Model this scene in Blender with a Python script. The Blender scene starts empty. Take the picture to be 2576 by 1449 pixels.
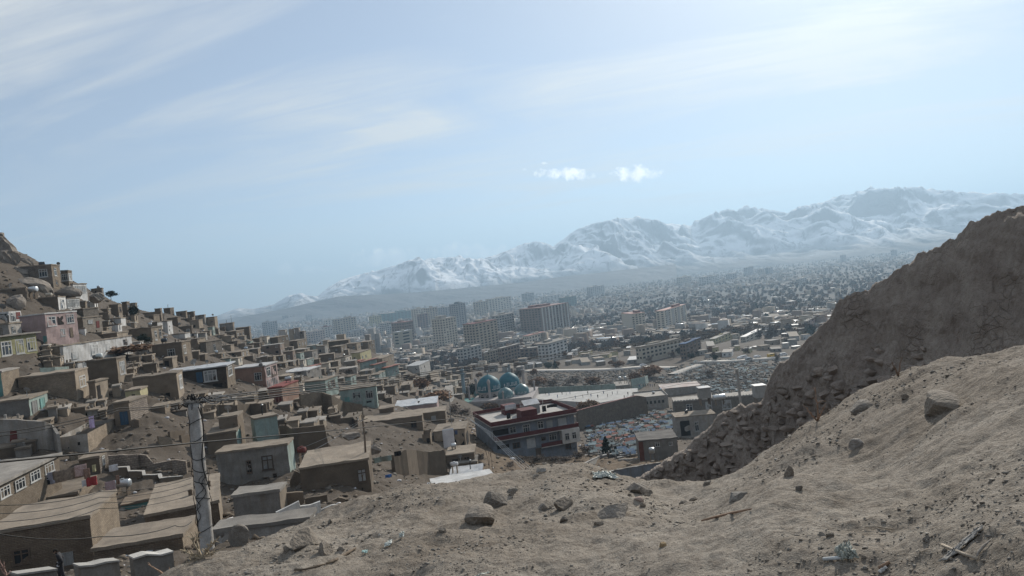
import bpy, bmesh, math, random
import numpy as np
from mathutils import Matrix, Vector
R = math.radians
random.seed(11)
S = bpy.context.scene
COL = S.collection

# ------------------------------------------------------------------ camera
F, CX, CY = 1821.0, 1288.0, 724.5           # focal length and centre for a 2576 x 1449 picture
PITCH, ROLL = R(-0.7), R(6.3)
fw = np.array([0, math.cos(PITCH), math.sin(PITCH)])
_up0 = np.array([0, -math.sin(PITCH), math.cos(PITCH)])
_r0 = np.array([1.0, 0, 0])
rt = math.cos(ROLL) * _r0 - math.sin(ROLL) * _up0
up = math.sin(ROLL) * _r0 + math.cos(ROLL) * _up0
cam = bpy.data.cameras.new('camera')
camo = bpy.data.objects.new('camera', cam)
COL.objects.link(camo)
cam.sensor_width = 36.0
cam.lens = 36.0 * F / 2576.0
cam.clip_start = 0.1
cam.clip_end = 80000
camo.matrix_world = Matrix(((rt[0], up[0], -fw[0], 0), (rt[1], up[1], -fw[1], 0), (rt[2], up[2], -fw[2], 0), (0, 0, 0, 1)))
S.camera = camo

# ------------------------------------------------------------------ sky, sun, exposure
SUN_AZ, SUN_EL = R(28), R(29)
SKY_STRENGTH, SUN_STRENGTH = 0.105, 5.0
S.view_settings.view_transform = 'Standard'
S.view_settings.look = 'None'
S.view_settings.gamma = 1
S.view_settings.use_curve_mapping = False
S.view_settings.exposure = 0.08
S.cycles.use_denoising = True
S.cycles.volume_bounces = 0
S.cycles.max_bounces = 6
S.cycles.diffuse_bounces = 3
S.cycles.caustics_reflective = False
S.cycles.caustics_refractive = False
S.cycles.sample_clamp_indirect = 4.0
sunv = (math.sin(SUN_AZ) * math.cos(SUN_EL), math.cos(SUN_AZ) * math.cos(SUN_EL), math.sin(SUN_EL))
sl = bpy.data.lights.new('sun', 'SUN')
sl.energy = SUN_STRENGTH
sl.angle = R(0.6)
sl.color = (1.0, 0.93, 0.83)
so = bpy.data.objects.new('sun', sl)
COL.objects.link(so)
so.rotation_euler = Vector((-sunv[0], -sunv[1], -sunv[2])).to_track_quat('-Z', 'Y').to_euler()

W = bpy.data.worlds.new('World')
S.world = W
W.use_nodes = True


class NT:
    """short hand for node trees"""
    def __init__(s, nt):
        s.t = nt
        nt.nodes.clear()

    def n(s, typ, **kw):
        nd = s.t.nodes.new('ShaderNode' + typ)
        for k, v in kw.items():
            if k == 'i':
                for a, b in v.items():
                    if hasattr(b, 'is_linked') or type(b).__name__ == 'NodeSocketVirtual':
                        s.t.links.new(b, nd.inputs[a])
                    else:
                        nd.inputs[a].default_value = b
            else:
                setattr(nd, k, v)
        return nd

    def math(s, op, a, b=None, c=None, clamp=False):
        nd = s.n('Math', operation=op, use_clamp=clamp)
        for k, v in enumerate((a, b, c)):
            if v is None:
                continue
            if isinstance(v, (int, float)):
                nd.inputs[k].default_value = v
            else:
                s.t.links.new(v, nd.inputs[k])
        return nd.outputs[0]

    def vmath(s, op, a, b=None):
        nd = s.n('VectorMath', operation=op)
        for k, v in enumerate((a, b)):
            if v is None:
                continue
            if isinstance(v, (tuple, list)):
                nd.inputs[k].default_value = v
            else:
                s.t.links.new(v, nd.inputs[k])
        return nd

    def mix(s, f, a, b, blend='MIX'):
        nd = s.n('Mix', data_type='RGBA', blend_type=blend)
        for k, v in ((0, f), (6, a), (7, b)):
            if isinstance(v, (int, float)):
                nd.inputs[k].default_value = v
            elif isinstance(v, (tuple, list)):
                nd.inputs[k].default_value = tuple(v) + ((1,) if len(v) == 3 else ())
            else:
                s.t.links.new(v, nd.inputs[k])
        return nd.outputs[2]

    def noise(s, vec, scale, detail=4, rough=.55, dist=0.0):
        nd = s.n('TexNoise')
        if vec is not None:
            s.t.links.new(vec, nd.inputs['Vector'])
        nd.inputs['Scale'].default_value = scale
        nd.inputs['Detail'].default_value = detail
        nd.inputs['Roughness'].default_value = rough
        nd.inputs['Distortion'].default_value = dist
        return nd.outputs[0]

    def ramp(s, f, lo, hi, clamp=True):
        nd = s.n('MapRange', clamp=clamp)
        s.t.links.new(f, nd.inputs[0])
        nd.inputs[1].default_value = lo
        nd.inputs[2].default_value = hi
        return nd.outputs[0]


def dirv(u, v):
    d = fw * F + rt * (u - CX) - up * (v - CY)
    return d / np.linalg.norm(d)


t = NT(W.node_tree)
sky = t.n('TexSky', sky_type='NISHITA', sun_disc=False, sun_elevation=SUN_EL, sun_rotation=SUN_AZ, altitude=1800.0,
          air_density=1.0, dust_density=.5, ozone_density=2.0)
tc = t.n('TexCoord').outputs['Generated']
sep = t.n('SeparateXYZ', i={0: tc})
zc = t.math('MAXIMUM', sep.outputs[2], 0.0)
den = t.math('ADD', zc, 0.10)
px = t.math('DIVIDE', sep.outputs[0], den)
py = t.math('DIVIDE', sep.outputs[1], den)
# thin high cirrus, drawn out along one direction
rot = R(-14)
sx = t.math('ADD', t.math('MULTIPLY', px, math.cos(rot)), t.math('MULTIPLY', py, math.sin(rot)))
sy = t.math('SUBTRACT', t.math('MULTIPLY', py, math.cos(rot)), t.math('MULTIPLY', px, math.sin(rot)))
cv = t.n('CombineXYZ', i={0: t.math('MULTIPLY', sx, 0.42), 1: t.math('MULTIPLY', sy, 0.95), 2: 3.1}).outputs[0]
c1 = t.noise(cv, 1.15, 7, .56, .9)
cv2 = t.n('CombineXYZ', i={0: t.math('MULTIPLY', sx, 0.30), 1: t.math('MULTIPLY', sy, 0.42), 2: 7.7}).outputs[0]
c2 = t.noise(cv2, 0.75, 4, .5, .4)
cirr = t.math('MULTIPLY', t.ramp(c1, .42, .61), t.ramp(c2, .30, .62))
cv3 = t.n('CombineXYZ', i={0: t.math('MULTIPLY', sx, 0.35), 1: t.math('MULTIPLY', sy, 2.4), 2: 1.3}).outputs[0]
c3 = t.noise(cv3, 1.7, 7, .62, 1.2)
cirr = t.math('MULTIPLY', cirr, t.math('ADD', t.math('MULTIPLY', t.ramp(c3, .36, .66), .75), .4))
cirr = t.math('MULTIPLY', cirr, t.ramp(sep.outputs[2], .01, .10))
cirr = t.math('ADD', t.math('MULTIPLY', cirr, .70), .32, clamp=True)
dsun = t.vmath('DOT_PRODUCT', tc, sunv).outputs['Value']
dsun = t.math('MAXIMUM', dsun, 0.0)
aur = t.math('POWER', dsun, 14.0)
aur2 = t.math('POWER', dsun, 90.0)
cb = t.math('ADD', t.math('MULTIPLY', aur, 3.4), 6.8)
cb = t.math('ADD', cb, t.math('MULTIPLY', aur2, 6.0))
ccol = t.n('VectorMath', operation='SCALE', i={0: (0.97, 0.99, 1.0), 3: cb}).outputs[0]
cirr = t.math('ADD', cirr, t.math('MULTIPLY', aur, .5), clamp=True)
sk = t.mix(cirr, sky.outputs[0], ccol)
# small cumulus puffs low over the range: (direction, half width, half height)
puff = None
pnz = t.noise(tc, 70, 6, .62)
warp = t.n('TexNoise', i={'Scale': 52.0, 'Detail': 6.0, 'Roughness': .66})
t.t.links.new(tc, warp.inputs['Vector'])
wv = t.vmath('SUBTRACT', warp.outputs['Color'], (.5, .5, .5)).outputs[0]
for (u, v, w, h, k) in ((1425, 438, 80, 17, 1.0), (1598, 436, 62, 19, 1.0), (985, 650, 100, 26, 1.0), (1190, 634, 125, 20, 1.0),
                        (716, 678, 26, 13, .6), (800, 680, 48, 9, .4), (1150, 612, 24, 5, .4), (1372, 409, 9, 4, .5), (1320, 428, 9, 4, .35)):
    d0 = dirv(u, v)
    ax = rt.copy(); ax = ax - d0 * ax.dot(d0); ax /= np.linalg.norm(ax)
    ay = np.cross(ax, d0)
    w2 = t.vmath('SCALE', wv); w2.inputs[3].default_value = .018 if w > 20 else .008
    q = t.vmath('ADD', tc, w2.outputs[0]).outputs[0]
    a = t.math('DIVIDE', t.vmath('DOT_PRODUCT', q, tuple(ax)).outputs['Value'], w / F)
    b0 = t.math('SUBTRACT', t.vmath('DOT_PRODUCT', q, tuple(ay)).outputs['Value'], 0.0)
    b = t.math('DIVIDE', b0, h / F)
    r2 = t.math('ADD', t.math('MULTIPLY', a, a), t.math('MULTIPLY', b, b))
    front = t.math('GREATER_THAN', t.vmath('DOT_PRODUCT', tc, tuple(d0)).outputs['Value'], 0.5)
    m = t.math('ADD', t.math('SUBTRACT', 1.0, r2), t.math('MULTIPLY', t.math('SUBTRACT', pnz, .5), 4.2))
    m = t.math('MULTIPLY', t.ramp(m, .0, 1.1), front)
    m = t.math('MULTIPLY', m, k)
    puff = m if puff is None else t.math('MAXIMUM', puff, m)
shade = t.noise(tc, 75, 4, .6)
pcol = t.n('VectorMath', operation='SCALE', i={0: (1.0, 0.985, 0.95), 3: t.math('ADD', t.math('MULTIPLY', shade, 12.0), 7.5)}).outputs[0]
sk = t.mix(puff, sk, pcol)
bg = t.n('Background', i={0: sk, 1: SKY_STRENGTH})
wo = t.n('OutputWorld', i={0: bg.outputs[0]})

# ------------------------------------------------------------------ geometry helpers
KC = 4.028
ORG = {'1': (0, 575.1), '2': (0, 894.6), '3': (0, 1089.5), '4': (447.3, 894.6), '5': (447.3, 1089.5), '8': (511.2, 639.0),
       '16': (1022.4, 702.9), 'r': (1022.4, 894.6), '23': (1469.6, 575.1), 'b': (1469.6, 862.6), '17': (1086.3, 1089.5),
       '24': (1533.5, 1089.5), '30': (1937.4, 766.8), '31': (1937.4, 1089.5), 's': (1937.4, 415.3)}


def Bp(c, x, y):
    """a place measured in an enlarged piece of the photograph -> whole-picture coordinates"""
    if c == 'B':
        return x, y
    if c == 'z5':
        return 1163 + x / 8.063, 984 + y / 8.063
    if c == 'm':
        return 1150.2 + x / 10.08, 913.7 + y / 10.08
    o = ORG[c]
    return o[0] + x / KC, o[1] + y / KC


def ray(u, v):
    """unit horizontal direction and slope of the line of sight"""
    d = fw * F + rt * (u - CX) - up * (v - CY)
    h = math.hypot(d[0], d[1])
    return d[0] / h, d[1] / h, d[2] / h


def P(u, v, D):
    a, b, e = ray(u, v)
    return np.array([a * D, b * D, e * D])


def proj(p):
    z = p.dot(fw)
    return CX + F * p.dot(rt) / z, CY - F * p.dot(up) / z


def sstep(x, a, b):
    q = np.clip((x - a) / (b - a), 0, 1)
    return q * q * (3 - 2 * q)


def pn(x, y, seed=0):
    x = np.asarray(x, dtype=np.float64); y = np.asarray(y, dtype=np.float64)
    xi = np.floor(x).astype(np.int64); yi = np.floor(y).astype(np.int64)
    xf = x - xi; yf = y - yi

    def g(ix, iy, fx, fy):
        h = (ix * 374761393 + iy * 668265263 + seed * 144269504) & 0xffffffff
        h = ((h ^ (h >> 13)) * 1274126177) & 0xffffffff
        h = h ^ (h >> 16)
        a = (h & 0xffff) / 65536.0 * 2 * math.pi
        return np.cos(a) * fx + np.sin(a) * fy
    u = xf * xf * xf * (xf * (xf * 6 - 15) + 10); v = yf * yf * yf * (yf * (yf * 6 - 15) + 10)
    a = g(xi, yi, xf, yf); b = g(xi + 1, yi, xf - 1, yf); c = g(xi, yi + 1, xf, yf - 1); d = g(xi + 1, yi + 1, xf - 1, yf - 1)
    return (a + (b - a) * u) * (1 - v) + (c + (d - c) * u) * v


def fbm(x, y, o=4, seed=0, gain=.5):
    s = 0; a = 1.0
    for k in range(o):
        s = s + a * pn(x * 2 ** k + 17.3 * k, y * 2 ** k - 9.1 * k, seed + k); a *= gain
    return s


def ridged(x, y, o=4, seed=0, gain=.5):
    s = 0; a = 1.0; n = 0
    for k in range(o):
        s = s + a * (1 - np.abs(pn(x * 2 ** k + 7.3 * k, y * 2 ** k + 3.1 * k, seed + k)) * 2); n += a; a *= gain
    return s / n


def np_mesh(name, V, Fc, mats, smooth=False):
    """mesh from numpy vertices and faces that all have the same number of corners"""
    V = np.asarray(V, dtype=np.float32).reshape(-1, 3)
    Fc = np.asarray(Fc, dtype=np.int32)
    k = Fc.shape[1]
    me = bpy.data.meshes.new(name)
    me.vertices.add(len(V)); me.vertices.foreach_set('co', V.ravel())
    me.loops.add(Fc.size); me.loops.foreach_set('vertex_index', Fc.ravel())
    me.polygons.add(len(Fc)); me.polygons.foreach_set('loop_start', np.arange(0, Fc.size, k, dtype=np.int32))
    for m in (mats if isinstance(mats, (list, tuple)) else [mats]):
        me.materials.append(m)
    if smooth:
        me.polygons.foreach_set('use_smooth', np.ones(len(Fc), dtype=bool))
    me.update(calc_edges=True)
    return me


def gridF(nr, nc):
    i = np.arange(nr - 1)[:, None] * nc + np.arange(nc - 1)[None, :]
    return np.stack([i, i + 1, i + nc + 1, i + nc], -1).reshape(-1, 4)


def obj(name, me, parent=None, loc=None, rz=0, sc=None, rot=None):
    o = bpy.data.objects.new(name, me)
    COL.objects.link(o)
    if parent is not None:
        o.parent = parent
    if loc is not None:
        o.location = [float(q) for q in loc]
    if rot is not None:
        o.rotation_euler = rot
    elif rz:
        o.rotation_euler = (0, 0, rz)
    if sc is not None:
        o.scale = sc
    return o


USED = {}


def tag(o, label=None, cat=None, group=None, kind=None):
    if label:
        o['label'] = label
    if cat:
        o['category'] = cat
    if group:
        o['group'] = group
    if kind:
        o['kind'] = kind
    return o


def thing(name, label, cat, loc=(0, 0, 0), rz=0, group=None):
    return tag(obj(name, None, None, loc, rz), label, cat, group)


class MB:
    def __init__(s):
        s.v = []; s.f = []; s.m = []

    def box(s, x0, x1, y0, y1, z0, z1, m=0):
        b = len(s.v)
        s.v += [(x0, y0, z0), (x1, y0, z0), (x1, y1, z0), (x0, y1, z0), (x0, y0, z1), (x1, y0, z1), (x1, y1, z1), (x0, y1, z1)]
        s.f += [(b, b + 3, b + 2, b + 1), (b + 4, b + 5, b + 6, b + 7), (b, b + 1, b + 5, b + 4), (b + 1, b + 2, b + 6, b + 5),
                (b + 2, b + 3, b + 7, b + 6), (b + 3, b, b + 4, b + 7)]
        s.m += [m] * 6
        return s

    def poly(s, pts, m=0):
        b = len(s.v)
        s.v += [tuple(q) for q in pts]
        s.f.append(tuple(range(b, b + len(pts))))
        s.m.append(m)
        return s

    def tube(s, pts, rad, n=6, m=0, cap=True):
        pts = [Vector([float(c) for c in q]) for q in pts]
        rads = rad if isinstance(rad, (list, tuple)) else [rad] * len(pts)
        b = len(s.v)
        prev = None
        for i, q in enumerate(pts):
            d = (pts[min(i + 1, len(pts) - 1)] - pts[max(i - 1, 0)])
            if d.length < 1e-9:
                d = Vector((0, 0, 1))
            d.normalize()
            a = d.orthogonal().normalized() if prev is None else (prev - d * prev.dot(d))
            if a.length < 1e-6:
                a = d.orthogonal()
            a.normalize(); prev = a
            c = d.cross(a)
            for k in range(n):
                w = 2 * math.pi * k / n
                s.v.append(tuple(q + (a * math.cos(w) + c * math.sin(w)) * rads[i]))
        for i in range(len(pts) - 1):
            for k in range(n):
                k2 = (k + 1) % n
                s.f.append((b + i * n + k, b + i * n + k2, b + (i + 1) * n + k2, b + (i + 1) * n + k)); s.m.append(m)
        if cap:
            s.f.append(tuple(b + k for k in reversed(range(n)))); s.m.append(m)
            e = b + (len(pts) - 1) * n
            s.f.append(tuple(e + k for k in range(n))); s.m.append(m)
        return s

    def lathe(s, prof, n=24, c=(0, 0, 0), m=0):
        b = len(s.v)
        for (r, z) in prof:
            for k in range(n):
                w = 2 * math.pi * k / n
                s.v.append((c[0] + r * math.cos(w), c[1] + r * math.sin(w), c[2] + z))
        for i in range(len(prof) - 1):
            for k in range(n):
                k2 = (k + 1) % n
                s.f.append((b + i * n + k, b + i * n + k2, b + (i + 1) * n + k2, b + (i + 1) * n + k)); s.m.append(m)
        return s

    def mesh(s, name, mats, smooth=False):
        me = bpy.data.meshes.new(name)
        me.from_pydata(s.v, [], s.f)
        for q in (mats if isinstance(mats, (list, tuple)) else [mats]):
            me.materials.append(q)
        if any(s.m):
            me.polygons.foreach_set('material_index', s.m)
        if smooth:
            me.polygons.foreach_set('use_smooth', [True] * len(s.f))
        me.update()
        return me


# ------------------------------------------------------------------ materials
MATS = {}


def M(name, col, col2=None, rough=.9, scale=.7, fine=9.0, bump=.25, metallic=0.0, brick=None, var=.27, spec=.25, streak=0.0, lo=.36, hi=.64):
    """procedural surface: two tones broken up by coarse and fine noise, each object a little lighter or darker"""
    if name in MATS:
        return MATS[name]
    m = bpy.data.materials.new(name)
    m.use_nodes = True
    t = NT(m.node_tree)
    col2 = col2 or tuple(c * .72 for c in col)
    geo = t.n('NewGeometry').outputs['Position']
    n1 = t.noise(geo, scale, 6, .6)
    n2 = t.noise(geo, fine, 4, .6)
    c = t.mix(t.ramp(n1, lo, hi), col2, col)
    c = t.mix(t.math('MULTIPLY', t.ramp(n2, .35, .7), .5), c, tuple(q * .62 for q in col2))
    hgt = n2
    if brick:
        oc = t.n('TexCoord').outputs['Object']
        s2 = t.n('SeparateXYZ', i={0: oc})
        uv = t.n('CombineXYZ', i={0: t.math('ADD', s2.outputs[0], s2.outputs[1]), 1: s2.outputs[2]}).outputs[0]
        wob = t.n('TexNoise', i={'Vector': oc, 'Scale': 2.2, 'Detail': 3.0})
        wv = t.vmath('SCALE', wob.outputs['Color']); wv.inputs[3].default_value = .12
        uv = t.vmath('ADD', uv, wv.outputs[0]).outputs[0]
        bt = t.n('TexBrick', i={'Vector': uv, 'Color1': (1, 1, 1, 1), 'Color2': (.72, .70, .68, 1), 'Mortar': (.5, .48, .46, 1), 'Scale': 1.0,
                                'Mortar Size': brick[2], 'Brick Width': brick[0], 'Row Height': brick[1], 'Mortar Smooth': .3})
        c = t.mix(.85, c, bt.outputs[0], 'MULTIPLY')
        hgt = t.math('SUBTRACT', n2, t.math('MULTIPLY', bt.outputs[1], .8))
    if streak:
        s3 = t.n('SeparateXYZ', i={0: geo})
        sv = t.n('CombineXYZ', i={0: t.math('MULTIPLY', s3.outputs[0], 1.6), 1: t.math('MULTIPLY', s3.outputs[1], 1.6), 2: t.math('MULTIPLY', s3.outputs[2], .22)}).outputs[0]
        n3 = t.noise(sv, 1.0, 5, .65)
        c = t.mix(t.math('MULTIPLY', t.ramp(n3, .48, .68), streak), c, (.16, .125, .09))
    if var:
        rnd = t.n('ObjectInfo').outputs['Random']
        k = t.math('ADD', t.math('MULTIPLY', rnd, var * 2), 1 - var)
        c = t.n('VectorMath', operation='SCALE', i={0: c, 3: k}).outputs[0]
    bs = t.n('BsdfPrincipled', i={'Base Color': c, 'Roughness': rough, 'Metallic': metallic, 'Specular IOR Level': spec})
    if bump:
        bp = t.n('Bump', i={'Height': hgt, 'Strength': bump, 'Distance': .06})
        t.t.links.new(bp.outputs[0], bs.inputs['Normal'])
    t.n('OutputMaterial', i={0: bs.outputs[0]})
    MATS[name] = m
    return m


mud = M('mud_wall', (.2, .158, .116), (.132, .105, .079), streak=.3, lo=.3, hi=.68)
mudl = M('pale_and_sunlit_mud', (.305, .252, .192), (.205, .168, .128), streak=.35)  # tan houses; on right faces of darker houses it paints in sunlight
mudbrick = M('mud_brick_wall', (.325, .265, .198), (.225, .182, .136), brick=(.42, .16, .018), bump=.6)
greybrick = M('grey_brick_wall', (.29, .255, .215), (.21, .185, .155), brick=(.5, .22, .03), bump=.6)
stonew = M('rubble_stone_wall', (.34, .29, .24), (.2, .17, .145), brick=(.5, .3, .05), bump=.8)
plast = M('grey_plaster', (.30, .285, .262), (.2, .185, .165), streak=.55)
white = M('whitewash', (.66, .66, .64), (.5, .49, .47), streak=.45, var=.12)
cream = M('cream_render', (.58, .53, .44), (.48, .43, .355), streak=.15, var=.12)
pink = M('pink_render', (.44, .33, .31), (.34, .255, .24), streak=.2, var=.05)
olive = M('olive_render', (.29, .275, .15), (.22, .21, .115), streak=.15, var=.05)
mint = M('mint_render', (.33, .41, .375), (.23, .285, .26), streak=.45, var=.08)
tealw = M('teal_paint', (.16, .33, .31), (.11, .24, .225), streak=.3, var=.1)
terra = M('terracotta_render', (.31, .195, .145), (.235, .15, .113), streak=.25, var=.08)
yellow = M('pale_yellow_render', (.5, .46, .27), (.42, .38, .23), streak=.3, var=.05)
bluegrey = M('blue_grey_render', (.24, .27, .31), (.165, .185, .21), streak=.4, var=.06)
conc = M('concrete', (.42, .405, .375), (.33, .315, .29), streak=.3)
concl = M('pale_concrete', (.47, .455, .425), (.36, .345, .32), streak=.2)
redp = M('dark_red_paint', (.105, .022, .022), (.08, .016, .016), rough=.7, var=.05, streak=.1)
redp2 = M('red_paint', (.20, .05, .04), (.15, .04, .032), rough=.7)
roofm = M('mud_roof', (.275, .23, .18), (.165, .137, .107), lo=.3, hi=.7, scale=.6, bump=.35, streak=.0)
roofg = M('grey_roof', (.34, .315, .28), (.24, .22, .195), scale=.5, bump=.25)
roofw = M('white_roof', (.52, .51, .49), (.38, .37, .355), scale=.6, bump=.1, rough=.5)
metalr = M('sheet_metal_roof', (.48, .49, .5), (.34, .345, .35), rough=.5, metallic=.15, bump=.1)
redroof = M('red_tin_roof', (.29, .115, .075), (.21, .085, .058), rough=.6)
greenclad = M('green_cladding', (.10, .2, .19), (.07, .15, .145), rough=.5)
darkclad = M('dark_glass_cladding', (.07, .085, .10), (.05, .06, .07), rough=.3)
frame_w = M('white_window_frame', (.48, .48, .46), (.36, .36, .345), bump=0, rough=.6)
frame_d = M('wood_window_frame', (.13, .095, .07), (.10, .075, .055), bump=0, rough=.7)
glass = M('window_glass', (.035, .042, .048), (.02, .024, .028), bump=0, rough=.12, var=.6, spec=.5)
curtain = M('curtained_pane', (.42, .43, .42), (.28, .29, .29), bump=0, rough=.3, var=.4)
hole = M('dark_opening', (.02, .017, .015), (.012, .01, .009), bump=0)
doorred = M('red_door', (.17, .05, .045), (.12, .035, .03), bump=0, streak=.3)
doorblue = M('blue_door', (.07, .14, .22), (.05, .1, .16), bump=0, streak=.3)
doorgrey = M('grey_door', (.3, .3, .29), (.22, .22, .21), bump=0, streak=.3)
wood = M('weathered_wood', (.22, .175, .13), (.15, .115, .085), bump=.4, fine=20)
concp = M('pole_concrete', (.46, .45, .43), (.30, .29, .275), scale=2.5, fine=22, bump=.3, streak=.55)
black = M('black_cable', (.018, .018, .018), (.012, .012, .012), bump=0, rough=.6)
steel = M('galvanised_steel', (.55, .57, .58), (.42, .44, .45), metallic=.6, rough=.4, bump=.05)
paleplastic = M('pale_plastic', (.68, .71, .69), (.52, .56, .54), rough=.4, bump=.1, var=.08)
tilet = M('turquoise_tile', (.045, .155, .19), (.028, .108, .138), rough=.55, scale=.35, fine=3.0, bump=.08, spec=.12, var=0)
tilel = M('worn_pale_tile', (.13, .215, .22), (.055, .135, .15), rough=.6, scale=.5, fine=2.5, bump=.08, spec=.4, var=0)
mosq = M('shrine_stone', (.42, .385, .365), (.31, .285, .275), streak=.2, var=.04)
whitep = M('white_lettering', (.6, .62, .62), (.5, .52, .52), bump=0, var=0)
rockm = M('grey_rock', (.27, .244, .21), (.185, .165, .142), scale=3.0, fine=26, bump=.7, var=.18)
rockt = M('tan_rock', (.29, .252, .207), (.195, .168, .138), scale=3.0, fine=26, bump=.7, var=.15)
cliffm = M('outcrop_rock', (.30, .26, .215), (.15, .13, .112), scale=.35, fine=2.6, bump=.9, var=.1)
twigm = M('dry_twig', (.30, .2, .14), (.22, .15, .105), bump=0)
barkm = M('bare_bark', (.17, .14, .115), (.12, .098, .08), bump=0)
leafbrown = M('dry_brown_leaves', (.26, .15, .085), (.16, .095, .055), bump=0, scale=.9, var=.3)
leafgrey = M('bare_twig_mass', (.17, .135, .11), (.11, .09, .075), bump=0, scale=.5, var=.3)
leafgreen = M('conifer_needles', (.026, .042, .028), (.016, .026, .018), bump=0, scale=.9, var=.2)

# ------------------------------------------------------------------ the lie of the land
CP = []
SCL = 1.22                                  # whole-valley scale against my first guess of the distances


def SD(D):
    return D * (1 + (SCL - 1) * float(sstep(math.log(D), math.log(16), math.log(42))))



def cp(u, v, D):
    a, b, e = ray(u, v)
    CP.append((math.degrees(math.atan2(a, b)), SD(D), e))


def cz(u, D, z):
    a, b, e = ray(u, 800)
    CP.append((math.degrees(math.atan2(a, b)), SD(D), z / D))


def ca(az, D, z):
    CP.append((az, SD(D), z / D))


for q in ((430, 1449, 8), (560, 1400, 9), (700, 1347, 10), (860, 1282, 10.5), (1000, 1236, 11), (1200, 1213, 11.5), (1400, 1171, 12.5),
          (1500, 1182, 12), (1600, 1214, 11.3), (1700, 1221, 11), (1850, 1201, 10.5), (2000, 1111, 10.5), (2150, 1011, 10.5), (2300, 926, 10), (2450, 905, 9), (2576, 886, 8),
          (2750, 872, 7.5), (600, 1449, 5.9), (900, 1449, 5.0), (1288, 1449, 4.3), (1700, 1449, 3.9), (2100, 1449, 3.4), (2576, 1449, 2.9),
          (1288, 1300, 7), (900, 1360, 7), (1700, 1320, 6.4), (2200, 1200, 5.7), (2450, 1150, 4.9),
          (520, 1402, 26), (150, 1495, 36), (150, 1428, 60), (400, 1420, 45), (75, 1262, 85), (300, 1232, 85), (620, 1216, 88), (800, 1240, 68), (950, 1192, 90),
          (100, 1135, 95), (300, 1105, 100), (400, 1060, 105), (440, 1130, 98), (250, 1000, 120), (100, 1000, 115), (100, 900, 135), (300, 900, 150),
          (500, 1000, 125), (500, 900, 175), (650, 970, 150), (750, 1060, 120), (850, 1050, 135), (1000, 1045, 150), (1100, 1075, 145),
          (100, 800, 165), (100, 722, 185), (20, 650, 200), (-80, 600, 215), (190, 745, 200), (300, 800, 210), (300, 765, 250), (450, 850, 230), (450, 795, 300), (600, 900, 240),
          (600, 845, 330), (700, 950, 190), (680, 870, 330), (750, 885, 320), (850, 950, 240), (900, 872, 380), (1000, 930, 320), (1000, 1000, 210), (1150, 1000, 300), (1250, 1030, 306),
          (1500, 950, 420), (1550, 1080, 225), (1700, 1000, 307), (1850, 920, 400), (1480, 1140, 165), (1620, 1135, 150), (1340, 1147, 150), (1240, 1132, 146), (1180, 1150, 125)):
    cp(*q)
for q in ((200, 14, -6.0), (200, 22, -9.0), (430, 14, -5.5), (400, 22, -8.5), (400, 32, -11.8), (860, 20, -6.7), (860, 45, -13.3), (1100, 25, -8.5), (1100, 60, -19), (1100, 100, -29.5), (1300, 25, -8.5), (1300, 60, -20), (1300, 100, -29.5),
          (1500, 20, -7), (1500, 60, -20.5), (1700, 18, -6.5), (1700, 30, -10.5), (1700, 60, -21), (1650, 115, -32), (2000, 17, -5.6), (2000, 30, -9.5), (2000, 100, -34), (2000, 200, -52),
          (2400, 14, -3.4), (2400, 25, -5.5), (2400, 60, -20), (2400, 200, -55), (2100, 320, -60), (2400, 400, -64),
          (300, 400, -18), (300, 650, -75), (600, 480, -45), (600, 700, -78), (900, 500, -55), (900, 700, -76), (0, 320, 24), (0, 600, -40), (1200, 600, -71), (1600, 600, -70), (2000, 600, -71),
          (1300, 400, -59)):
    cz(*q)
for q in ((-45, 3, -2.0), (-45, 10, -5), (-45, 30, -12), (-45, 80, -14), (-45, 170, 12), (-45, 350, 40), (-45, 700, -30), (-70, 3, -2), (-70, 10, -4.5), (-70, 40, -8), (-70, 150, 15), (-70, 400, 40), (-70, 700, -20),
          (48, 3, -1.45), (48, 9, -1.5), (48, 20, -1.6), (48, 60, -6), (48, 200, -35), (48, 600, -70), (70, 3, -1.5), (70, 10, -1.0), (70, 40, 3), (70, 150, 2), (70, 600, -60),
          (-25, 1.2, -1.75), (0, 1.2, -1.66), (25, 1.2, -1.6), (60, 1.2, -1.6), (-60, 1.2, -1.7)):
    ca(*q)
CPa = np.array(CP)
AZS, LRS = 13.0, 1.0
XA = np.stack([CPa[:, 0] / AZS, np.log(CPa[:, 1]) * LRS], 1)


def _tps(r2):
    return np.where(r2 > 1e-12, .5 * r2 * np.log(np.maximum(r2, 1e-12)), 0)


_n = len(XA)
_K = _tps(((XA[:, None, :] - XA[None, :, :]) ** 2).sum(-1)) + np.eye(_n) * 4e-4
_Pm = np.concatenate([np.ones((_n, 1)), XA], 1)
_A = np.block([[_K, _Pm], [_Pm.T, np.zeros((3, 3))]])
_w = np.linalg.solve(_A, np.concatenate([CPa[:, 2], np.zeros(3)]))
TA = np.linspace(-70, 70, 281)
TL = np.linspace(math.log(1.0), math.log(1300.0), 360)
_g = np.stack(np.meshgrid(TA / AZS, TL, indexing='ij'), -1).reshape(-1, 2)
TAB = np.empty(len(_g))
for _i in range(0, len(_g), 5000):
    q = _g[_i:_i + 5000]
    TAB[_i:_i + 5000] = _tps(((q[:, None, :] - XA[None]) ** 2).sum(-1)) @ _w[:_n] + _w[_n] + q @ _w[_n + 1:]
TAB = TAB.reshape(281, 360)


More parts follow.
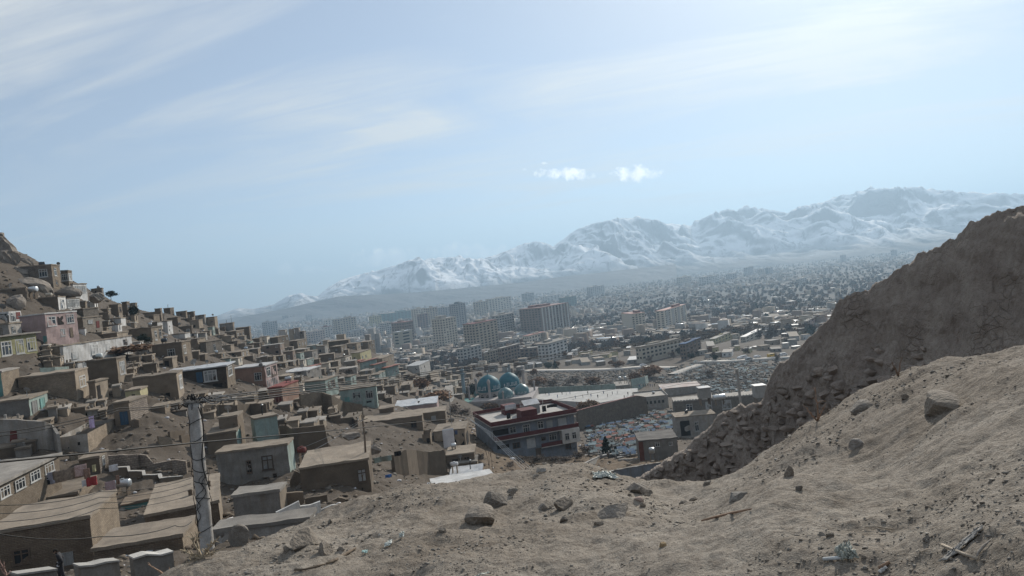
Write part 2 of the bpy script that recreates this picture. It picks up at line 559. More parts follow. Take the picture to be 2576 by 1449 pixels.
def gz(x, y, detail=True):
    """height of the ground"""
    x = np.asarray(x, dtype=np.float64); y = np.asarray(y, dtype=np.float64)
    r = np.hypot(x, y) + 1e-6
    az = np.degrees(np.arctan2(x, y))
    l = np.clip((np.log(np.clip(r, 1, 1299)) - TL[0]) / (TL[1] - TL[0]), 0, 358.999)
    li = l.astype(int); lf = l - li

    def look(a):
        q = np.clip((a + 70) / .5, 0, 279.999); i = q.astype(int); f = q - i
        return (TAB[i, li] * (1 - f) + TAB[i + 1, li] * f) * (1 - lf) + (TAB[i, li + 1] * (1 - f) + TAB[i + 1, li + 1] * f) * lf
    e = look(np.clip(az, -70, 70))
    # behind the camera the slope simply carries on from one side to the other
    bk = np.abs(az) > 70
    if np.any(bk):
        k = np.where(az > 0, (az - 70) / 220, (290 + az) / 220)
        e = np.where(bk, look(np.full_like(az, 70.0)) * (1 - k) + look(np.full_like(az, -70.0)) * k, e)
    z = e * r
    zp = SCL * (-95 + 25 * np.exp(-(np.maximum(r / SCL, 500) - 600) / 400.0))
    w = sstep(r / SCL, 520, 850)
    z = z * (1 - w) + zp * w
    if detail:
        near = 1 - sstep(r, 12, 22)
        z = z + near * (.16 * fbm(x * .55, y * .55, 3, 3) * sstep(r, 2, 6) + .07 * (ridged(x * .8 + .5 * y, y * 1.5 - .4 * x, 4, 71, .55) - .6) * sstep(r, 2.5, 5) + .05 * fbm(x * 2.6, y * 2.6, 3, 9) + .024 * ridged(x * 8, y * 8, 3, 15) * (.4 + .6 * sstep(pn(x * .9, y * .9, 16), -.3, .3)))
        mid = sstep(r, 14, 40) * (1 - sstep(r, 300, 700))
        z = z + mid * (.9 * fbm(x * .06, y * .06, 3, 21) + .55 * fbm(x * .35, y * .35, 4, 22) + .12 * ridged(x * 1.3, y * 1.3, 3, 23))
    return z


def hit(u, v, dmin=16.0, dmax=1250.0):
    """first place where the line of sight meets the ground beyond dmin"""
    a, b, e = ray(u, v)
    D = np.exp(np.linspace(math.log(dmin), math.log(dmax), 420))
    s = e * D - gz(a * D, b * D, dmin < 12)
    below = np.where(s <= 0)[0]
    if s[0] <= 0:                         # starts underground: wait until it comes out
        out = np.where(s > 0)[0]
        if len(out) == 0:
            return float(D[0])
        below = below[below > out[0]]
    if len(below) == 0:
        return float(D[np.argmin(np.abs(s) / D)])
    k = max(below[0], 1)
    lo, hi = D[max(k - 3, 0)], D[min(k + 3, len(D) - 1)]
    D = np.linspace(lo, hi, 60)
    s = e * D - gz(a * D, b * D)
    below = np.where(s <= 0)[0]
    k = below[0] if len(below) else len(D) - 1
    if k == 0:
        return float(D[0])
    f = s[k - 1] / (s[k - 1] - s[k] + 1e-9)
    return float(D[k - 1] + (D[k] - D[k - 1]) * min(max(f, 0), 1))


FOOT = []     # (cx, cy, half a, half b, angle, ceiling) : ground is kept below these floors


def on_ground(u, v, dmin=2.2, dmax=1250):
    D = hit(u, v, dmin, dmax)
    a, b, e = ray(u, v)
    return np.array([a * D, b * D, float(gz(a * D, b * D))]), D


def build_ground():
    azf = np.linspace(-41, 43, 620)
    azl = np.linspace(-180, -42, 60); azr = np.linspace(44.5, 180, 60)
    az = np.radians(np.concatenate([azl, azf, azr]))
    rr = np.concatenate([[0.05, .6, 1.1, 1.7], np.exp(np.linspace(math.log(2.3), math.log(14.5), 300)), np.exp(np.linspace(math.log(14.7), math.log(420), 330)),
                         np.exp(np.linspace(math.log(428), math.log(19000), 90))])
    A, Q = np.meshgrid(az, rr, indexing='xy')
    X = Q * np.sin(A); Y = Q * np.cos(A)
    Z = gz(X, Y)
    for (cx, cy, ha, hb, th, zt) in FOOT:
        dx = X - cx; dy = Y - cy
        la = dx * math.cos(th) + dy * math.sin(th); lb = -dx * math.sin(th) + dy * math.cos(th)
        k = (np.abs(la) < ha) & (np.abs(lb) < hb)
        Z[k] = np.minimum(Z[k], zt)
    V = np.stack([X, Y, Z], -1)
    me = np_mesh('ground', V, gridF(len(rr), len(az))[:, ::-1], groundm, True)
    # broad differences of soil: dirt by the path, darker hillside, dry grass slope, built-up plain
    r = np.where(Q > 40, Q / SCL, Q)
    foreg = 1 - sstep(r, 14, 22)
    col = np.zeros(X.shape + (4,)); col[..., 3] = 1
    def lay(rgb, w):
        for k in range(3):
            col[..., k] = col[..., k] * (1 - w) + rgb[k] * w
    lay((.116, .098, .08), np.ones_like(r))
    lay((.30, .268, .227), foreg)
    azd = np.degrees(A)
    grass = sstep(r, 50, 70) * (1 - sstep(r, 175, 200)) * sstep(azd, -7, -3) * (1 - sstep(azd, 9, 13))
    lay((.165, .127, .09), grass)
    cem = sstep(r, 180, 215) * (1 - sstep(r, 430, 470)) * sstep(azd, 1, 5)
    lay((.13, .112, .093), cem)
    plain = sstep(r, 470, 650)
    lay((.15, .13, .11), plain)
    far = sstep(r, 1000, 1600)
    lay((.095, .098, .10), far * (.55 + .45 * sstep(fbm(X / 420, Y / 300, 4, 5), -.1, .35)))
    at = me.color_attributes.new('soil', 'FLOAT_COLOR', 'POINT')
    at.data.foreach_set('color', col.astype(np.float32).ravel())
    o = obj('ground', me)
    tag(o, kind='structure')
    return o


def ground_material():
    m = bpy.data.materials.new('soil'); m.use_nodes = True
    t = NT(m.node_tree)
    geo = t.n('NewGeometry').outputs['Position']
    base = t.n('Attribute', attribute_name='soil').outputs['Color']
    n0 = t.noise(geo, .35, 5, .6); n1 = t.noise(geo, 2.3, 6, .62); n2 = t.noise(geo, 17, 6, .7); n3 = t.noise(geo, 75, 3, .6)
    c = t.mix(t.math('MULTIPLY', t.ramp(n0, .40, .60), .6), base, t.mix(1.0, base, (.66, .62, .58), 'MULTIPLY'))
    c = t.mix(t.math('MULTIPLY', t.ramp(n1, .42, .68), .55), c, t.mix(1.0, c, (.60, .57, .54), 'MULTIPLY'))
    c = t.mix(t.math('MULTIPLY', t.ramp(n2, .44, .66), .75), c, t.mix(1.0, c, (.5, .47, .45), 'MULTIPLY'))
    c = t.mix(t.math('MULTIPLY', t.ramp(n3, .56, .70), .7), c, t.mix(1.0, c, (1.75, 1.75, 1.72), 'MULTIPLY'))
    hh = t.math('ADD', t.math('MULTIPLY', n2, .6), t.math('ADD', t.math('MULTIPLY', n3, .18), n1))
    bp = t.n('Bump', i={'Height': hh, 'Strength': 1.0, 'Distance': .06})
    bs = t.n('BsdfPrincipled', i={'Base Color': c, 'Roughness': .95, 'Specular IOR Level': .15, 'Normal': bp.outputs[0]})
    t.n('OutputMaterial', i={0: bs.outputs[0]})
    return m


groundm = ground_material()

# ------------------------------------------------------------------ mountains and haze
PROF = [(-400, 890), (0, 862), (300, 832), (450, 815), (540, 797), (575, 783), (600, 775), (640, 777), (690, 765), (725, 744), (755, 737), (780, 744), (800, 745), (830, 720), (860, 703),
        (900, 691), (950, 680), (1000, 665), (1040, 650), (1080, 650), (1110, 648), (1150, 644), (1200, 652), (1250, 640), (1290, 625), (1320, 611), (1360, 608), (1390, 619), (1420, 600),
        (1450, 576), (1500, 560), (1550, 548), (1580, 549), (1605, 543), (1640, 553), (1690, 563), (1740, 565), (1780, 541), (1830, 524), (1850, 526), (1880, 519), (1930, 525), (1980, 535),
        (2010, 520), (2060, 510), (2110, 492), (2150, 485), (2190, 470), (2230, 472), (2290, 468), (2330, 473), (2400, 480), (2480, 484), (2540, 486), (2620, 490), (2800, 520), (3100, 560)]


def mountain(name, prof, D0, DC, D1, nc, nr, mat, rough, seed, pw):
    pa = []; pe = []
    for u, v in prof:
        a, b, e = ray(u, v)
        pa.append(math.degrees(math.atan2(a, b))); pe.append(e)
    az = np.linspace(pa[0], pa[-1], nc)
    E = np.interp(az, pa, pe)
    E = E + .0008 * fbm(az * 1.3, az * 0 + .5, 5, seed + 40) * np.clip(E / .03, .1, 1)
    T = np.concatenate([np.linspace(0, 1, int(nr * .85)), np.linspace(1, 1.6, nr - int(nr * .85) + 1)[1:]])
    A, TT = np.meshgrid(np.radians(az), T, indexing='xy')
    dc = DC if callable(DC) else (lambda a: DC + 0 * a)
    dcv = dc(az)[None, :]
    D = np.where(TT <= 1, D0 + (dcv - D0) * TT, dcv + (D1 - dcv) * (TT - 1) / .6)
    X = D * np.sin(A); Y = D * np.cos(A)
    wx = X + 420 * fbm(X / 1600, Y / 1600, 3, seed + 3); wy = Y + 420 * fbm(X / 1600 + 9, Y / 1600, 3, seed + 6)
    # spurs run down towards the plain, a little aslant
    rx = wx + .35 * wy
    rn = np.clip(ridged(rx / 980, wy / 2600, 5, seed, .42), 0, 1) ** 1.7 * 1.25
    rn2 = ridged(rx / 290 + 5, wy / 620, 3, seed + 11, .5)
    zc = E[None, :] * dcv + 116
    env = np.where(TT <= 1, TT ** pw, np.clip(1 - (TT - 1) / .6, 0, 1))
    k = np.clip(4.2 * TT * (1.03 - TT), 0, 1) * sstep(1.02 - TT, 0, .42)
    h = env + .055 * (rn2 - .5) * np.clip(3 * TT, 0, 1) * (TT < 1.02) + rough * k * (.62 * (rn - .45) + .26 * (rn2 - .45)) * (.35 + .65 * env)
    H = zc * h
    # keep the skyline where the photograph shows it
    app = (H - 116) / D
    mx = app.max(0)
    ker = np.ones(9) / 9
    sc = (E * dcv[0] + 116) / np.maximum((mx * dcv[0] + 116), 1)
    H = H * np.convolve(np.pad(sc, 4, mode='edge'), ker, 'valid')[None, :]
    Z = np.maximum(H, 0) - 116.0
    Z[0, :] = -119
    V = np.stack([X, Y, Z], -1)
    o = obj(name, np_mesh(name, V, gridF(len(T), nc)[:, ::-1], mat, True))
    return tag(o, kind='structure')


def snow_material(snowline, band, rockc, rockc2, snow=(.82, .84, .87)):
    m = bpy.data.materials.new('snow_and_rock'); m.use_nodes = True
    t = NT(m.node_tree)
    g = t.n('NewGeometry')
    geo = g.outputs['Position']
    sp = t.n('SeparateXYZ', i={0: geo}); sn = t.n('SeparateXYZ', i={0: g.outputs['Normal']})
    n1 = t.noise(geo, .0011, 7, .62); n2 = t.noise(geo, .006, 6, .65); n3 = t.noise(geo, .03, 4, .6)
    hgt = t.math('ADD', sp.outputs[2], t.math('MULTIPLY', t.math('SUBTRACT', n1, .5), band * 2.4))
    hgt = t.math('ADD', hgt, t.math('MULTIPLY', t.math('SUBTRACT', n2, .5), band * 1.3))
    f = t.ramp(hgt, snowline - band, snowline + band)
    rib = t.noise(t.vmath('MULTIPLY', geo, (1.0, .35, .6)).outputs[0], .0085, 6, .68, 1.4)
    f = t.math('MULTIPLY', f, t.math('SUBTRACT', 1.0, t.math('MULTIPLY', t.ramp(rib, .52, .62), .72)))
    steep = t.ramp(t.math('ADD', sn.outputs[2], t.math('MULTIPLY', t.math('SUBTRACT', n2, .5), .5)), .48, .78)
    f = t.math('MULTIPLY', f, t.math('ADD', t.math('MULTIPLY', steep, .8), .2))
    rc = t.mix(t.ramp(n2, .35, .65), rockc, rockc2)
    c = t.mix(f, rc, snow)
    bp = t.n('Bump', i={'Height': t.math('ADD', n2, t.math('MULTIPLY', n3, .35)), 'Strength': .6, 'Distance': 40.0})
    bs = t.n('BsdfPrincipled', i={'Base Color': c, 'Roughness': .85, 'Specular IOR Level': .1, 'Normal': bp.outputs[0]})
    t.n('OutputMaterial', i={0: bs.outputs[0]})
    return m


mountain('mountains', PROF, 5900, lambda a: 7900 + 1500 * sstep(a, 8, 22), 15500, 1050, 220,
         snow_material(0, 80, (.12, .105, .095), (.06, .052, .047), (.9, .91, .93)), 1.75, 4, .95)
mountain('foothills', [(300, 838), (480, 818), (540, 807), (640, 791), (720, 776), (800, 757), (850, 746), (900, 743), (950, 741), (1050, 735), (1150, 726), (1300, 712), (1420, 695), (1560, 680), (1700, 664)],
         4700, 5400, 5900, 500, 70, snow_material(260, 60, (.115, .112, .11), (.08, .079, .08)), .6, 30, 1.3)

hb = MB().box(-21000, 21000, -21000, 21000, -120.5, 1010)
hm = bpy.data.materials.new('haze_air'); hm.use_nodes = True
t = NT(hm.node_tree)
pv = t.n('VolumePrincipled', i={'Color': (.54, .77, 1.0, 1), 'Density': 1.35e-4, 'Anisotropy': .32})
t.n('OutputMaterial', i={'Volume': pv.outputs[0]})
haze = tag(obj('haze', hb.mesh('haze', hm)), kind='stuff')

# ------------------------------------------------------------------ buildings: shared pieces
def win_mesh(kind):
    """a unit window (1 x 1, facing -y): frame bars standing proud of the wall"""
    b = MB()
    t = .09 if kind != 'd' else .10
    b.box(0, t, -.07, .02, 0, 1).box(1 - t, 1, -.07, .02, 0, 1).box(t, 1 - t, -.07, .02, 0, t * .8).box(t, 1 - t, -.07, .02, 1 - t * .8, 1)
    if kind in ('w', 'd'):
        b.box(.46, .54, -.06, .02, t * .8, 1 - t * .8).box(t, .46, -.06, .02, .64, .71).box(.54, 1 - t, -.06, .02, .64, .71)
    if kind == 'x':
        for q in (.30, .64):
            b.box(q, q + .06, -.06, .02, t * .8, 1 - t * .8)
        b.box(t, .30, -.06, .02, .66, .72).box(.36, .64, -.06, .02, .66, .72).box(.70, 1 - t, -.06, .02, .66, .72)
    b.box(-.06, 1.06, -.12, .02, -.06, 0)
    return b


WIN = {k: win_mesh(k).mesh('window', frame_w if k != 'd' else frame_d) for k in ('w', 'x', 'd')}
WIN['n'] = win_mesh('n').mesh('window', frame_w)
PANE = {k: MB().box(0, 1, -.012, .03, 0, 1).mesh('pane', m) for k, m in (('g', glass), ('c', curtain), ('h', hole))}
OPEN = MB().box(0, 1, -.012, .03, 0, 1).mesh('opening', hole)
DOORS = {}
for k, m in (('r', doorred), ('b', doorblue), ('g', doorgrey), ('w', frame_w), ('d', wood), ('t', tealw)):
    q = MB().box(0, .07, -.08, .02, 0, 1).box(.93, 1, -.08, .02, 0, 1).box(.07, .93, -.08, .02, .96, 1).box(.07, .49, -.045, .02, 0, .96).box(.51, .93, -.045, .02, 0, .96)
    for z0 in (.08, .52):
        q.box(.12, .44, -.06, -.045, z0, z0 + .36).box(.56, .88, -.06, -.045, z0, z0 + .36)
    DOORS[k] = q.mesh('door', m)


def add_opening(parent, face, x0, x1, z0, z1, st, W, Dp):
    """style: w x d n = framed window (+ pane g c h), o = bare hole, D? = door"""
    if face == 'f':
        loc = (x0, 0, z0); rz = 0
    elif face == 'r':
        loc = (W, x0, z0); rz = R(90)
    elif face == 'l':
        loc = (0, Dp - x0, z0); rz = R(-90)
    else:
        loc = (W - x0, Dp, z0); rz = R(180)
    sc = (x1 - x0, 1, z1 - z0)
    if st[0] == 'o':
        obj('opening', OPEN, parent, loc, rz, sc)
    elif st[0] == 'D':
        obj('door', DOORS[st[1]], parent, loc, rz, sc)
    else:
        o = obj('window', WIN[st[0]], parent, loc, rz, sc)
        obj('pane', PANE[st[1] if len(st) > 1 else random.choice('gggc')], o)


def wob_box(W, Dp, zb, zt, amp, seed, step, sag=0.0):
    """box walls with uneven hand-built faces (no top or bottom)"""
    V = []; Fs = []
    def sheet(p0, du, nu):
        nz = max(2, int((zt - zb) / step) + 1)
        b = len(V)
        for j in range(nz):
            for i in range(nu):
                V.append((p0[0] + du[0] * i / (nu - 1), p0[1] + du[1] * i / (nu - 1), zb + (zt - zb) * j / (nz - 1)))
        for j in range(nz - 1):
            for i in range(nu - 1):
                k = b + j * nu + i
                Fs.append((k, k + 1, k + nu + 1, k + nu))
    nx = max(2, int(W / step) + 1); ny = max(2, int(Dp / step) + 1)
    sheet((0, 0), (W, 0), nx); sheet((W, 0), (0, Dp), ny); sheet((W, Dp), (-W, 0), nx); sheet((0, Dp), (0, -Dp), ny)
    V = np.array(V)
    if amp:
        s = seed * 3.7
        V0 = V.copy()
        for k in range(2):
            V[:, k] += amp * (pn(V0[:, 0] * .55 + s, V0[:, 1] * .55 + V0[:, 2] * .6 + k * 5, 50) + .5 * pn(V0[:, 0] * 1.9 + s, V0[:, 1] * 1.9 + V0[:, 2] * 2.1 + k * 5, 51)) * 1.3
    return V, Fs


def wob_slab(x0, x1, y0, y1, z0, z1, amp, seed, step):
    nx = max(2, int((x1 - x0) / step) + 1); ny = max(2, int((y1 - y0) / step) + 1)
    X, Y = np.meshgrid(np.linspace(x0, x1, nx), np.linspace(y0, y1, ny))
    s = seed * 2.3
    rim = np.minimum(np.minimum(X - x0, x1 - X), np.minimum(Y - y0, y1 - Y))
    Zt = z1 + amp * (1.6 * pn(X * .45 + s, Y * .45, 60) + .5 * pn(X * 1.6 + s, Y * 1.6, 61)) - np.where(rim > .25, .06, 0)
    ex = amp * .9 * pn(X * 1.3 + s, Y * 1.3, 62); ey = amp * .9 * pn(X * 1.3 + s, Y * 1.3 + 7, 63)
    top = np.stack([X + ex, Y + ey, Zt], -1).reshape(-1, 3)
    # rim wall
    idx = [j for j in range(nx)] + [j * nx + nx - 1 for j in range(1, ny)] + [(ny - 1) * nx + nx - 1 - j for j in range(1, nx)] + [(ny - 1 - j) * nx for j in range(1, ny - 1)]
    V = [tuple(q) for q in top]; b = len(V)
    for i in idx:
        V.append((top[i][0], top[i][1], z0))
    Fs = [tuple(q) for q in gridF(ny, nx)]
    n = len(idx)
    for i in range(n):
        j = (i + 1) % n
        Fs.append((idx[j], idx[i], b + i, b + j))
    Fs.append(tuple(b + i for i in range(n)))
    return V, Fs


def pymesh(name, V, Fs, mats, smooth=False):
    me = bpy.data.meshes.new(name)
    me.from_pydata([tuple(map(float, q)) for q in V], [], Fs)
    for m in (mats if isinstance(mats, (list, tuple)) else [mats]):
        me.materials.append(m)
    if smooth:
        me.polygons.foreach_set('use_smooth', [True] * len(me.polygons))
    me.update()
    return me


HOUSES = []
SEED = [0]


def foot(root_loc, th, W, Dp, z, grow=.5):
    c, s = math.cos(th), math.sin(th)
    cx = root_loc[0] + c * W / 2 - s * Dp / 2; cy = root_loc[1] + s * W / 2 + c * Dp / 2
    FOOT.append((cx, cy, W / 2 + grow, Dp / 2 + grow, th, z))


def min_ground(loc, th, W, Dp):
    c, s = math.cos(th), math.sin(th)
    zs = []
    for a in (0, .5, 1):
        for b in (0, .5, 1):
            zs.append(float(gz(loc[0] + c * W * a - s * Dp * b, loc[1] + s * W * a + c * Dp * b)))
    return min(zs)


def place(c, ul, uc, ur, vt, vb, th, D=None, side='r', depth=None, dmin=16, cap=60.0):
    """box from the picture: near vertical edge at uc, faces reaching to ul and ur. -> front-left corner, width, depth, top z, visible height"""
    u0, v0 = Bp(c, uc, vb); _, v1 = Bp(c, uc, vt)
    uL, _ = Bp(c, ul, 0); uR, _ = Bp(c, ur, 0)
    D = hit(u0, v0, dmin) if D is None else SD(D)
    # a lower edge of the wall: scale stays with D
    C = P(u0, v0, D)
    ut = u0 - (v0 - v1) * math.tan(ROLL)
    a, b, e = ray(ut, v1)
    ztop = e * D
    th = R(th + (6 if side == 'r' and D < 420 else 0))
    fx = np.array([math.cos(th), math.sin(th), 0])       # along the front, to the right
    fy = np.array([-math.sin(th), math.cos(th), 0])      # into the depth
    def solve(dv, ug, vg):
        k = (ug - CX) / F
        num = k * C.dot(fw) - C.dot(rt); den = dv.dot(rt) - k * dv.dot(fw)
        return num / den if abs(den) > 1e-6 else 5.0
    if side == 'r':
        Wd = abs(solve(-fx, uL, v0)) if ul < uc - 1 else None
        Dp = abs(solve(fy, uR, v0)) if ur > uc + 1 else None
    else:
        Wd = abs(solve(fx, uR, v0)) if ur > uc + 1 else None
        Dp = abs(solve(fy, uL, v0)) if ul < uc - 1 else None
    if Wd is None:
        Wd = 6.0
    want = depth or max(4.5, min(.8 * Wd, 9.0))
    uF = uR if side == 'r' else uL
    if abs(uF - u0) > .2 and (Dp is None or Dp < want):
        # the far face is seen very aslant: turn the house until a believable depth fits
        tc_ = -math.atan2(C[0], C[1])
        lo, hi = th, tc_
        for _ in range(40):
            md = (lo + hi) / 2
            fyv = np.array([-math.sin(md), math.cos(md), 0])
            q = C + fyv * want
            uu = CX + F * q.dot(rt) / q.dot(fw)
            if (uu - u0) * (1 if side == 'r' else -1) > abs(uF - u0):
                lo = md
            else:
                hi = md
        th = (lo + hi) / 2
        fx = np.array([math.cos(th), math.sin(th), 0]); fy = np.array([-math.sin(th), math.cos(th), 0])
        Dp = want
        Wd = abs(solve(-fx, uL, v0)) if side == 'r' else abs(solve(fx, uR, v0))
    if Dp is None or Dp > cap * 1.6:
        Dp = depth or 6.0
    if depth:
        Dp = depth
    Dp = min(Dp, cap * .75); Wd = min(Wd, cap)
    o = C - fx * Wd if side == 'r' else C
    return o, Wd, Dp, ztop, C[2], D, th


def house(c, ul, uc, ur, vt, vb, label, mat=None, rmat=None, th=-6, side='r', D=None, depth=None, wins=None, name='mud_house', cat='house', over=.14,
          thick=.22, right=None, chim=0, group=None, auto=True, amp=.11, parapet=0.0, step=.8, dmin=16, base=None):
    SEED[0] += 1
    sd = SEED[0]; rg = random.Random(sd)
    o, Wd, Dp, zt, zb, D, tr = place(c, ul, uc, ur, vt, vb, th, D, side, depth, dmin)
    H = max(zt - zb, 1.2)
    mat = mat or mud; rmat = rmat or roofm
    zmin = min(min_ground(o, tr, Wd, Dp), zb) - .8
    root = thing(name, label, cat, (o[0], o[1], zb), tr, group)
    zlow = zmin - zb
    V, Fs = wob_box(Wd, Dp, zlow, H, amp, sd, step)
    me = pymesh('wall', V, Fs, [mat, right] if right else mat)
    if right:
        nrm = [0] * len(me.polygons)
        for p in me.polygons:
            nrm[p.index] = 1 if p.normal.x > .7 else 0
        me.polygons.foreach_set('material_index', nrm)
    obj('wall', me, root)
    if rmat != 'open':
        V, Fs = wob_slab(-over, Wd + over, -over, Dp + over, H - .04, H + thick, .13 if amp else 0, sd, max(step, .7))
        rf = obj('roof', pymesh('roof', V, Fs, rmat), root)
        if parapet:
            q = MB()
            for (x0, x1, y0, y1) in ((-over, Wd + over, -over, .15), (-over, Wd + over, Dp - .15, Dp + over), (-over, .15, .15, Dp - .15), (Wd - .15, Wd + over, .15, Dp - .15)):
                q.box(x0, x1, y0, y1, H + thick - .1, H + thick + parapet)
            obj('parapet', q.mesh('parapet', mat), root)
        for k in range(chim):
            x, y = rg.uniform(.15, .85) * Wd, rg.uniform(.15, .85) * Dp
            q = MB().lathe([(.0, H), (.2, H), (.16, H + .55), (.2, H + .62), (.15, H + .75), (0, H + .78)], 8, (x, y, 0))
            obj('chimney', q.mesh('chimney', mat), root)
    foot(o, tr, Wd, Dp, zt - .6)
    if wins is None and auto:
        wins = []
        n = int(np.clip(Wd / 3.4, 0, 3))
        for fl in range(2 if H > 5.0 else 1):
            for k in range(n):
                if rg.random() < .55:
                    xc = (k + .5 + rg.uniform(-.15, .15)) / n
                    hw = min(.6, Wd * .1) / Wd
                    z0 = (fl * 2.8 + 1.0) / H
                    wins.append(('f', xc - hw, xc + hw, z0, min(z0 + 1.3 / H, .93), rg.choice(['w', 'd', 'd', 'o', 'o', 'x'])))
            n2 = int(np.clip(Dp / 3.2, 1, 3))
            for k in range(n2):
                if rg.random() < .8:
                    xc = (k + .5 + rg.uniform(-.1, .1)) / n2
                    hw = min(.65, Dp * .13) / Dp
                    z0 = (fl * 2.8 + .9) / H
                    wins.append((('r' if side == 'r' else 'l'), xc - hw, xc + hw, z0, min(z0 + 1.4 / H, .93), rg.choice(['w', 'x', 'd', 'w'])))
    for w in wins or ():
        L = Wd if w[0] in 'fb' else Dp
        if w[4] * H - w[3] * H < .2:
            continue
        add_opening(root, w[0], w[1] * L, w[2] * L, w[3] * H, w[4] * H, w[5], Wd, Dp)
    HOUSES.append((label, root, o, Wd, Dp, H, D, tr))
    return root, Wd, Dp, H, D


def wall_run(c, pts, label, mat=None, thick=.45, D=None, cope=None, wave=0.0, name='mud_wall', dmin=16, cat='wall', height=None):
    """free-standing wall along picture points (x, y of top, y of foot)"""
    SEED[0] += 1
    prev = None; C = []
    for q in pts:
        u, vb = Bp(c, q[0], q[2]); _, vt = Bp(c, q[0], q[1])
        d = SD(q[3]) if len(q) > 3 else (hit(u, vb, dmin) if D is None else SD(D))
        p = P(u, vb, d)
        C.append((p[0], p[1], p[2], ray(u - (vb - vt) * math.tan(ROLL), vt)[2] * d))
    b = np.array(C[0]); root_loc = (b[0], b[1], b[2])
    top = []; bot = []
    n = len(C)
    XY = []
    for i in range(n - 1):
        k = max(1, int(math.hypot(C[i + 1][0] - C[i][0], C[i + 1][1] - C[i][1]) / .6))
        for j in range(k):
            XY.append([C[i][m] + (C[i + 1][m] - C[i][m]) * j / k for m in range(4)])
    XY.append(list(C[-1]))
    XY = np.array(XY)
    nn = len(XY)
    d = np.gradient(XY[:, :2], axis=0); L = np.hypot(d[:, 0], d[:, 1]) + 1e-9
    nx = np.stack([-d[:, 1] / L, d[:, 0] / L], 1)
    s = np.cumsum(L)
    zt = XY[:, 3] + wave * np.abs(np.sin(s * .9)) + .10 * pn(s * 1.1, s * 0 + SEED[0], 5) * 2
    zb = np.minimum(gz(XY[:, 0], XY[:, 1]), XY[:, 2]) - .8
    V = []
    for i in range(nn):
        for sg in (-1, 1):
            w = sg * thick * .5 + .04 * pn(s[i] * 1.3, sg * 3.0, SEED[0])
            V.append((XY[i, 0] + nx[i, 0] * w - b[0], XY[i, 1] + nx[i, 1] * w - b[1], zb[i] - b[2]))
            V.append((XY[i, 0] + nx[i, 0] * w * .85 - b[0], XY[i, 1] + nx[i, 1] * w * .85 - b[1], zt[i] - b[2]))
    Fs = []
    for i in range(nn - 1):
        a = i * 4; c2 = a + 4
        Fs += [(a + 1, a, c2, c2 + 1), (a + 3, a + 1, c2 + 1, c2 + 3), (a + 2, a + 3, c2 + 3, c2 + 2)]
    Fs += [(0, 1, 3, 2), (nn * 4 - 4, nn * 4 - 2, nn * 4 - 1, nn * 4 - 3)]
    me = pymesh(name, V, Fs, mat or mud)
    if cope:
        o = thing(name, label, cat, root_loc)
        obj('wall', me, o)
        V = []; Fs = []
        for i in range(nn):
            for sg in (-1, 1):
                w = sg * (thick * .5 + .06)
                for zz in (zt[i] + .003, zt[i] + .1):
                    V.append((XY[i, 0] + nx[i, 0] * w - b[0], XY[i, 1] + nx[i, 1] * w - b[1], zz - b[2]))
        for i in range(nn - 1):
            a = i * 4; c2 = a + 4
            Fs += [(a + 1, a, c2, c2 + 1), (a + 3, a + 1, c2 + 1, c2 + 3), (a + 2, a + 3, c2 + 3, c2 + 2), (a, a + 2, c2 + 2, c2)]
        Fs += [(0, 1, 3, 2), (nn * 4 - 4, nn * 4 - 2, nn * 4 - 1, nn * 4 - 3)]
        obj('coping', pymesh('coping', V, Fs, cope), o); o['kind'] = 'thing'
        return o
    o = obj(name, me, None, root_loc)
    return tag(o, label, cat, kind='thing')


def house3(c, A, Cn, B, vb, label, D=None, **kw):
    """near house from three roof corners (left front, near corner, right back); all at one height"""
    uC, vC = Bp(c, *Cn)
    ub = uC + (Bp(c, 0, vb)[1] - vC) * math.tan(ROLL)
    if D is not None:
        D = SD(D)
    else:
        D = hit(ub, Bp(c, 0, vb)[1], kw.get('dmin', 16))
    eC = ray(uC, vC)[2]
    pts = []
    for q in (A, B):
        u, v = Bp(c, *q)
        pts.append(P(u, v, D * eC / ray(u, v)[2]))
    pc = P(uC, vC, D)
    if kw.get('width'):                    # keep the side face exact, the front square to it
        s = pts[1] - pc; L = float(np.hypot(s[0], s[1]))
        pts[0] = pc - np.array([s[1], -s[0], 0]) / L * kw['width']
    f = pc - pts[0]; s = pts[1] - pc
    Wd = float(np.hypot(f[0], f[1])); th = math.atan2(f[1], f[0])
    nrm = np.array([-math.sin(th), math.cos(th), 0])
    Dp = max(float(s.dot(nrm)), 2.0)
    return pts[0], pc, Wd, Dp, th, D

# ------------------------------------------------------------------ houses on the hillside (measured in enlarged pieces of the photograph)
W1 = lambda f, *a: [(f,) + q for q in a]
house('1', 230, 545, 630, 365, 610, 'two-storey brown stone house topmost on the hill beside the boulders', stonew, right=mudbrick, th=-4,
      wins=[('f', .58, .86, .52, .85, 'xg'), ('r', .25, .55, .55, .88, 'wg'), ('r', .3, .6, .12, .38, 'dg')], name='stone_house', chim=1)
house('1', 630, 705, 745, 425, 600, 'glazed bay room on stilts right of the topmost stone house', mud, th=-6,
      wins=[('f', .08, .95, .42, .82, 'xg'), ('r', .08, .92, .42, .85, 'xc'), ('f', .1, .5, 0, .3, 'o')], name='bay_house')
house('1', 728, 752, 950, 562, 690, 'low house with a white shuttered front under the hill crest', white, th=-4, depth=7,
      wins=[('r', .03 + .16 * k, .03 + .16 * k + .11, .3, .85, 'nc') for k in range(6)])
house('1', 930, 1040, 1056, 605, 690, 'small brown house at the skyline beside the dark shrub', mud)
house('1', -20, 275, 290, 600, 740, 'long low mud house with a wooden door on the rocky slope', mud, wins=[('f', .5, .68, .1, .8, 'Dd'), ('f', .53, .66, .84, .95, 'oh')])
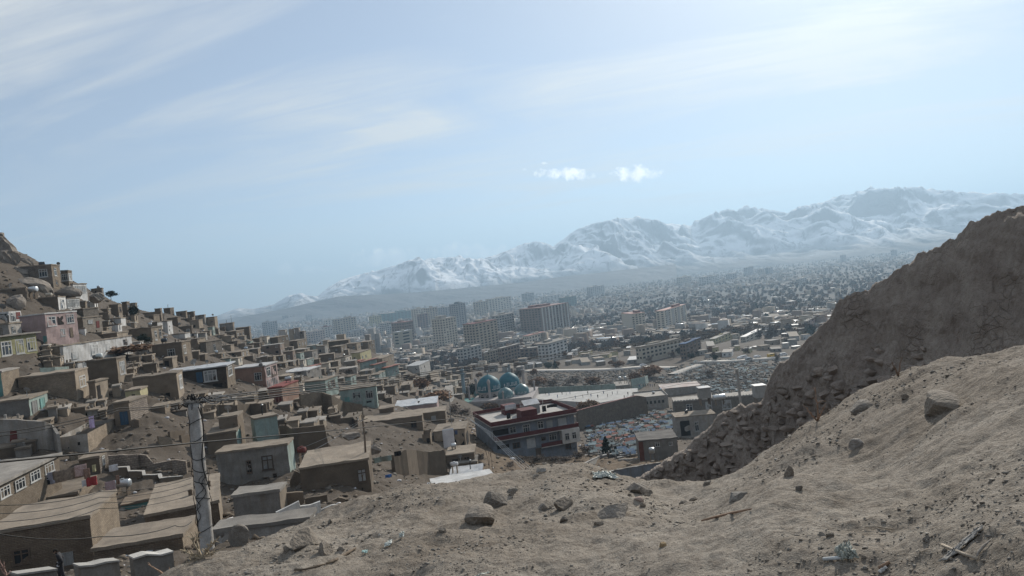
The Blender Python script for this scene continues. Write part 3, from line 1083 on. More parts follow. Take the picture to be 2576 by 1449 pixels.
house('1', 250, 600, 678, 690, 830, 'dark mud house whose lit side is white round a tall window', mud, right=white, wins=[('r', .25, .75, .1, .82, 'wg')], chim=1)
house('1', 660, 682, 912, 712, 812, 'glazed veranda with thin white posts above the grey brick house', white, th=-4, depth=6, wins=[('r', .03 + .19 * k, .19 + .19 * k, .1, .9, 'xc') for k in range(5)])
house('1', 230, 485, 805, 866, 1170, 'two-storey pink house with white windows on the upper left slope', pink, th=-17, depth=9.5, name='pink_house',
      wins=[('r', .06, .32, .58, .9, 'wg'), ('r', .38, .56, .6, .88, 'o'), ('r', .66, .9, .62, .93, 'xg'), ('r', .42, .56, .2, .45, 'wc'), ('r', .72, .81, .12, .46, 'Dd'), ('f', .85, .98, .02, .28, 'Dt')], rmat=roofw)
house('1', -130, -90, 385, 1110, 1345, 'olive green house with three white windows at the left edge', olive, th=-20, depth=13, rmat=roofg, over=.7, name='olive_house',
      wins=[('r', .22, .44, .14, .78, 'xg'), ('r', .52, .7, .14, .8, 'xc'), ('r', .77, .97, .2, .8, 'xg')])
house('1', -60, 100, 225, 840, 960, 'glass-fronted upper room with a red panel at the left edge', white, th=-10, wins=[('f', .2, .95, .1, .9, 'xg'), ('r', .1, .5, .1, .9, 'xg'), ('r', .55, .9, .3, .9, 'Dr')], rmat='open')
house('1', -60, 100, 230, 965, 1110, 'grey plastered lower house with two dark windows at the left edge', plast, th=-10, wins=[('f', .3, .6, .2, .75, 'dg'), ('r', .2, .5, .3, .8, 'wg')], D=None)
house('1', 720, 850, 1005, 815, 910, 'grey brick box house in the middle of the left slope', greybrick, th=-14, wins=[])
house('1', 945, 1108, 1120, 850, 945, 'brown mud hut with a ragged corner beside the grey brick house', mud, wins=[('r', .2, .8, .2, .8, 'o')])
house('1', 795, 850, 1045, 905, 1035, 'brick-fronted house with a narrow red door under the grey brick house', mud, right=greybrick, th=-16, depth=8,
      wins=[('r', .66, .82, .1, .65, 'Dr'), ('r', .25, .5, .5, .8, 'wc')])
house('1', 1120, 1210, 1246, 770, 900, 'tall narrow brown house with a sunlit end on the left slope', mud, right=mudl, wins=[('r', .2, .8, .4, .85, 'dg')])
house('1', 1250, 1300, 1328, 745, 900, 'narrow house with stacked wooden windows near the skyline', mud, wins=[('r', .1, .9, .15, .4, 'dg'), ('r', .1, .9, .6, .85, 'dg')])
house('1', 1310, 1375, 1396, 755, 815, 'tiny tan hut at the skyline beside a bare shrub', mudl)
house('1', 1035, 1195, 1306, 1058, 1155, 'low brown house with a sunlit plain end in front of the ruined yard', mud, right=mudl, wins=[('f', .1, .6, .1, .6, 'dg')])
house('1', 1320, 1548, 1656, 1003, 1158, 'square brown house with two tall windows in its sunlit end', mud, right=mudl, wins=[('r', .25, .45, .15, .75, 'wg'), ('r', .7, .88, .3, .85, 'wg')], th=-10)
house('1', 1395, 1640, 1652, 842, 940, 'long dark wall-like house on the ridge line', mud, wins=[])
house('1', 1665, 1730, 1768, 805, 875, 'small boxy house standing on the ridge behind the long dark wall', mud)
house('1', 1570, 1628, 1645, 810, 850, 'lowest little box on the ridge left of the boxy house', mud)
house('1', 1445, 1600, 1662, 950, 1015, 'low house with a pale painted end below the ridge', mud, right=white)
house('1', 1660, 1708, 1756, 938, 1062, 'white painted corner house behind a leafless tree', white, th=-12, wins=[('r', .2, .5, .2, .6, 'o')])
house('1', 1750, 1950, 1960, 985, 1070, 'dark flat-roofed house right of the white corner house', mud)
house('1', 1690, 1880, 1932, 1062, 1128, 'low white house with a plain white end below the dark roof', white, wins=[])
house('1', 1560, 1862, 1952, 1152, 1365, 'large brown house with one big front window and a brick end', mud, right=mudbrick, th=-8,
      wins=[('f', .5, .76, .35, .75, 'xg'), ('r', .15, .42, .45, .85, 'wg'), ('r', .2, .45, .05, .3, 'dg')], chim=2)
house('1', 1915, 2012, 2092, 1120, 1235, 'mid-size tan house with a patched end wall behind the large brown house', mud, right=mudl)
house('1', 1955, 2022, 2032, 1245, 1330, 'small bare mud cube tucked right of the large brown house', mud, wins=[])
house('1', 620, 655, 1345, 1190, 1345, 'long whitewashed house with a brown flat roof across the slope', white, th=-6, depth=26,
      wins=[('r', .1, .18, .05, .5, 'nc'), ('r', .36, .46, .1, .78, 'wc'), ('r', .58, .63, .2, .7, 'nc'), ('r', .86, .92, .45, .8, 'dg')])
house('2', 905, 1205, 1296, 32, 290, 'tall plain mud house with a curtained window in its sunlit end', mud, right=mudl, wins=[('r', .25, .85, .35, .86, 'xc')], th=-8)
house('1', 1660, 1755, 1802, 1312, 1410, 'small hut with a black doorway beside the brick yard wall', mud, right=mudl, wins=[('f', .15, .6, 0, .8, 'o')])
house('1', 2035, 2095, 2288, 1152, 1262, 'grey block house with a blank wide front low on the slope', greybrick, th=-16, depth=9, wins=[('r', .45, .6, .1, .7, 'wg')])
for k, (ul, uc, ur, vt, vb, lab) in enumerate((
        (1790, 1888, 1902, 836, 905, 'dark cube house first right of the bare ridge tree'), (1890, 1968, 1982, 842, 908, 'dark cube house second right of the bare ridge tree'),
        (2090, 2180, 2208, 895, 965, 'ridge house standing out against the far mountain'), (2232, 2368, 2382, 955, 1038, 'broad brown house on the ridge with a mast on its roof'),
        (2392, 2530, 2545, 996, 1062, 'last broad house before the ridge drops to the city'), (2285, 2400, 2478, 1040, 1110, 'tan house with a lit end under the broad ridge houses'),
        (2115, 2280, 2300, 1075, 1135, 'low brown house under the mast house'), (1985, 2075, 2090, 875, 930, 'small dark house behind a leafless tree at the ridge'),
        (2230, 2282, 2296, 1000, 1040, 'little hut squeezed below the mast house'), (2300, 2410, 2440, 1140, 1200, 'pale fronted hut above the grey block house'),
        (2440, 2560, 2575, 1190, 1240, 'low flat roof right of the pale fronted hut'), (2420, 2480, 2500, 1090, 1130, 'tiny house with a chimney below the last ridge house'),
        (2110, 2250, 2290, 1270, 1330, 'reddish brown hut beneath the grey block house'), (2300, 2450, 2530, 1250, 1320, 'flat pale roof with a dark front left of the light roofed house'),
        (1960, 2070, 2080, 1010, 1045, 'low row house under the bare ridge tree'), (1770, 1900, 1960, 1120, 1150, 'flat mud roof just above the large brown house'),
        (1460, 1560, 1620, 880, 930, 'mud box beneath the long dark ridge wall'), (1830, 1950, 1975, 905, 960, 'brown house just beneath the dark ridge cubes'))):
    hr = house('1', ul, uc, ur, vt, vb, lab, [mud, mud, mudl, plast][k % 4], right=[None, mudl, None, mudbrick, None][k % 5], group='small houses on the ridge')
    if 'mast' in lab and 'with a mast' in lab:
        obj('mast', MB().tube([(hr[1] * .9, 1, hr[3]), (hr[1] * .9, 1, hr[3] + 4)], .06, 5).mesh('mast', black), hr[0])
# lower left
house('2', -70, 36, 216, 168, 410, 'brick house with a green painted front at the left edge', tealw, right=mudbrick, th=-14, depth=7, wins=[], rmat=roofg)
house('2', 215, 787, 916, 165, 465, 'long brick house with a blue-grey window in its sunlit end', mudbrick, right=mudl, th=-6, wins=[('r', .28, .74, .42, .8, 'wg'), ('r', .45, .58, .16, .27, 'o')])
house('2', 770, 790, 890, 75, 135, 'white shed standing on the long brick house', white, th=-10, depth=3, wins=[('r', .55, .95, .1, .85, 'nc')], D=None)
wall_run('2', [(410, 125, 190), (560, 118, 180), (700, 110, 175)], 'pale green painted parapet above the long brick house', mint, thick=.2)
house('2', -30, 312, 496, 440, 612, 'grey shack with two pale turquoise doors', plast, right=mint, th=-12, depth=8, wins=[('r', .1, .38, .05, .8, 'Dg'), ('r', .55, .8, .05, .8, 'Dt')])
house('2', 916, 988, 1112, 265, 480, 'narrow outbuilding with a brick pier beside the tall mud house', mud, right=mudl, th=-14, depth=4, wins=[('r', .1, .35, .1, .8, 'o')])
house('2', 1285, 1436, 1507, 345, 495, 'pale yellow outhouse on a red stone base', yellow, right=yellow, th=-10, depth=4.5, wins=[('f', .4, .62, .45, .75, 'o')])
house('2', 1172, 1332, 1512, 470, 705, 'brown entrance block with a blue door and stone flank', mud, right=stonew, th=-14, depth=6, wins=[('f', .35, .85, .05, .62, 'Db')])
house('2', 1375, 1816, 1872, 180, 440, 'wide mud house with a white window in its narrow end', mud, right=mudl, th=-5, wins=[('r', .3, .8, .35, .88, 'wc'), ('f', .58, .8, .02, .3, 'o')], chim=1)
house('2', 1700, 2312, 2392, 105, 335, 'dark brick house under a pale tin roof with a black undercroft', M('dark_brick', (.12, .095, .075), (.09, .07, .055), brick=(.4, .16, .02)), right=mudbrick, rmat=metalr, th=-5, over=.35,
      wins=[('f', .62, .84, .42, .9, 'xc'), ('f', .5, .6, .42, .88, 'Db'), ('f', .4, .97, .0, .3, 'o'), ('r', .2, .7, .5, .92, 'xg')])
house('4', 588, 905, 1027, 105, 335, 'terracotta coloured house with a white balustrade on its lit side', terra, right=pink, rmat=roofw, th=-8,
      wins=[('f', .64, .88, .4, .75, 'xg'), ('r', .1, .4, .5, .92, 'wg'), ('r', .5, .9, .45, .9, 'dg')] + [('r', .06 + .15 * k, .12 + .15 * k, .02, .36, 'nc') for k in range(6)], name='terracotta_house', over=.2)
YW = wall_run('2', [(-40, 640, 930), (160, 645, 932), (330, 655, 935), (480, 665, 945), (560, 700, 960), (610, 790, 985)], 'stained plaster yard wall with a dark red gate', plast, cope=None)
house('2', 600, 905, 1192, 790, 998, 'open walled yard with a long sunlit brick side wall', plast, right=mudbrick, th=-13, depth=13, rmat='open', wins=[('f', .28, .36, .42, .55, 'o'), ('f', .66, .74, .5, .65, 'o')], name='walled_yard', cat='yard')
wall_run('2', [(1110, 1010, 1130), (1250, 1005, 1130), (1415, 1000, 1135)], 'broken rubble wall stub on the littered slope', stonew, thick=.6)
wall_run('2', [(1425, 995, 1120), (1500, 1010, 1125), (1560, 1090, 1130), (1750, 1060, 1140)], 'collapsed stone wall right of the rubble stub', stonew, thick=.6)
wall_run('2', [(1750, 1060, 1180), (1800, 1050, 1180), (1900, 1070, 1185)], 'short leaning stone wall left of the concrete pole', stonew, thick=.5)
wall_run('2', [(1150, 1135, 1215), (1310, 1130, 1215), (1316, 1172, 1225), (1460, 1170, 1230), (1466, 1215, 1250), (1625, 1205, 1255), (1632, 1240, 1275), (1850, 1225, 1280)],
         'stepped yard wall with grey cement coping', mud, cope=conc, thick=.4)
house('2', 820, 1022, 1108, 1030, 1200, 'small rubble hut above the washing lines', mud, right=stonew, th=-14, depth=4)
house('3', 425, 795, 982, 635, 715, 'low hut with a mud roof below the washing', mud, right=mudbrick, th=-12, depth=8, wins=[])
house('3', 1250, 1930, 1960, 610, 740, 'teal painted shed under a roof of branches left of the pole', tealw, rmat=wood, th=-3, depth=4, wins=[('f', .2, .3, .1, .6, 'o')])


def near_house(c, A, Cn, B, vb, label, mat, rmat, right=None, wins=(), name='brick_house', chim=0, D=None, dmin=16, amp=.08, over=.12, thick=.25, width=None):
    SEED[0] += 1
    sd = SEED[0]
    pA, pC, Wd, Dp, tr, D = house3(c, A, Cn, B, vb, label, D=D, dmin=dmin, width=width)
    uC, vC = Bp(c, *Cn)
    zb = ray(uC, Bp(c, 0, vb)[1])[2] * D
    H = pC[2] - zb
    root = thing(name, label, 'house', (pA[0], pA[1], zb), tr)
    zlow = min(min_ground(pA, tr, Wd, Dp), zb) - .8 - zb
    V, Fs = wob_box(Wd, Dp, zlow, H, amp, sd, .6)
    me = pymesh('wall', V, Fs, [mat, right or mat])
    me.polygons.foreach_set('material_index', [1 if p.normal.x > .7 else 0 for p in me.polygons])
    obj('wall', me, root)
    V, Fs = wob_slab(-over, Wd + over, -over, Dp + over, H - .04, H + thick, .11, sd, .5)
    obj('roof', pymesh('roof', V, Fs, rmat), root)
    rg = random.Random(sd)
    for k in range(chim):
        x, y = rg.uniform(.55, .9) * Wd, rg.uniform(.3, .8) * Dp
        obj('chimney', MB().lathe([(0, H), (.24, H), (.2, H + .55), (.26, H + .62), (.2, H + .75), (0, H + .8)], 8, (x, y, 0)).mesh('chimney', mat), root)
    for w in wins:
        L = Wd if w[0] in 'fb' else Dp
        add_opening(root, w[0], w[1] * L, w[2] * L, w[3] * H, w[4] * H, w[5], Wd, Dp)
    foot(pA, tr, Wd, Dp, pC[2] - .7, .3)
    HOUSES.append((label, root, pA, Wd, Dp, H, D, tr))
    return root, Wd, Dp, H, D


near_house('3', (-160, 1040), (910, 855), (1205, 595), 1300, 'near brick house with a wide flat mud roof at the bottom left', M('shaded_mud_brick', (.235, .185, .135), (.17, .132, .098), brick=(.42, .14, .02), bump=.6), roofm, right=mudbrick, D=58,  # darker copy of the side's brick: the front's shade put into the colour
           wins=[('f', .235, .40, .22, .56, 'dg'), ('f', .66, .80, .0, .30, 'Dg')])
near_house('3', (945, 1195), (1845, 1045), (1975, 860), 1190, 'near lower brick house with a flat roof beside the pole', MATS['shaded_mud_brick'], roofm, right=mudbrick, D=52)
near_house('5', (-330, 850), (412, 700), (725, 365), 965, 'mud-roofed house with two roof vents right of the concrete pole', MATS['shaded_mud_brick'], roofm, right=mudl, D=64, chim=2)
near_house('5', (555, 650), (1028, 590), (1062, 520), 800, 'blank plastered block with a grey roof in front of the grey two-storey house', plast, roofg, right=mudl, D=60)
near_house('5', (350, 1010), (1330, 880), (1450, 780), 1010, 'low terrace roof at the edge of the path', plast, roofg, D=44, right=concl)
near_house('5', (385, 215), (1108, 120), (1140, 60), 590, 'grey stained two-storey house with two windows and a mint side', plast, roofm, right=mint, D=86, name='plaster_house',
           wins=[('f', .40, .475, .5, .78, 'dg'), ('f', .62, .78, .52, .83, 'dc'), ('f', .755, .81, .3, .42, 'dh'), ('f', .52, .55, .25, .31, 'oh')])
near_house('4', (292, 815), (590, 770), (765, 640), 905, 'mint sided house with a long tan roof above the stained grey house', mud, roofm, right=mint, D=98, wins=[('r', .25, .45, .1, .8, 'Dt'), ('r', .6, .75, .3, .8, 'wg')], chim=2)
near_house('4', (775, 650), (1003, 608), (1035, 570), 830, 'mint green recess wall house with a brown roof', mint, roofm, right=mint, D=101, wins=[('r', .2, .8, .3, .8, 'nc')])
near_house('4', (412, 640), (600, 615), (630, 575), 720, 'small mud roof room on the mint sided house', mud, roofm, D=101)
near_house('2', (-420, 1230), (-60, 1330), (590, 1010), 1560, 'long brick house with four white windows and a pale sloping roof', mudbrick, roofg, right=mudbrick, D=74, over=.35, width=9,
           wins=[('r', .06, .2, .3, .8, 'xg'), ('r', .27, .42, .3, .8, 'xg'), ('r', .50, .66, .32, .82, 'xg'), ('r', .74, .9, .36, .84, 'xg')])
for k, (pts, lab) in enumerate((([(1065, 605, 690), (1280, 595, 690)], 'low mud wall stub nearest the plaster block'), ([(1290, 660, 700), (1520, 620, 700)], 'low mud wall stub in the middle of three'),
                                ([(1560, 680, 740), (1640, 655, 740), (1705, 660, 740)], 'low mud wall stub farthest right of three'))):
    wall_run('5', pts, lab, mud, D=62 - 2 * k, thick=.4)
wall_run('5', [(1000, 800, 870), (1240, 690, 820), (1250, 740, 815), (1455, 695, 800)], 'white plastered stepped parapet on the terrace edge', white, D=47, thick=.3)
wall_run('5', [(1460, 770, 830), (1570, 735, 810), (1650, 715, 790)], 'low white wall end by the path edge', white, D=45, thick=.3)
# middle of the slope
wall_run('4', [(600, 500, 600), (740, 488, 600), (910, 480, 600)], 'high plain mud wall behind the mint sided house', mud)
wall_run('4', [(250, 500, 580), (420, 498, 590), (600, 500, 600)], 'mud wall running left towards the littered slope', mud)
wall_run('4', [(1045, 705, 800), (1120, 700, 820), (1170, 735, 900), (1250, 730, 1000), (1520, 700, 1010), (1530, 880, 1015), (1600, 985, 1020)], 'big freestanding mud wall right of the mint recess', mud)
wall_run('4', [(1170, 475, 520), (1215, 470, 530), (1225, 515, 545), (1310, 510, 560), (1330, 555, 585), (1460, 545, 620), (1480, 600, 630), (1630, 580, 660), (1650, 635, 680), (1790, 620, 700), (1815, 650, 720)],
         'wavy mud wall stepping down the slope', mud, thick=.6)
house('4', 930, 1070, 1252, 320, 480, 'low orange house with a dark red door below the bare tree', terra, right=terra, th=-12, depth=9, wins=[('f', .5, .9, .1, .6, 'Dr')], rmat=redp2)
house('4', 1285, 1508, 1668, 252, 405, 'mint house with a tan roof and one dark window', mint, right=mint, th=-14, depth=9, wins=[('r', .2, .75, .35, .85, 'dg')], chim=2)
house('4', 1662, 2030, 2042, 310, 530, 'pale turquoise house with two large dark windows and a teal door', mint, th=4, depth=8, wins=[('f', .34, .56, .45, .86, 'xg'), ('f', .70, .9, .48, .87, 'xg'), ('f', .12, .25, .3, .68, 'Dt'), ('f', .7, .84, .28, .38, 'o')])
house('4', 1700, 1760, 1812, 215, 300, 'pale mint annex behind the mint house', mint, th=-12)
DW = wall_run('4', [(1250, 395, 540), (1480, 370, 560), (1575, 400, 590), (1680, 460, 600), (1880, 495, 620)], 'long brick yard wall with diamond patterns below the turquoise house', mudbrick)
house('4', 1885, 2490, 2502, 612, 762, 'long brown house with a dark roller door and one window', mud, th=0, depth=9, wins=[('f', .06, .26, .05, .6, 'oh'), ('f', .8, .9, .3, .75, 'dg')])
house('4', 2050, 2195, 2205, 530, 625, 'mud box with a pale roof edge left of the pink house', mud, wins=[])
house('r', -110, 320, 336, 480, 610, 'pale pink house under a white tin roof', pink, rmat=metalr, depth=12, th=-2, wins=[('f', .18, .34, .1, .6, 'dg'), ('f', .52, .68, .2, .7, 'dg'), ('f', .72, .9, .2, .7, 'dg')])
house('r', 165, 405, 416, 562, 700, 'brown mud house with one white framed window left of the red trimmed building', mud, depth=7, wins=[('f', .4, .6, .4, .75, 'wc')])
house('r', -60, 142, 152, 600, 705, 'brown mud house with a dark square window beneath the pink house', mud, depth=6, wins=[('f', .6, .9, .1, .6, 'dg')])
house('r', 300, 612, 690, 745, 950, 'half ruined tan house with a white sheet hanging in it', mudl, right=mud, rmat=roofm, depth=8, th=-8, wins=[('f', .02, .35, .02, .52, 'o'), ('f', .42, .5, .5, .85, 'o'), ('f', .58, .95, .05, .8, 'oh'), ('r', .2, .7, .1, .7, 'o')], name='ruined_house')
house('r', 170, 250, 262, 790, 900, 'roofless mud stump left of the ruined house', mud, rmat='open', depth=4, wins=[('f', .5, .9, .1, .6, 'o')])
wall_run('r', [(-126, 1010, 1190), (-60, 985, 1195), (10, 950, 1200), (110, 960, 1200), (230, 975, 1200), (400, 955, 1195), (412, 1010, 1190)], 'big rounded mud yard wall below the ruined house', mud, thick=.7)
house('r', 420, 700, 712, 985, 1130, 'two-level mud house with dark doorways below the ruin', mud, depth=7, wins=[('f', .2, .4, .1, .7, 'o'), ('f', .62, .82, .2, .8, 'dh')])
house('r', 455, 722, 728, 1075, 1160, 'mud yard block with a plank front', mud, depth=5, rmat=roofg, wins=[])
house('r', 460, 755, 765, 1195, 1260, 'low shed with a sagging tin roof', mud, rmat=metalr, depth=6, over=.4, wins=[])
house('r', 330, 930, 945, 1290, 1420, 'shed with a wide white sheet roof at the path edge', conc, rmat=roofw, depth=8, over=.4, wins=[], D=92, th=6)
house('4', 1275, 1965, 1982, 1050, 1385, 'mud house with a long tan roof behind the wooden pole', mud, depth=9, th=2, wins=[('f', .82, .95, .35, .75, 'dc'), ('f', .86, .98, .0, .18, 'o')])
AW = wall_run('4', [(1150, 1280, 1420), (1215, 1160, 1425), (1270, 1195, 1430), (1330, 1215, 1430), (1480, 1225, 1432), (1560, 1205, 1430), (1800, 1170, 1425), (1840, 1255, 1420), (1872, 1265, 1420)],
         'curved high mud wall with a dark arch at its foot', mud, thick=.6, D=76)
# right of the slope
SH = house('b', 905, 925, 1860, 600, 760, 'grey house with a scalloped parapet and two rooftop boxes', greybrick, rmat=roofg, th=3, side='l', depth=9, wins=[('f', .13, .2, .3, .8, 'wg'), ('f', .34, .41, .25, .85, 'wc'), ('f', .52, .62, .3, .85, 'wc')], name='grey_house')
house('b', 905, 945, 1350, 760, 955, 'grey porch house with a tin canopy below the scalloped parapet', plast, th=3, side='l', depth=7, rmat=roofm, wins=[('f', .1, .34, .02, .8, 'oh'), ('f', .46, .56, .2, .7, 'wg')])
BH = house('b', 535, 572, 960, 1000, 1195, 'plain brown house with a red brick edge and two arched white windows', plast, th=5, side='l', depth=8, rmat=M('dark_roof', (.12, .11, .1), (.08, .075, .07)), wins=[('f', .42, .54, .66, .88, 'wg'), ('f', .78, .88, .66, .84, 'wg')])
wall_run('b', [(-10, 1228, 1250, 118), (180, 1140, 1215, 150)], 'grey concrete panel wall running down from the conifer', conc, thick=.25, cope=concl)
wall_run('b', [(180, 1140, 1225, 150), (325, 1135, 1225, 148)], 'grey concrete panel wall behind the dark conifer', conc, thick=.25, cope=concl)
wall_run('b', [(355, 1182, 1255, 135), (560, 1175, 1250, 132)], 'short concrete panel wall left of the brown house', conc, thick=.25, cope=concl)
HW = wall_run('b', [(280, 1300, 1400, 100), (430, 1272, 1390, 98), (620, 1240, 1380, 96), (780, 1215, 1330, 92)], 'blue-grey wall with faded handwriting', bluegrey, thick=.3, cope=conc)

# ------------------------------------------------------------------ eroded earth bank with a rubble-stone foot, right of the path
BANK = [(1560, 1222), (1600, 1208), (1640, 1186), (1680, 1160), (1720, 1134), (1760, 1100), (1790, 1076), (1806, 1050), (1850, 1026), (1900, 1016), (1922, 1008), (1930, 965), (1950, 930), (1985, 900), (2020, 868), (2050, 840),
        (2085, 802), (2105, 765), (2130, 746), (2180, 730), (2240, 690), (2285, 662), (2310, 640), (2360, 615), (2400, 598), (2440, 560), (2480, 545), (2530, 525), (2576, 515), (2700, 490), (2900, 470), (3200, 470)]
EB = []


def bank_D(u):
    return float(np.interp(u, [1560, 1700, 1925, 1930, 2130, 2400, 2576, 2900, 3200], [36, 34, 30, 29.5, 26, 22.5, 20.5, 18, 17]))


def build_bank():
    us = np.concatenate([np.linspace(1560, 2620, 560), np.linspace(2628, 3200, 50)])
    pu = [q[0] for q in BANK]; pv_ = [q[1] for q in BANK]
    NF, NB = 130, 16
    top = []; bot = []; bk = []
    for u in us:
        v = float(np.interp(u, pu, pv_)) + 4.2 * float(fbm(u / 22.0, .3, 5, 77, .6)) * 2
        D = bank_D(u)
        p = P(u, v, D)
        hgt = 1.8 + 5.2 * float(sstep(u, 1600, 2000)) + .8 * float(sstep(u, 2100, 2500))
        run = .55 * hgt
        dx, dy, _ = ray(u, 900)
        zb = min(float(gz(dx * (D - run), dy * (D - run))) - .6, p[2] - hgt)
        b = np.array([dx * (D - run), dy * (D - run), zb])
        top.append(p); bot.append(b)
        bk.append((dx, dy))
    top = np.array(top); bot = np.array(bot); bk = np.array(bk)
    rows = []
    for j in range(NF):
        f = j / (NF - 1)
        # steep face, a little fuller in the middle
        hf = f ** 1.25
        q = bot + (top - bot) * np.array([hf, hf, f])
        rows.append(q)
    for j in range(1, NB + 1):
        f = j / NB
        q = top.copy()
        q[:, 0] += bk[:, 0] * f * 9; q[:, 1] += bk[:, 1] * f * 9
        q[:, 2] += .25 * math.sin(f * 3) - 8.5 * f ** 1.7
        rows.append(q)
    V = np.array(rows)
    s = np.cumsum(np.r_[0, np.hypot(*(np.diff(top[:, :2], axis=0).T))])[None, :] + 0 * V[..., 0]
    z = V[..., 2]
    lump = .50 * fbm(s * .35, z * .5, 3, 31) + .22 * ridged(s * .9 + z * .3, z * 1.0, 4, 33) + (.17 * ridged(s * 2.2, z * 2.4, 3, 37) + .08 * fbm(s * 6, z * 6, 2, 38)) * (1 - .6 * sstep(us, 1950, 2300))[None, :]
    face = np.ones(V.shape[:2]); face[NF - 4:NF] = .35; face[NF:] = .35; face[0] = .2
    V[..., 0] -= bk[None, :, 0] * lump * face; V[..., 1] -= bk[None, :, 1] * lump * face
    V[..., 2] += .10 * fbm(s * 1.7, z * 0 + np.arange(V.shape[0])[:, None] * .2, 3, 39)
    m = bpy.data.materials.new('eroded_earth'); m.use_nodes = True
    t = NT(m.node_tree)
    geo = t.n('NewGeometry').outputs['Position']
    n1 = t.noise(geo, .8, 6, .62); n2 = t.noise(geo, 4.5, 6, .65); n3 = t.noise(geo, 22, 4, .6)
    c = t.mix(t.ramp(n1, .38, .62), (.30, .254, .218), (.40, .347, .298))
    c = t.mix(t.math('MULTIPLY', t.ramp(n2, .45, .7), .6), c, (.2, .168, .145))
    c = t.mix(t.math('MULTIPLY', t.ramp(n3, .58, .72), .35), c, (.36, .31, .26))
    wv = t.n('TexNoise', i={'Vector': geo, 'Scale': 1.1, 'Detail': 3.0})
    w2 = t.vmath('SCALE', wv.outputs['Color']); w2.inputs[3].default_value = .5
    vsp = t.vmath('ADD', geo, w2.outputs[0]).outputs[0]
    vsp = t.vmath('MULTIPLY', vsp, (1.0, 1.0, 1.7)).outputs[0]
    vo = t.n('TexVoronoi', feature='DISTANCE_TO_EDGE', i={'Vector': vsp, 'Scale': 2.6})
    vc = t.n('TexVoronoi', i={'Vector': vsp, 'Scale': 2.6})
    cell = t.n('SeparateColor', i={0: vc.outputs['Color']}).outputs[0]
    pm = t.ramp(t.noise(geo, .45, 3, .5), .50, .62)
    edge = t.ramp(vo.outputs['Distance'], .0, .09)
    c = t.mix(t.math('MULTIPLY', t.math('MULTIPLY', t.math('SUBTRACT', 1.0, edge), pm), .22), c, (.10, .08, .068))
    c = t.mix(t.math('MULTIPLY', t.math('MULTIPLY', cell, pm), .3), c, (.33, .28, .235))
    hh = t.math('ADD', t.math('ADD', n2, t.math('MULTIPLY', n3, .35)), t.math('MULTIPLY', pm, t.math('ADD', t.math('MULTIPLY', edge, .22), t.math('MULTIPLY', cell, .3))))
    bp = t.n('Bump', i={'Height': hh, 'Strength': 1.0, 'Distance': .22})
    bs = t.n('BsdfPrincipled', i={'Base Color': c, 'Roughness': .95, 'Specular IOR Level': .1, 'Normal': bp.outputs[0]})
    t.n('OutputMaterial', i={0: bs.outputs[0]})
    o = tag(obj('earth_bank', np_mesh('earth_bank', V, gridF(NF + NB, len(us)), m, True)), 'steep brown earth bank with rubble stones at the right', 'earth bank', kind='structure')
    return o, V, us, NF, bk


bank, BV, BU, BNF, BBK = build_bank()


def rock_mesh(seed, mat, planes=9, flat=1.0, sub=3, rough=.06):
    rg = np.random.default_rng(seed)
    bm = bmesh.new()
    bmesh.ops.create_icosphere(bm, subdivisions=sub, radius=1.0)
    V = np.array([v.co[:] for v in bm.verts])
    for k in range(planes):
        n = rg.normal(size=3); n[2] *= flat; n /= np.linalg.norm(n)
        d = rg.uniform(.42, .78)
        V -= np.maximum(V @ n - d, 0)[:, None] * n[None]
    V += rough * np.stack([fbm(V[:, 0] * 2 + seed, V[:, 1] * 2 + V[:, 2] * 1.7 + k * 9, 3, seed % 50 + k) for k in range(3)], 1)
    V /= np.abs(V).max(0)
    for v, q in zip(bm.verts, V):
        v.co = q
    me = bpy.data.meshes.new('rock'); bm.to_mesh(me); bm.free()
    me.materials.append(mat)
    return me


# rubble stones laid in rough courses in the lower part of the bank
BSTONE = [rock_mesh(200 + k, M('bank_stone', (.31, .262, .222), (.215, .18, .152), scale=2.0, fine=18, bump=.7, var=.22), 7, 1.0, 3, .14) for k in range(9)]
rg = np.random.default_rng(5)
cnt = 0
for row in range(22):
    u = 1650 + rg.uniform(0, 25)
    while u < 2330 and cnt < 300:
        D = bank_D(u)
        w = rg.uniform(.22, .62) if rg.random() < .8 else rg.uniform(.6, .9)
        wpx = w / D * F
        v0 = float(np.interp(u, [q[0] for q in BANK], [q[1] for q in BANK]))
        vv = float(np.interp(u, [1640, 1760, 1900, 2000, 2100, 2330], [1214, 1222, 1182, 1110, 1040, 915])) - row * 13.5 - 4 + rg.uniform(-3, 3) + 3 * math.sin(u / 60 + row)
        lim = float(np.interp(u, [1640, 1800, 1930, 2050, 2200, 2330], [0, 0, 60, 95, 85, 40]))
        keep = vv > v0 + 8 + lim * .9 or (vv > v0 + 8 and u < 1930) or (vv > v0 + 25 and rg.random() < .12)
        keep = keep and row < float(np.interp(u, [1640, 1930, 2050, 2150, 2330], [22, 17, 11, 6, 3])) + 3 * math.sin(u / 23.0)
        if keep and rg.random() < .93:
            # where the line of sight meets the face
            j = int(np.clip(np.searchsorted(BU, u), 0, len(BU) - 1))
            col_ = BV[:BNF, j]
            zz = (col_ @ up); dd = col_ @ fw
            vs = CY - F * zz / dd
            k = int(np.argmin(np.abs(vs - vv)))
            p = col_[k] + np.array([BBK[j][0], BBK[j][1], 0]) * .08
            hh = rg.uniform(.18, .32) if rg.random() < .75 else rg.uniform(.3, .46)
            q = obj('stone', BSTONE[rg.integers(9)], bank, p, 0, (w / 2, rg.uniform(.16, .26), hh / 2 * rg.uniform(1.0, 1.5)),
                    (rg.uniform(-.15, .15), rg.uniform(-.2, .15), -math.atan2(p[0], p[1]) + rg.uniform(-.3, .3)))
            cnt += 1
        u += wpx * rg.uniform(.92, 1.3)

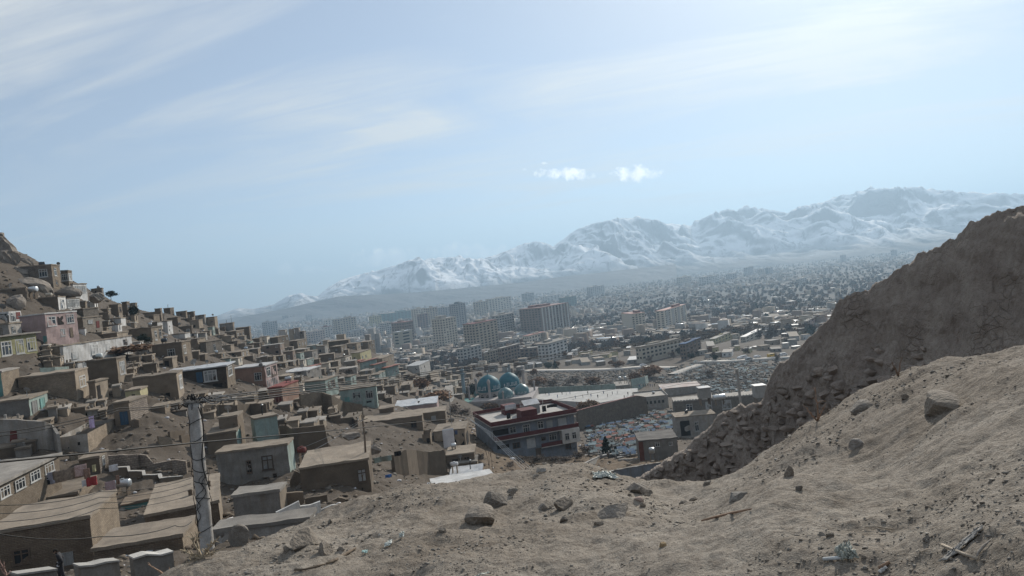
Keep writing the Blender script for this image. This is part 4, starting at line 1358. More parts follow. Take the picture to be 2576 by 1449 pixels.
# ------------------------------------------------------------------ stones, sticks and litter on the foreground slope
def rock(c, x0, x1, y0, y1, label, mat=None, seed=1, planes=9, yaw=0, tilt=0, depth=None, sink=.5, flat=1.0, name='rock', tx=0, sub=3):
    u, vb = Bp(c, (x0 + x1) / 2, y1); _, vt = Bp(c, 0, y0)
    uL = Bp(c, x0, 0)[0]; uR = Bp(c, x1, 0)[0]
    p, D = on_ground(u, vb - (vb - vt) * .18)
    w = (uR - uL) / F * D; h = (vb - vt) / F * D
    d = depth or .75 * w
    o = obj(name, rock_mesh(seed, mat or rockm, planes + 1, flat, sub, .05), None, (p[0], p[1] + d * .25, p[2] + h * .5 - h * sink), 0, (w / 2, d / 2, h / 2 * (1 + sink)), (R(tx), R(tilt), R(yaw)))
    return tag(o, label, 'rock')


rock('17', 515, 770, 592, 775, 'dark wedge-shaped rock with a sunlit pale right edge', rockm, 3, 7, -8, 14, .22, .5)
rock('17', 325, 655, 748, 935, 'flat-topped tan rock half buried in front of the wedge-shaped rock', rockt, 5, 8, 6, -4, .42, .62, .6)
rock('17', 1045, 1185, 712, 795, 'small dark rounded stone left of a pointed rock', rockm, 7, 9, sink=.55)
rock('17', 1225, 1478, 660, 795, 'pointed brown rock with a hollow below it', rockt, 9, 8, 10, 12, sink=.6)
rock('17', 1598, 2045, 738, 875, 'long dark slab lying in the middle of the slope', rockm, 11, 8, 0, -6, .45, .55, .8)
rock('17', 1965, 2252, 472, 645, 'big blocky grey rock standing on the crest', rockm, 13, 8, 4, 0, .38, .45)
rock('17', 1982, 2035, 606, 655, 'small tan stone against the foot of the big blocky rock', rockt, 15)
rock('17', 2052, 2168, 645, 695, 'pinkish flat stone in front of the big blocky rock', M('pinkish_rock', (.40, .31, .26), (.30, .23, .19), scale=3, fine=26, bump=.5), 17, flat=.6)
rock('17', 2308, 2384, 1092, 1165, 'round ochre clod on the open slope', M('ochre_clod', (.36, .27, .16), (.26, .19, .11), scale=4, fine=30, bump=.6), 19, 5)
rock('17', 742, 872, 556, 612, 'flat brown stone near the crest above the wedge-shaped rock', rockm, 21, flat=.6)
rock('17', 780, 842, 592, 634, 'pale little stone just below the flat brown stone', rockt, 23)
rock('17', 2110, 2190, 695, 760, 'small stone with a pale round top below the blocky rock', rockt, 25)
rock('17', 60, 150, 955, 1015, 'thin upright sliver of stone at the left of the slope', rockt, 27, tilt=30)
rock('17', 1640, 1745, 880, 945, 'split pale stone below the long dark slab', rockt, 29)
rock('17', 1290, 1400, 830, 905, 'bluish chip in the hollow under the pointed rock', rockm, 31)
rock('24', 1205, 1450, 606, 684, 'flat pale slab lying right of the dip', M('slate_rock', (.34, .32, .29), (.25, .235, .21), scale=3, fine=26, bump=.5), 33, 6, 8, 4, flat=.4)
rock('24', 688, 802, 678, 722, 'low pointed stone left of the flat pale slab', rockm, 35, flat=.7)
rock('24', 808, 912, 645, 694, 'brown stone just beyond the low pointed stone', rockt, 37)
rock('24', 952, 1034, 482, 534, 'rounded stone perched on the crest of the dip', rockm, 39, sink=.15)
rock('30', 1720, 2020, 900, 1075, 'large grey wedge rock with a dark face on the right mound', rockt, 41, 7, -10, 10, .6, .58)
rock('30', 1325, 1418, 900, 965, 'small pale angular stone left of the large grey wedge', rockt, 43)
rock('30', 850, 1060, 985, 1085, 'tilted brown slab at the edge of the mound', rockm, 45, 6, 12, -25, .3, .55, .7)
rock('30', 568, 645, 1000, 1055, 'white veined stone on the edge of the mound', M('white_vein_rock', (.6, .58, .54), (.35, .33, .3), scale=8, fine=30, bump=.5), 47)
M('soil_lump', (.27, .24, .2), (.19, .165, .14), scale=4, fine=26, bump=.7)
rock('31', 810, 960, 60, 150, 'rounded stone with a pale crusted top on the right slope', M('crusted_rock', (.45, .43, .4), (.24, .215, .19), scale=6, fine=26, bump=.6), 51, 8)
rock('31', 150, 250, 340, 460, 'brown clod casting a small shadow right of the dip', rockt, 53, sink=.4)
rock('31', 270, 345, 505, 600, 'dark little clod below the brown clod', rockm, 55, sink=.35)
rock('31', 925, 985, 1235, 1275, 'whitish pebble beside the plastic scrap', rockt, 57)
rock('31', 1560, 1635, 1040, 1090, 'dark stone on the lower right slope', rockm, 59)
rock('31', 485, 570, 1000, 1050, 'squarish stone on the lower middle slope', rockm, 61)
rock('31', 580, 660, 1010, 1055, 'flat stone right of the squarish stone', rockt, 63, flat=.6)
rock('5', 470, 695, 975, 1185, 'big boulder with a sunlit pale top beside the concrete pole', rockm, 65, 7, -12, 0, None, .15)
rock('5', 1125, 1390, 1015, 1190, 'broad half-buried rock below the terrace', rockt, 67, 8, 0, 0, .4, .35)
rock('5', 1055, 1155, 1115, 1215, 'brown chunk leaning on the broad half-buried rock', rockt, 69)
rock('5', 1388, 1562, 1130, 1255, 'sunlit flat slab tilted on the left slope', rockt, 71, 6, 20, -18, .2, .25, .5)
rock('5', 1518, 1572, 878, 924, 'small dark upright stone on the left crest', rockm, 73, sink=.15)
rock('5', 1595, 1690, 1150, 1200, 'pale lump right of the sunlit flat slab', rockt, 75)
rock('5', 110, 200, 1058, 1130, 'dark stone left of the pole foot', rockm, 77)
rock('5', -30, 60, 1115, 1180, 'grey slab of rubble left of the pole', rockm, 79)
rock('5', 2025, 2065, 1010, 1045, 'small white stone on the left slope', MATS['white_vein_rock'], 81)

# loose gravel: nobody could count it
def scatter_gravel():
    rg = np.random.default_rng(3)
    bm = bmesh.new(); bmesh.ops.create_icosphere(bm, subdivisions=1, radius=1.0)
    base = np.array([v.co[:] for v in bm.verts]); tri = np.array([[v.index for v in f.verts] for f in bm.faces]); bm.free()
    N = 18000
    az = R(1) * rg.uniform(-26, 40, N); r = np.exp(rg.uniform(math.log(2.8), math.log(12.5), N))
    x = r * np.sin(az); y = r * np.cos(az); z = gz(x, y)
    cl = sstep(fbm(x * .8, y * .8, 3, 90), -.25, .4)
    s = (.004 + .008 * rg.random(N) ** 4 + .010 * (rg.random(N) < .02) * rg.random(N)) * (.35 + 1.0 * cl) * (r / 6) ** .9
    V = base[None] * (1 + .35 * rg.normal(size=(N, len(base), 1))) * (s[:, None] * np.stack([1 + .5 * rg.random(N), 1 + .3 * rg.random(N), .45 + .4 * rg.random(N)], 1))[:, None, :]
    V += np.stack([x, y, z + s * .2], 1)[:, None, :]
    Fc = tri[None] + (np.arange(N) * len(base))[:, None, None]
    me = np_mesh('gravel', V, Fc.reshape(-1, 3), [M('soil_clod', (.29, .262, .226), (.2, .18, .155), scale=4, fine=30, bump=.4, var=0), rockt, MATS['slate_rock']])
    me.polygons.foreach_set('material_index', np.repeat(rg.choice([0, 0, 0, 0, 1, 1, 2], N), len(tri)).astype(np.int32))
    me.update()
    tag(obj('gravel', me), 'loose gravel and clods on the dirt slope', 'gravel', kind='stuff')


scatter_gravel()


def gpt(c, x, y, lift=.01, dmin=2.2):
    p, D = on_ground(*Bp(c, x, y), dmin)
    return (p[0], p[1], p[2] + lift)


def stick(c, pts, rad, label, mat=None, lift=.012, name='stick', n=6):
    q = [gpt(c, x, y, lift) for x, y in pts]
    b = q[0]
    m = MB().tube([(a[0] - b[0], a[1] - b[1], a[2] - b[2]) for a in q], rad, n)
    return tag(obj(name, m.mesh(name, mat or wood, True), None, b), label, 'stick')


stick('31', [(1745, 1160), (1860, 1212), (1980, 1262), (2100, 1303)], .0065, 'straight pale stick at the lower right', M('pale_stick', (.36, .31, .25), (.27, .23, .18), fine=30))
stick('31', [(2085, 1298), (2120, 1230), (2180, 1165), (2250, 1100)], [.002, .005, .0045, .0015], 'curved strip of bark meeting the straight stick', M('bark_strip', (.30, .27, .235), (.22, .195, .17), fine=30))
stick('31', [(1100, 1392), (1160, 1368), (1212, 1330)], [.006, .009, .006], 'short bent reddish twig at the bottom edge', twigm)
stick('5', [(1505, 1340), (1600, 1300), (1700, 1240), (1805, 1178)], [.008, .013, .015, .007], 'forked weathered branch on the left slope')
stick('5', [(1190, 1400), (1290, 1398), (1400, 1370), (1500, 1342)], [.009, .008, .011, .005], 'long crooked stick at the bottom left')
stick('24', [(930, 905), (1090, 862), (1250, 826), (1440, 788)], [.006, .008, .008, .004], 'thin dark root line across the middle slope', twigm)
stick('31', [(960, 975), (1080, 970), (1240, 1000)], .004, 'thin straw stalk on the right slope', MATS['pale_stick'])


def scrap(c, x0, x1, y0, y1, label, mat, seed, name='plastic_scrap', cat='litter', rise=.6, n=14):
    """crumpled thin sheet lying on the ground"""
    cx, cy = (x0 + x1) / 2, (y0 + y1) / 2
    rg = np.random.default_rng(seed)
    p0 = np.array(gpt(c, cx, y1))
    D = np.hypot(p0[0], p0[1])
    w = (x1 - x0) / KC / F * D; h = (y1 - y0) / KC / F * D
    uu, vv = np.meshgrid(np.linspace(-1, 1, n), np.linspace(0, 1, n))
    rr = 1 - .35 * np.abs(pn(uu * 2 + seed, vv * 3, 4))
    X = uu * w / 2 * rr; Y = vv * h * 1.2
    Z = h * rise * np.abs(fbm(uu * 2.2 + seed, vv * 2.2, 4, seed)) * 1.5 + h * .55 * vv * rise
    Y = Y + .25 * h * fbm(uu * 3, vv * 3 + seed, 3, seed + 1); X = X + .2 * w * fbm(uu * 3 + 5, vv * 3 + seed, 3, seed + 2)
    gzv = gz(X + p0[0], Y + p0[1]) - p0[2]
    V = np.stack([X, Y, gzv + Z + .012], -1)
    me = np_mesh(name, V, gridF(n, n), mat, True)
    o = obj(name, me, None, p0)
    md = o.modifiers.new('thickness', 'SOLIDIFY'); md.thickness = .004
    return tag(o, label, cat)


scrap('r', 1905, 2135, 1115, 1240, 'torn pale green plastic sheet on the crest', M('pale_green_plastic', (.66, .70, .66), (.5, .55, .51), rough=.45, fine=14), 4, 'plastic_sheet', rise=.35, n=30)
scrap('31', 740, 895, 1160, 1305, 'crumpled grey-green plastic with a white straw at the lower right', M('grey_green_plastic', (.42, .44, .39), (.28, .3, .26), rough=.5, fine=20), 7, rise=.4, n=22)
stick('31', [(545, 1303), (650, 1295), (755, 1284)], .009, 'white plastic straw beside the crumpled plastic', whitep, name='straw')
scrap('31', 1790, 2165, 1080, 1160, 'grey rag half covered by dust near the straight stick', M('grey_rag', (.33, .32, .30), (.25, .24, .225)), 9, 'rag', rise=.25, n=20)
scrap('5', 2085, 2165, 1090, 1158, 'pale green plastic scrap on the left slope', MATS['pale_green_plastic'], 11, rise=.3)
scrap('5', 2240, 2290, 1012, 1070, 'small twisted green-white plastic bit above the pale scrap', MATS['pale_green_plastic'], 13, rise=.8)
scrap('5', 1865, 1920, 1200, 1232, 'tiny turquoise plastic wisp right of the forked branch', M('turquoise_plastic', (.45, .6, .58), (.35, .5, .48)), 15, rise=.5)
scrap('17', 430, 580, 1412, 1449, 'green plastic strip at the bottom edge', MATS['grey_green_plastic'], 17, rise=.3)
scrap('17', 1060, 1160, 370, 405, 'cream coloured scrap on the crest left of the plastic sheet', concl, 19, rise=.7)
scrap('31', 1120, 1190, 1395, 1425, 'white paper scrap at the bottom right', white, 21, rise=.5)


def twig_plant(c, base, tips, label, rad=.008, seed=0, name='dry_twig', mat=None, D=None, grow=0):
    rg = random.Random(seed)
    u, v = Bp(c, *base)
    if D is None:
        p, D = on_ground(u, v)
    else:
        p = P(u, v, D)
    m = MB()
    for (x, y) in tips:
        uu, v2 = Bp(c, x, y)
        q = P(uu, v2, D + rg.uniform(-.1, .1) * D * .1)
        pts = []
        for k in range(7):
            f = k / 6
            a = p * (1 - f) + q * f
            a = a + np.array([rg.uniform(-1, 1), rg.uniform(-1, 1), rg.uniform(-1, 1)]) * .03 * np.linalg.norm(q - p) * (0 < k < 6)
            pts.append(a - p)
        m.tube(pts, [rad * (1 - .75 * k / 6) for k in range(7)], 4)
        for g in range(grow):
            k = rg.randint(2, 5)
            e = pts[k] + np.array([rg.uniform(-.4, .4), rg.uniform(-.3, .3), rg.uniform(.05, .4)]) * np.linalg.norm(q - p) * .6
            m.tube([pts[k], (pts[k] + e) / 2 + np.array([0, 0, .02]), e], [rad * .5, rad * .35, rad * .15], 3)
    return tag(obj(name, m.mesh(name, mat or twigm), None, p), label, 'dry plant')


twig_plant('30', (1296, 720), [(1232, 570), (1336, 530)], 'forked reddish twig standing against the dark bank', .012, 1)
twig_plant('30', (876, 855), [(825, 750), (1000, 715), (1100, 700)], 'arched dry twig on the mound edge', .010, 2, grow=1)
twig_plant('30', (480, 1180), [(458, 830), (330, 1010), (400, 1080), (560, 1000)], 'bushy brown dry weed at the foot of the mound', .012, 3, grow=5)
twig_plant('5', (230, 1270), [(130, 1010), (20, 1180), (330, 1120), (420, 1050), (60, 1330), (480, 1160), (180, 1000), (300, 1300), (110, 1240), (390, 1220)], 'tangle of dry straw stems round the pole foot', .014, 4,
           mat=M('dry_straw', (.48, .40, .29), (.36, .29, .2), bump=0), grow=5)
twig_plant('3', (60, 1440), [(0, 1280), (40, 1300), (120, 1400), (-20, 1350)], 'pinkish dry stems at the bottom left corner', .02, 5, D=20, mat=M('pink_stems', (.36, .24, .2), (.27, .18, .15), bump=0), grow=3)
twig_plant('3', (1690, 1449), [(1500, 1330), (1600, 1400), (1720, 1370)], 'bent brown stems left of the pole at the bottom', .012, 6, D=9, grow=2)

# ------------------------------------------------------------------ concrete utility pole and other poles, wires
def tube_thing(name, pts, rad, label, cat, mat, n=6, group=None):
    b = np.array(pts[0], dtype=float)
    m = MB().tube([np.array(q) - b for q in pts], rad, n)
    return tag(obj(name, m.mesh(name, mat, True), None, b), label, cat, group)


PD = SD(27)
pt, pb = P(*Bp('2', 1958, 470), PD), P(*Bp('3', 2108, 1215), PD)
pole = thing('utility_pole', 'leaning round concrete pole wrapped in black cables', 'pole', pb)
m = MB()
ax = pt - pb
ring = []
for k in range(25):
    f = k / 24
    ring.append((ax * (f * 1.06 - .06), (.255 - .035 * f) * (1 - .03 * (k % 2)) * (1.05 if .28 < f < .34 else 1)))
obj('shaft', MB().tube([q[0] for q in ring], [q[1] for q in ring], 20).mesh('shaft', concp, True), pole)
cap = MB().tube([ax, ax * 1.012], .30, 16)
obj('cap', cap.mesh('cap', conc), pole)
for f in (.16, .36, .47, .555, .64, .76, .87):
    q = ax * f; r = (.255 - .035 * f) + .012
    pts = []
    for k in range(17):
        w = 2 * math.pi * k / 16
        pts.append(q + np.array([math.cos(w) * r, math.sin(w) * r, .10 * math.sin(w + f * 9)]))
    obj('band', MB().tube(pts, .014, 5).mesh('band', black), pole)
rg = random.Random(8)
for s in range(7):
    pts = []; a0 = rg.uniform(0, 6.28); f0 = rg.uniform(-.02, .25); f1 = rg.uniform(.4, 1.02); tw = rg.uniform(-4, 4)
    out = rg.uniform(.01, .10)
    for k in range(22):
        f = f0 + (f1 - f0) * k / 21
        w = a0 + tw * k / 21 + .5 * math.sin(k * 1.1 + s)
        r = (.255 - .035 * f) + .015 + out * abs(math.sin(k * .7 + s)) * (1 if f < .55 else .4)
        pts.append(ax * f + np.array([math.cos(w) * r, math.sin(w) * r, 0]))
    obj('cable', MB().tube(pts, .012, 5).mesh('cable', black), pole)
for s in range(26):       # bundle of joints round the top
    a0 = rg.uniform(0, 6.28); L = rg.uniform(.3, 1.3) * (1.2 if math.cos(a0) > 0 else .7)
    c0 = ax + np.array([0, 0, rg.uniform(-.12, .25)])
    pts = [c0 + np.array([math.cos(a0) * L * k / 6, math.sin(a0) * L * k / 6 * .5, .09 * math.sin(k * 1.7 + s) - .01 * k]) for k in range(7)]
    obj('cable_joint', MB().tube(pts, [.012, .018, .03, .018, .026, .018, .01], 5).mesh('cable_joint', black if s % 3 else M('grey_insulator', (.3, .3, .29), (.2, .2, .2), bump=0)), pole)
loop = [ax * .97 + np.array([.27 + .10 * math.sin(k * .5), -.2, -3.2 * k / 14 + .0]) for k in range(15)]
obj('hanging_cable', MB().tube(loop, .022, 5).mesh('hanging_cable', black), pole)

wp_t, wp_b = P(*Bp('4', 1868, 600), SD(72)), P(*Bp('4', 1945, 1405), SD(72))
wpo = thing('wooden_pole', 'crooked wooden pole standing before the long tan roof', 'pole', wp_b)
obj('shaft', MB().tube([(wp_t - wp_b) * (k / 8) + np.array([.05 * math.sin(k * 1.3), 0, 0]) for k in range(9)], [.16 - .008 * k for k in range(9)], 8).mesh('shaft', wood, True), wpo)
obj('crossarm', MB().tube([(wp_t - wp_b) * .93 + np.array([-.7, 0, -.05]), (wp_t - wp_b) * .93 + np.array([.6, 0, .15])], .05, 6).mesh('crossarm', wood), wpo)
rp_t, rp_b = P(*Bp('b', 1548, 275), SD(128)), P(*Bp('b', 1588, 640), SD(128))
rp_b[2] -= 3
rpo = thing('metal_pole', 'tall square metal pole behind the scalloped parapet', 'pole', rp_b)
obj('shaft', MB().tube([(rp_t - rp_b) * (k / 4) for k in range(5)], .30, 4).mesh('shaft', conc), rpo)
obj('cap', MB().tube([(rp_t - rp_b), (rp_t - rp_b) + np.array([0, 0, .25])], [.42, .36], 4).mesh('cap', conc), rpo)
sp_t, sp_b = P(*Bp('r', 432, 370), SD(150)), P(*Bp('r', 446, 650), SD(150))
tube_thing('street_pole', [sp_b - np.array([0, 0, 1.5]), sp_t], .11, 'thin grey street pole left of the red trimmed building', 'pole', conc)
ap_t, ap_b = P(*Bp('r', 1380, 445), SD(150)), P(*Bp('r', 1380, 500), SD(150))
tube_thing('roof_mast', [ap_b - np.array([0, 0, .6]), ap_t], .07, 'short pale mast on the roof of the red trimmed building', 'mast', concl)


def wire(pts, rad, label, sag=.35, mat=None, group='overhead wires'):
    """pts: picture places with distances; hangs a little between them"""
    Q = [P(u, v, SD(D)) for u, v, D in pts]
    out = []
    for a, b in zip(Q[:-1], Q[1:]):
        n = 14
        for k in range(n):
            f = k / n
            q = a * (1 - f) + b * f
            q[2] -= sag * 4 * f * (1 - f)
            out.append(q)
    out.append(Q[-1])
    return tube_thing('wire', out, rad, label, 'wire', mat or black, 5, group)


wire([(-60, 1168, 21), (500, 1113, 26), (880, 1079, 42), (1160, 1051, 60), (1640, 962, 105), (1853, 930, 128)], .028, 'thick black cable crossing the whole scene below the domes', 0)
for k, (dv, lab) in enumerate(((0, 'upper wire of the pair crossing in front of the domes'), (5, 'wire just under the topmost overhead wire'), (13, 'third of the four long overhead wires'), (18, 'lowest of the four long overhead wires'))):
    wire([(490 + 5 * k, 1003 + dv * .4, 27), (660, 984 + dv, 33), (1022, 943 + dv * .8, 50), (1340, 899 + dv * .75, 64), (1661, 856 + dv * .7, 80), (2100, 778 + dv * .8, 112), (2500, 700 + dv, 150)], .030, lab, 0)
for k, (y0, lab) in enumerate(((1083, 'upper thin wire running left from the pole'), (1092, 'lower thin wire running left from the pole'))):
    wire([(-30, y0 + 8, 22), (300, 1026 + 6 * k, 24), (478, 1005 + 3 * k, 26.5)], .013, lab, .1)
for k in range(4):
    y = 1215 + 14 * k
    wire([(-30, y + 55 + 8 * k, 19), (250, y + 22, 22), (480, y - 12, 25.5)], .009, ['uppermost', 'second', 'third', 'lowest'][k] + ' thin wire sagging over the near brick roof', .12)
wire([(-20, 1340, 18), (250, 1350, 20), (440, 1322, 24), (482, 1312, 26)], .012, 'dark wire low in front of the near brick house', .1)
for k, (a, b) in enumerate((((1880, 640), (1215, 950)), ((1885, 650), (1215, 1040)), ((1870, 655), (1330, 975)))):
    wire([Bp('4', *a) + (71,), Bp('4', *b) + (80,)], .016, ['upper', 'lower', 'middle'][k] + ' pale wire stretched left from the wooden pole', .2, mat=steel)
for k in range(4):
    o_ = 18 * k
    wire([Bp('r', 635 + o_ * .4, 640 + o_ * .2) + (146,), Bp('r', 800 + o_, 770 + o_ * .1) + (125,), Bp('r', 1010 + o_ * 1.3, 985) + (100,), Bp('r', 1230 + o_ * 2, 1200) + (75,)], .022,
         ['first', 'second', 'third', 'fourth'][k] + ' pale guy wire counted from the left beside the red trimmed building', 0, mat=steel)
wire([Bp('b', 520, 470) + (250,), Bp('b', 1000, 410) + (180,), Bp('b', 1545, 322) + (128,)], .05, 'white service wire reaching the metal pole', .6, mat=concl)
wire([Bp('b', 1548, 318) + (128,), Bp('b', 1750, 330) + (118,), Bp('b', 1900, 345) + (110,)], .035, 'dark service wire right of the metal pole', .2)

# ------------------------------------------------------------------ the shrine with turquoise domes
MD = SD(306)
sc_m = MD / F / 10.08                      # metres per pixel of the shrine enlargement
DOME = [(.93, 0), (.985, .13), (1.0, .30), (.99, .45), (.955, .62), (.885, .79), (.775, .95), (.63, 1.09), (.45, 1.21), (.26, 1.30), (.10, 1.36), (0, 1.40)]


def dome_r(z):
    return float(np.interp(z, [q[1] for q in DOME], [q[0] for q in DOME]))


ALLAH = [[(.97, 0), (.97, 1)], [(.78, 1), (.78, .12), (.72, .02), (.62, .03), (.58, .12), (.58, .95)], [(.58, .12), (.52, .02), (.42, .03), (.38, .12), (.38, 1)],
         [(.38, .12), (.32, .02), (.2, .05), (.1, .28), (.03, .12), (.12, .02), (.22, .06)]]
LAILA = [[(.95, 1), (.80, .25), (.86, .05), (.95, .2), (.78, 1)], [(.62, 0), (.62, 1)], [(.45, 1), (.45, .1), (.36, .03), (.25, .1), (.25, .75)], [(.25, .1), (.1, .04), (.02, .2), (.1, .3), (.16, .08)]]


def inscription(Rm, zb0, zb1, a0, a1, words):
    m = MB()
    n = len(words)
    for k, wd in enumerate(words):
        for st in wd:
            pts = []
            for (x0, y0), (x1, y1) in zip(st[:-1], st[1:]):
                for f in np.linspace(0, 1, 5)[:-1]:
                    pts.append((x0 + (x1 - x0) * f, y0 + (y1 - y0) * f))
            pts.append(st[-1])
            Q = []
            for x, y in pts:
                ang = a0 + (a1 - a0) * ((n - 1 - k) + x * .9 + .05) / n
                z = zb0 + (zb1 - zb0) * y
                r = dome_r(z) * Rm + .03
                Q.append((math.cos(ang) * r, math.sin(ang) * r, z * Rm))
            m.tube(Q, .016 * Rm, 4)
    return m


mo = P(*Bp('m', 900, 1100), MD)
shrine = thing('shrine', 'shrine with turquoise domes and slim minarets below the hill', 'shrine', mo)


def mp(x, y, dD=0):
    return P(*Bp('m', x, y), MD + dD) - mo


def dome(x, y, rpx, dD, mat, drum, words, zb=(.16, .52)):
    c = mp(x, y, dD); Rm = rpx * sc_m * (MD + dD) / MD
    d = obj('dome', MB().lathe([(r * Rm, z * Rm) for r, z in DOME], 48).mesh('dome', mat, True), shrine, c)
    q = MB()
    q.lathe([(0, 1.38 * Rm), (.05 * Rm, 1.38 * Rm), (.03 * Rm, 1.46 * Rm), (.07 * Rm, 1.52 * Rm), (.03 * Rm, 1.58 * Rm), (.085 * Rm, 1.63 * Rm), (.05 * Rm, 1.70 * Rm), (.012 * Rm, 1.76 * Rm), (0, 1.86 * Rm)], 10)
    obj('finial', q.mesh('finial', steel, True), d)
    for k, (a0, a1, wd) in enumerate(words):
        obj('inscription', inscription(Rm, zb[0], zb[1], R(a0), R(a1), wd).mesh('inscription', whitep), d)
    if drum:
        h = drum * sc_m
        prof = [(.93 * Rm, 0), (.97 * Rm, -.02 * Rm), (.97 * Rm, -.07 * Rm), (.90 * Rm, -.08 * Rm), (.90 * Rm, -.25 * Rm), (.93 * Rm, -.26 * Rm), (.93 * Rm, -.31 * Rm), (.89 * Rm, -.32 * Rm), (.89 * Rm, -h), (1.0 * Rm, -h - .01), (1.0 * Rm, -h - 4.5)]
        dr = obj('drum', MB().lathe(prof[::-1], 40).mesh('drum', mosq), shrine, c)
        for k in range(10):
            a = 2 * math.pi * k / 10 + .2
            w_ = .16 * Rm
            b = MB()
            pts = [(-w_, 0), (w_, 0), (w_, .22 * Rm), (w_ * .7, .31 * Rm), (0, .36 * Rm), (-w_ * .7, .31 * Rm), (-w_, .22 * Rm)]
            b.poly([(x, -.04, z) for x, z in pts])
            b.poly([(x, .1, z) for x, z in reversed(pts)])
            for i in range(len(pts)):
                j = (i + 1) % len(pts)
                b.poly([(pts[i][0], -.04, pts[i][1]), (pts[i][0], .1, pts[i][1]), (pts[j][0], .1, pts[j][1]), (pts[j][0], -.04, pts[j][1])])
            obj('opening', b.mesh('opening', hole), dr, (math.cos(a) * .90 * Rm, math.sin(a) * .90 * Rm, -h + .04), a + math.pi / 2)
    return c, Rm


wA = [LAILA, ALLAH, LAILA, ALLAH]
dome(812, 700, 300, 0, tilet, 165, [(-160, -100, [LAILA, ALLAH]), (-75, -20, [LAILA, ALLAH])])
dome(1325, 590, 268, 14, tilet, 250, [(-110, -40, [LAILA, ALLAH, ALLAH])])
dome(1235, 880, 200, -11, tilel, 55, [(-92, -25, [ALLAH, LAILA])], (.1, .4))
dome(1640, 775, 192, -4, M('turquoise_small_dome', (.045, .135, .16), (.08, .165, .17), rough=.4, scale=.45, fine=2.5, bump=.08, spec=.5, var=0), 40, [(-130, -50, [ALLAH, LAILA, ALLAH])], (.12, .42))
dome(560, 820, 130, 10, tilel, 40, [])


def minaret(x, yt, yb, rpx, dD, mat, label=None, onion=False, balcony=None):
    c = mp(x, yb, dD); h = (yb - yt) * sc_m * (MD + dD) / MD; r = rpx * sc_m
    prof = [(r * 1.15, -1.0), (r * 1.15, 0), (r, .05 * h), (r * .92, .55 * h), (r * .88, .74 * h)]
    if balcony:
        prof += [(r * 1.6, .76 * h), (r * 1.6, .80 * h), (r * .8, .805 * h), (r * .8, .88 * h), (r * 1.1, .89 * h)]
    prof += [(r * 1.25, .80 * h if not balcony else .90 * h), (r * 1.3, .86 * h if not balcony else .92 * h), (r * 1.05, .93 * h if not balcony else .955 * h), (r * .5, .98 * h), (0, h)]
    p = obj('minaret', MB().lathe(prof, 14).mesh('minaret', mat, True), shrine, c)
    if balcony:
        obj('finial', MB().lathe([(0, h), (.04, h), (.03, h * 1.02), (.12, h * 1.035), (.03, h * 1.05), (0, h * 1.09)], 8).mesh('finial', steel), p)
    return p


gp = M('shrine_patterned_stone', (.40, .33, .30), (.27, .27, .27), scale=2.2, fine=8, bump=.1, var=.05, lo=.42, hi=.58)
minaret(842, 400, 950, 33, -8, mosq); minaret(496, 375, 720, 32, 4, mosq); minaret(1180, 690, 965, 22, -15, gp); minaret(312, 560, 880, 24, -6, gp); minaret(1975, 425, 790, 27, 2, gp)
minaret(175, 120, 720, 48, 16, M('shrine_blue_stone', (.27, .33, .36), (.2, .25, .28), var=.05), balcony=True); minaret(1695, 50, 560, 40, 30, mosq, balcony=True); minaret(1345, 10, 400, 34, 44, M('shrine_blue_stone', (.2, .25, .28)), balcony=True)
# hall below the domes
c0 = mp(318, 1040, -16); c1 = mp(1480, 995, -20)
hallW = float(np.linalg.norm((c1 - c0)[:2])); ha = math.atan2((c1 - c0)[1], (c1 - c0)[0])
hz = c0[2]
hall = obj('hall', MB().box(0, hallW * 1.35, 0, 34, hz - 14, hz).box(-.25, hallW * 1.35 + .25, -.25, 34.25, hz, hz + .35).box(-.12, hallW * 1.35 + .12, -.12, .15, hz + .35, hz + 1.0).mesh('hall', mosq), shrine, (c0[0], c0[1], 0), ha)
for row, (z0, hh, n) in enumerate(((-3.4, 1.7, 18), (-7.6, 2.2, 18))):
    for k in range(n):
        x = (k + .5) * hallW * 1.3 / n
        b = MB(); w_ = .5
        pts = [(-w_, 0), (w_, 0), (w_, hh * .7), (w_ * .6, hh * .9), (0, hh), (-w_ * .6, hh * .9), (-w_, hh * .7)]
        if row == 0 and k == 0:
            am = MB().poly([(q[0], -.03, q[1]) for q in pts]).mesh('arched_window', hole)
        if k == 0:
            am = MB().poly([(q[0], -.03, q[1]) for q in pts]).mesh('arched_window', hole)
        obj('arched_window', am, hall, (x, 0, hz + z0))
obj('side_chapel', MB().box(-15, -1, 10, 26, hz - 14, hz - 1.5).box(-15.3, -.7, 9.7, 26.3, hz - 1.5, hz - 1.1).mesh('side_chapel', tealw), shrine, (c0[0], c0[1], 0), ha)
FOOT.append((mo[0] + 6, mo[1] + 15, 26, 24, ha, mo[2] + hz - 4))

# shrine court, its walls and gate
def slab_px(name, c, pts, D, label, cat, mat, thick=.3, kind=None, z=None):
    """flat floor through picture points, all at one height (from the first point and D)"""
    Q = []
    u0, v0 = Bp(c, *pts[0]); zz = ray(u0, v0)[2] * SD(D) if z is None else z
    for x, y in pts:
        u, v = Bp(c, x, y)
        Q.append(P(u, v, zz / ray(u, v)[2]))
    b = Q[0].copy()
    m = MB()
    m.poly([q - b for q in Q]); m.poly([q - b - np.array([0, 0, thick]) for q in reversed(Q)])
    n = len(Q)
    for i in range(n):
        j = (i + 1) % n
        m.poly([Q[i] - b, Q[i] - b - np.array([0, 0, thick]), Q[j] - b - np.array([0, 0, thick]), Q[j] - b])
    o = obj(name, m.mesh(name, mat), None, b)
    cx = np.mean([q[0] for q in Q]); cy = np.mean([q[1] for q in Q])
    return tag(o, label, cat, kind=kind), zz, Q


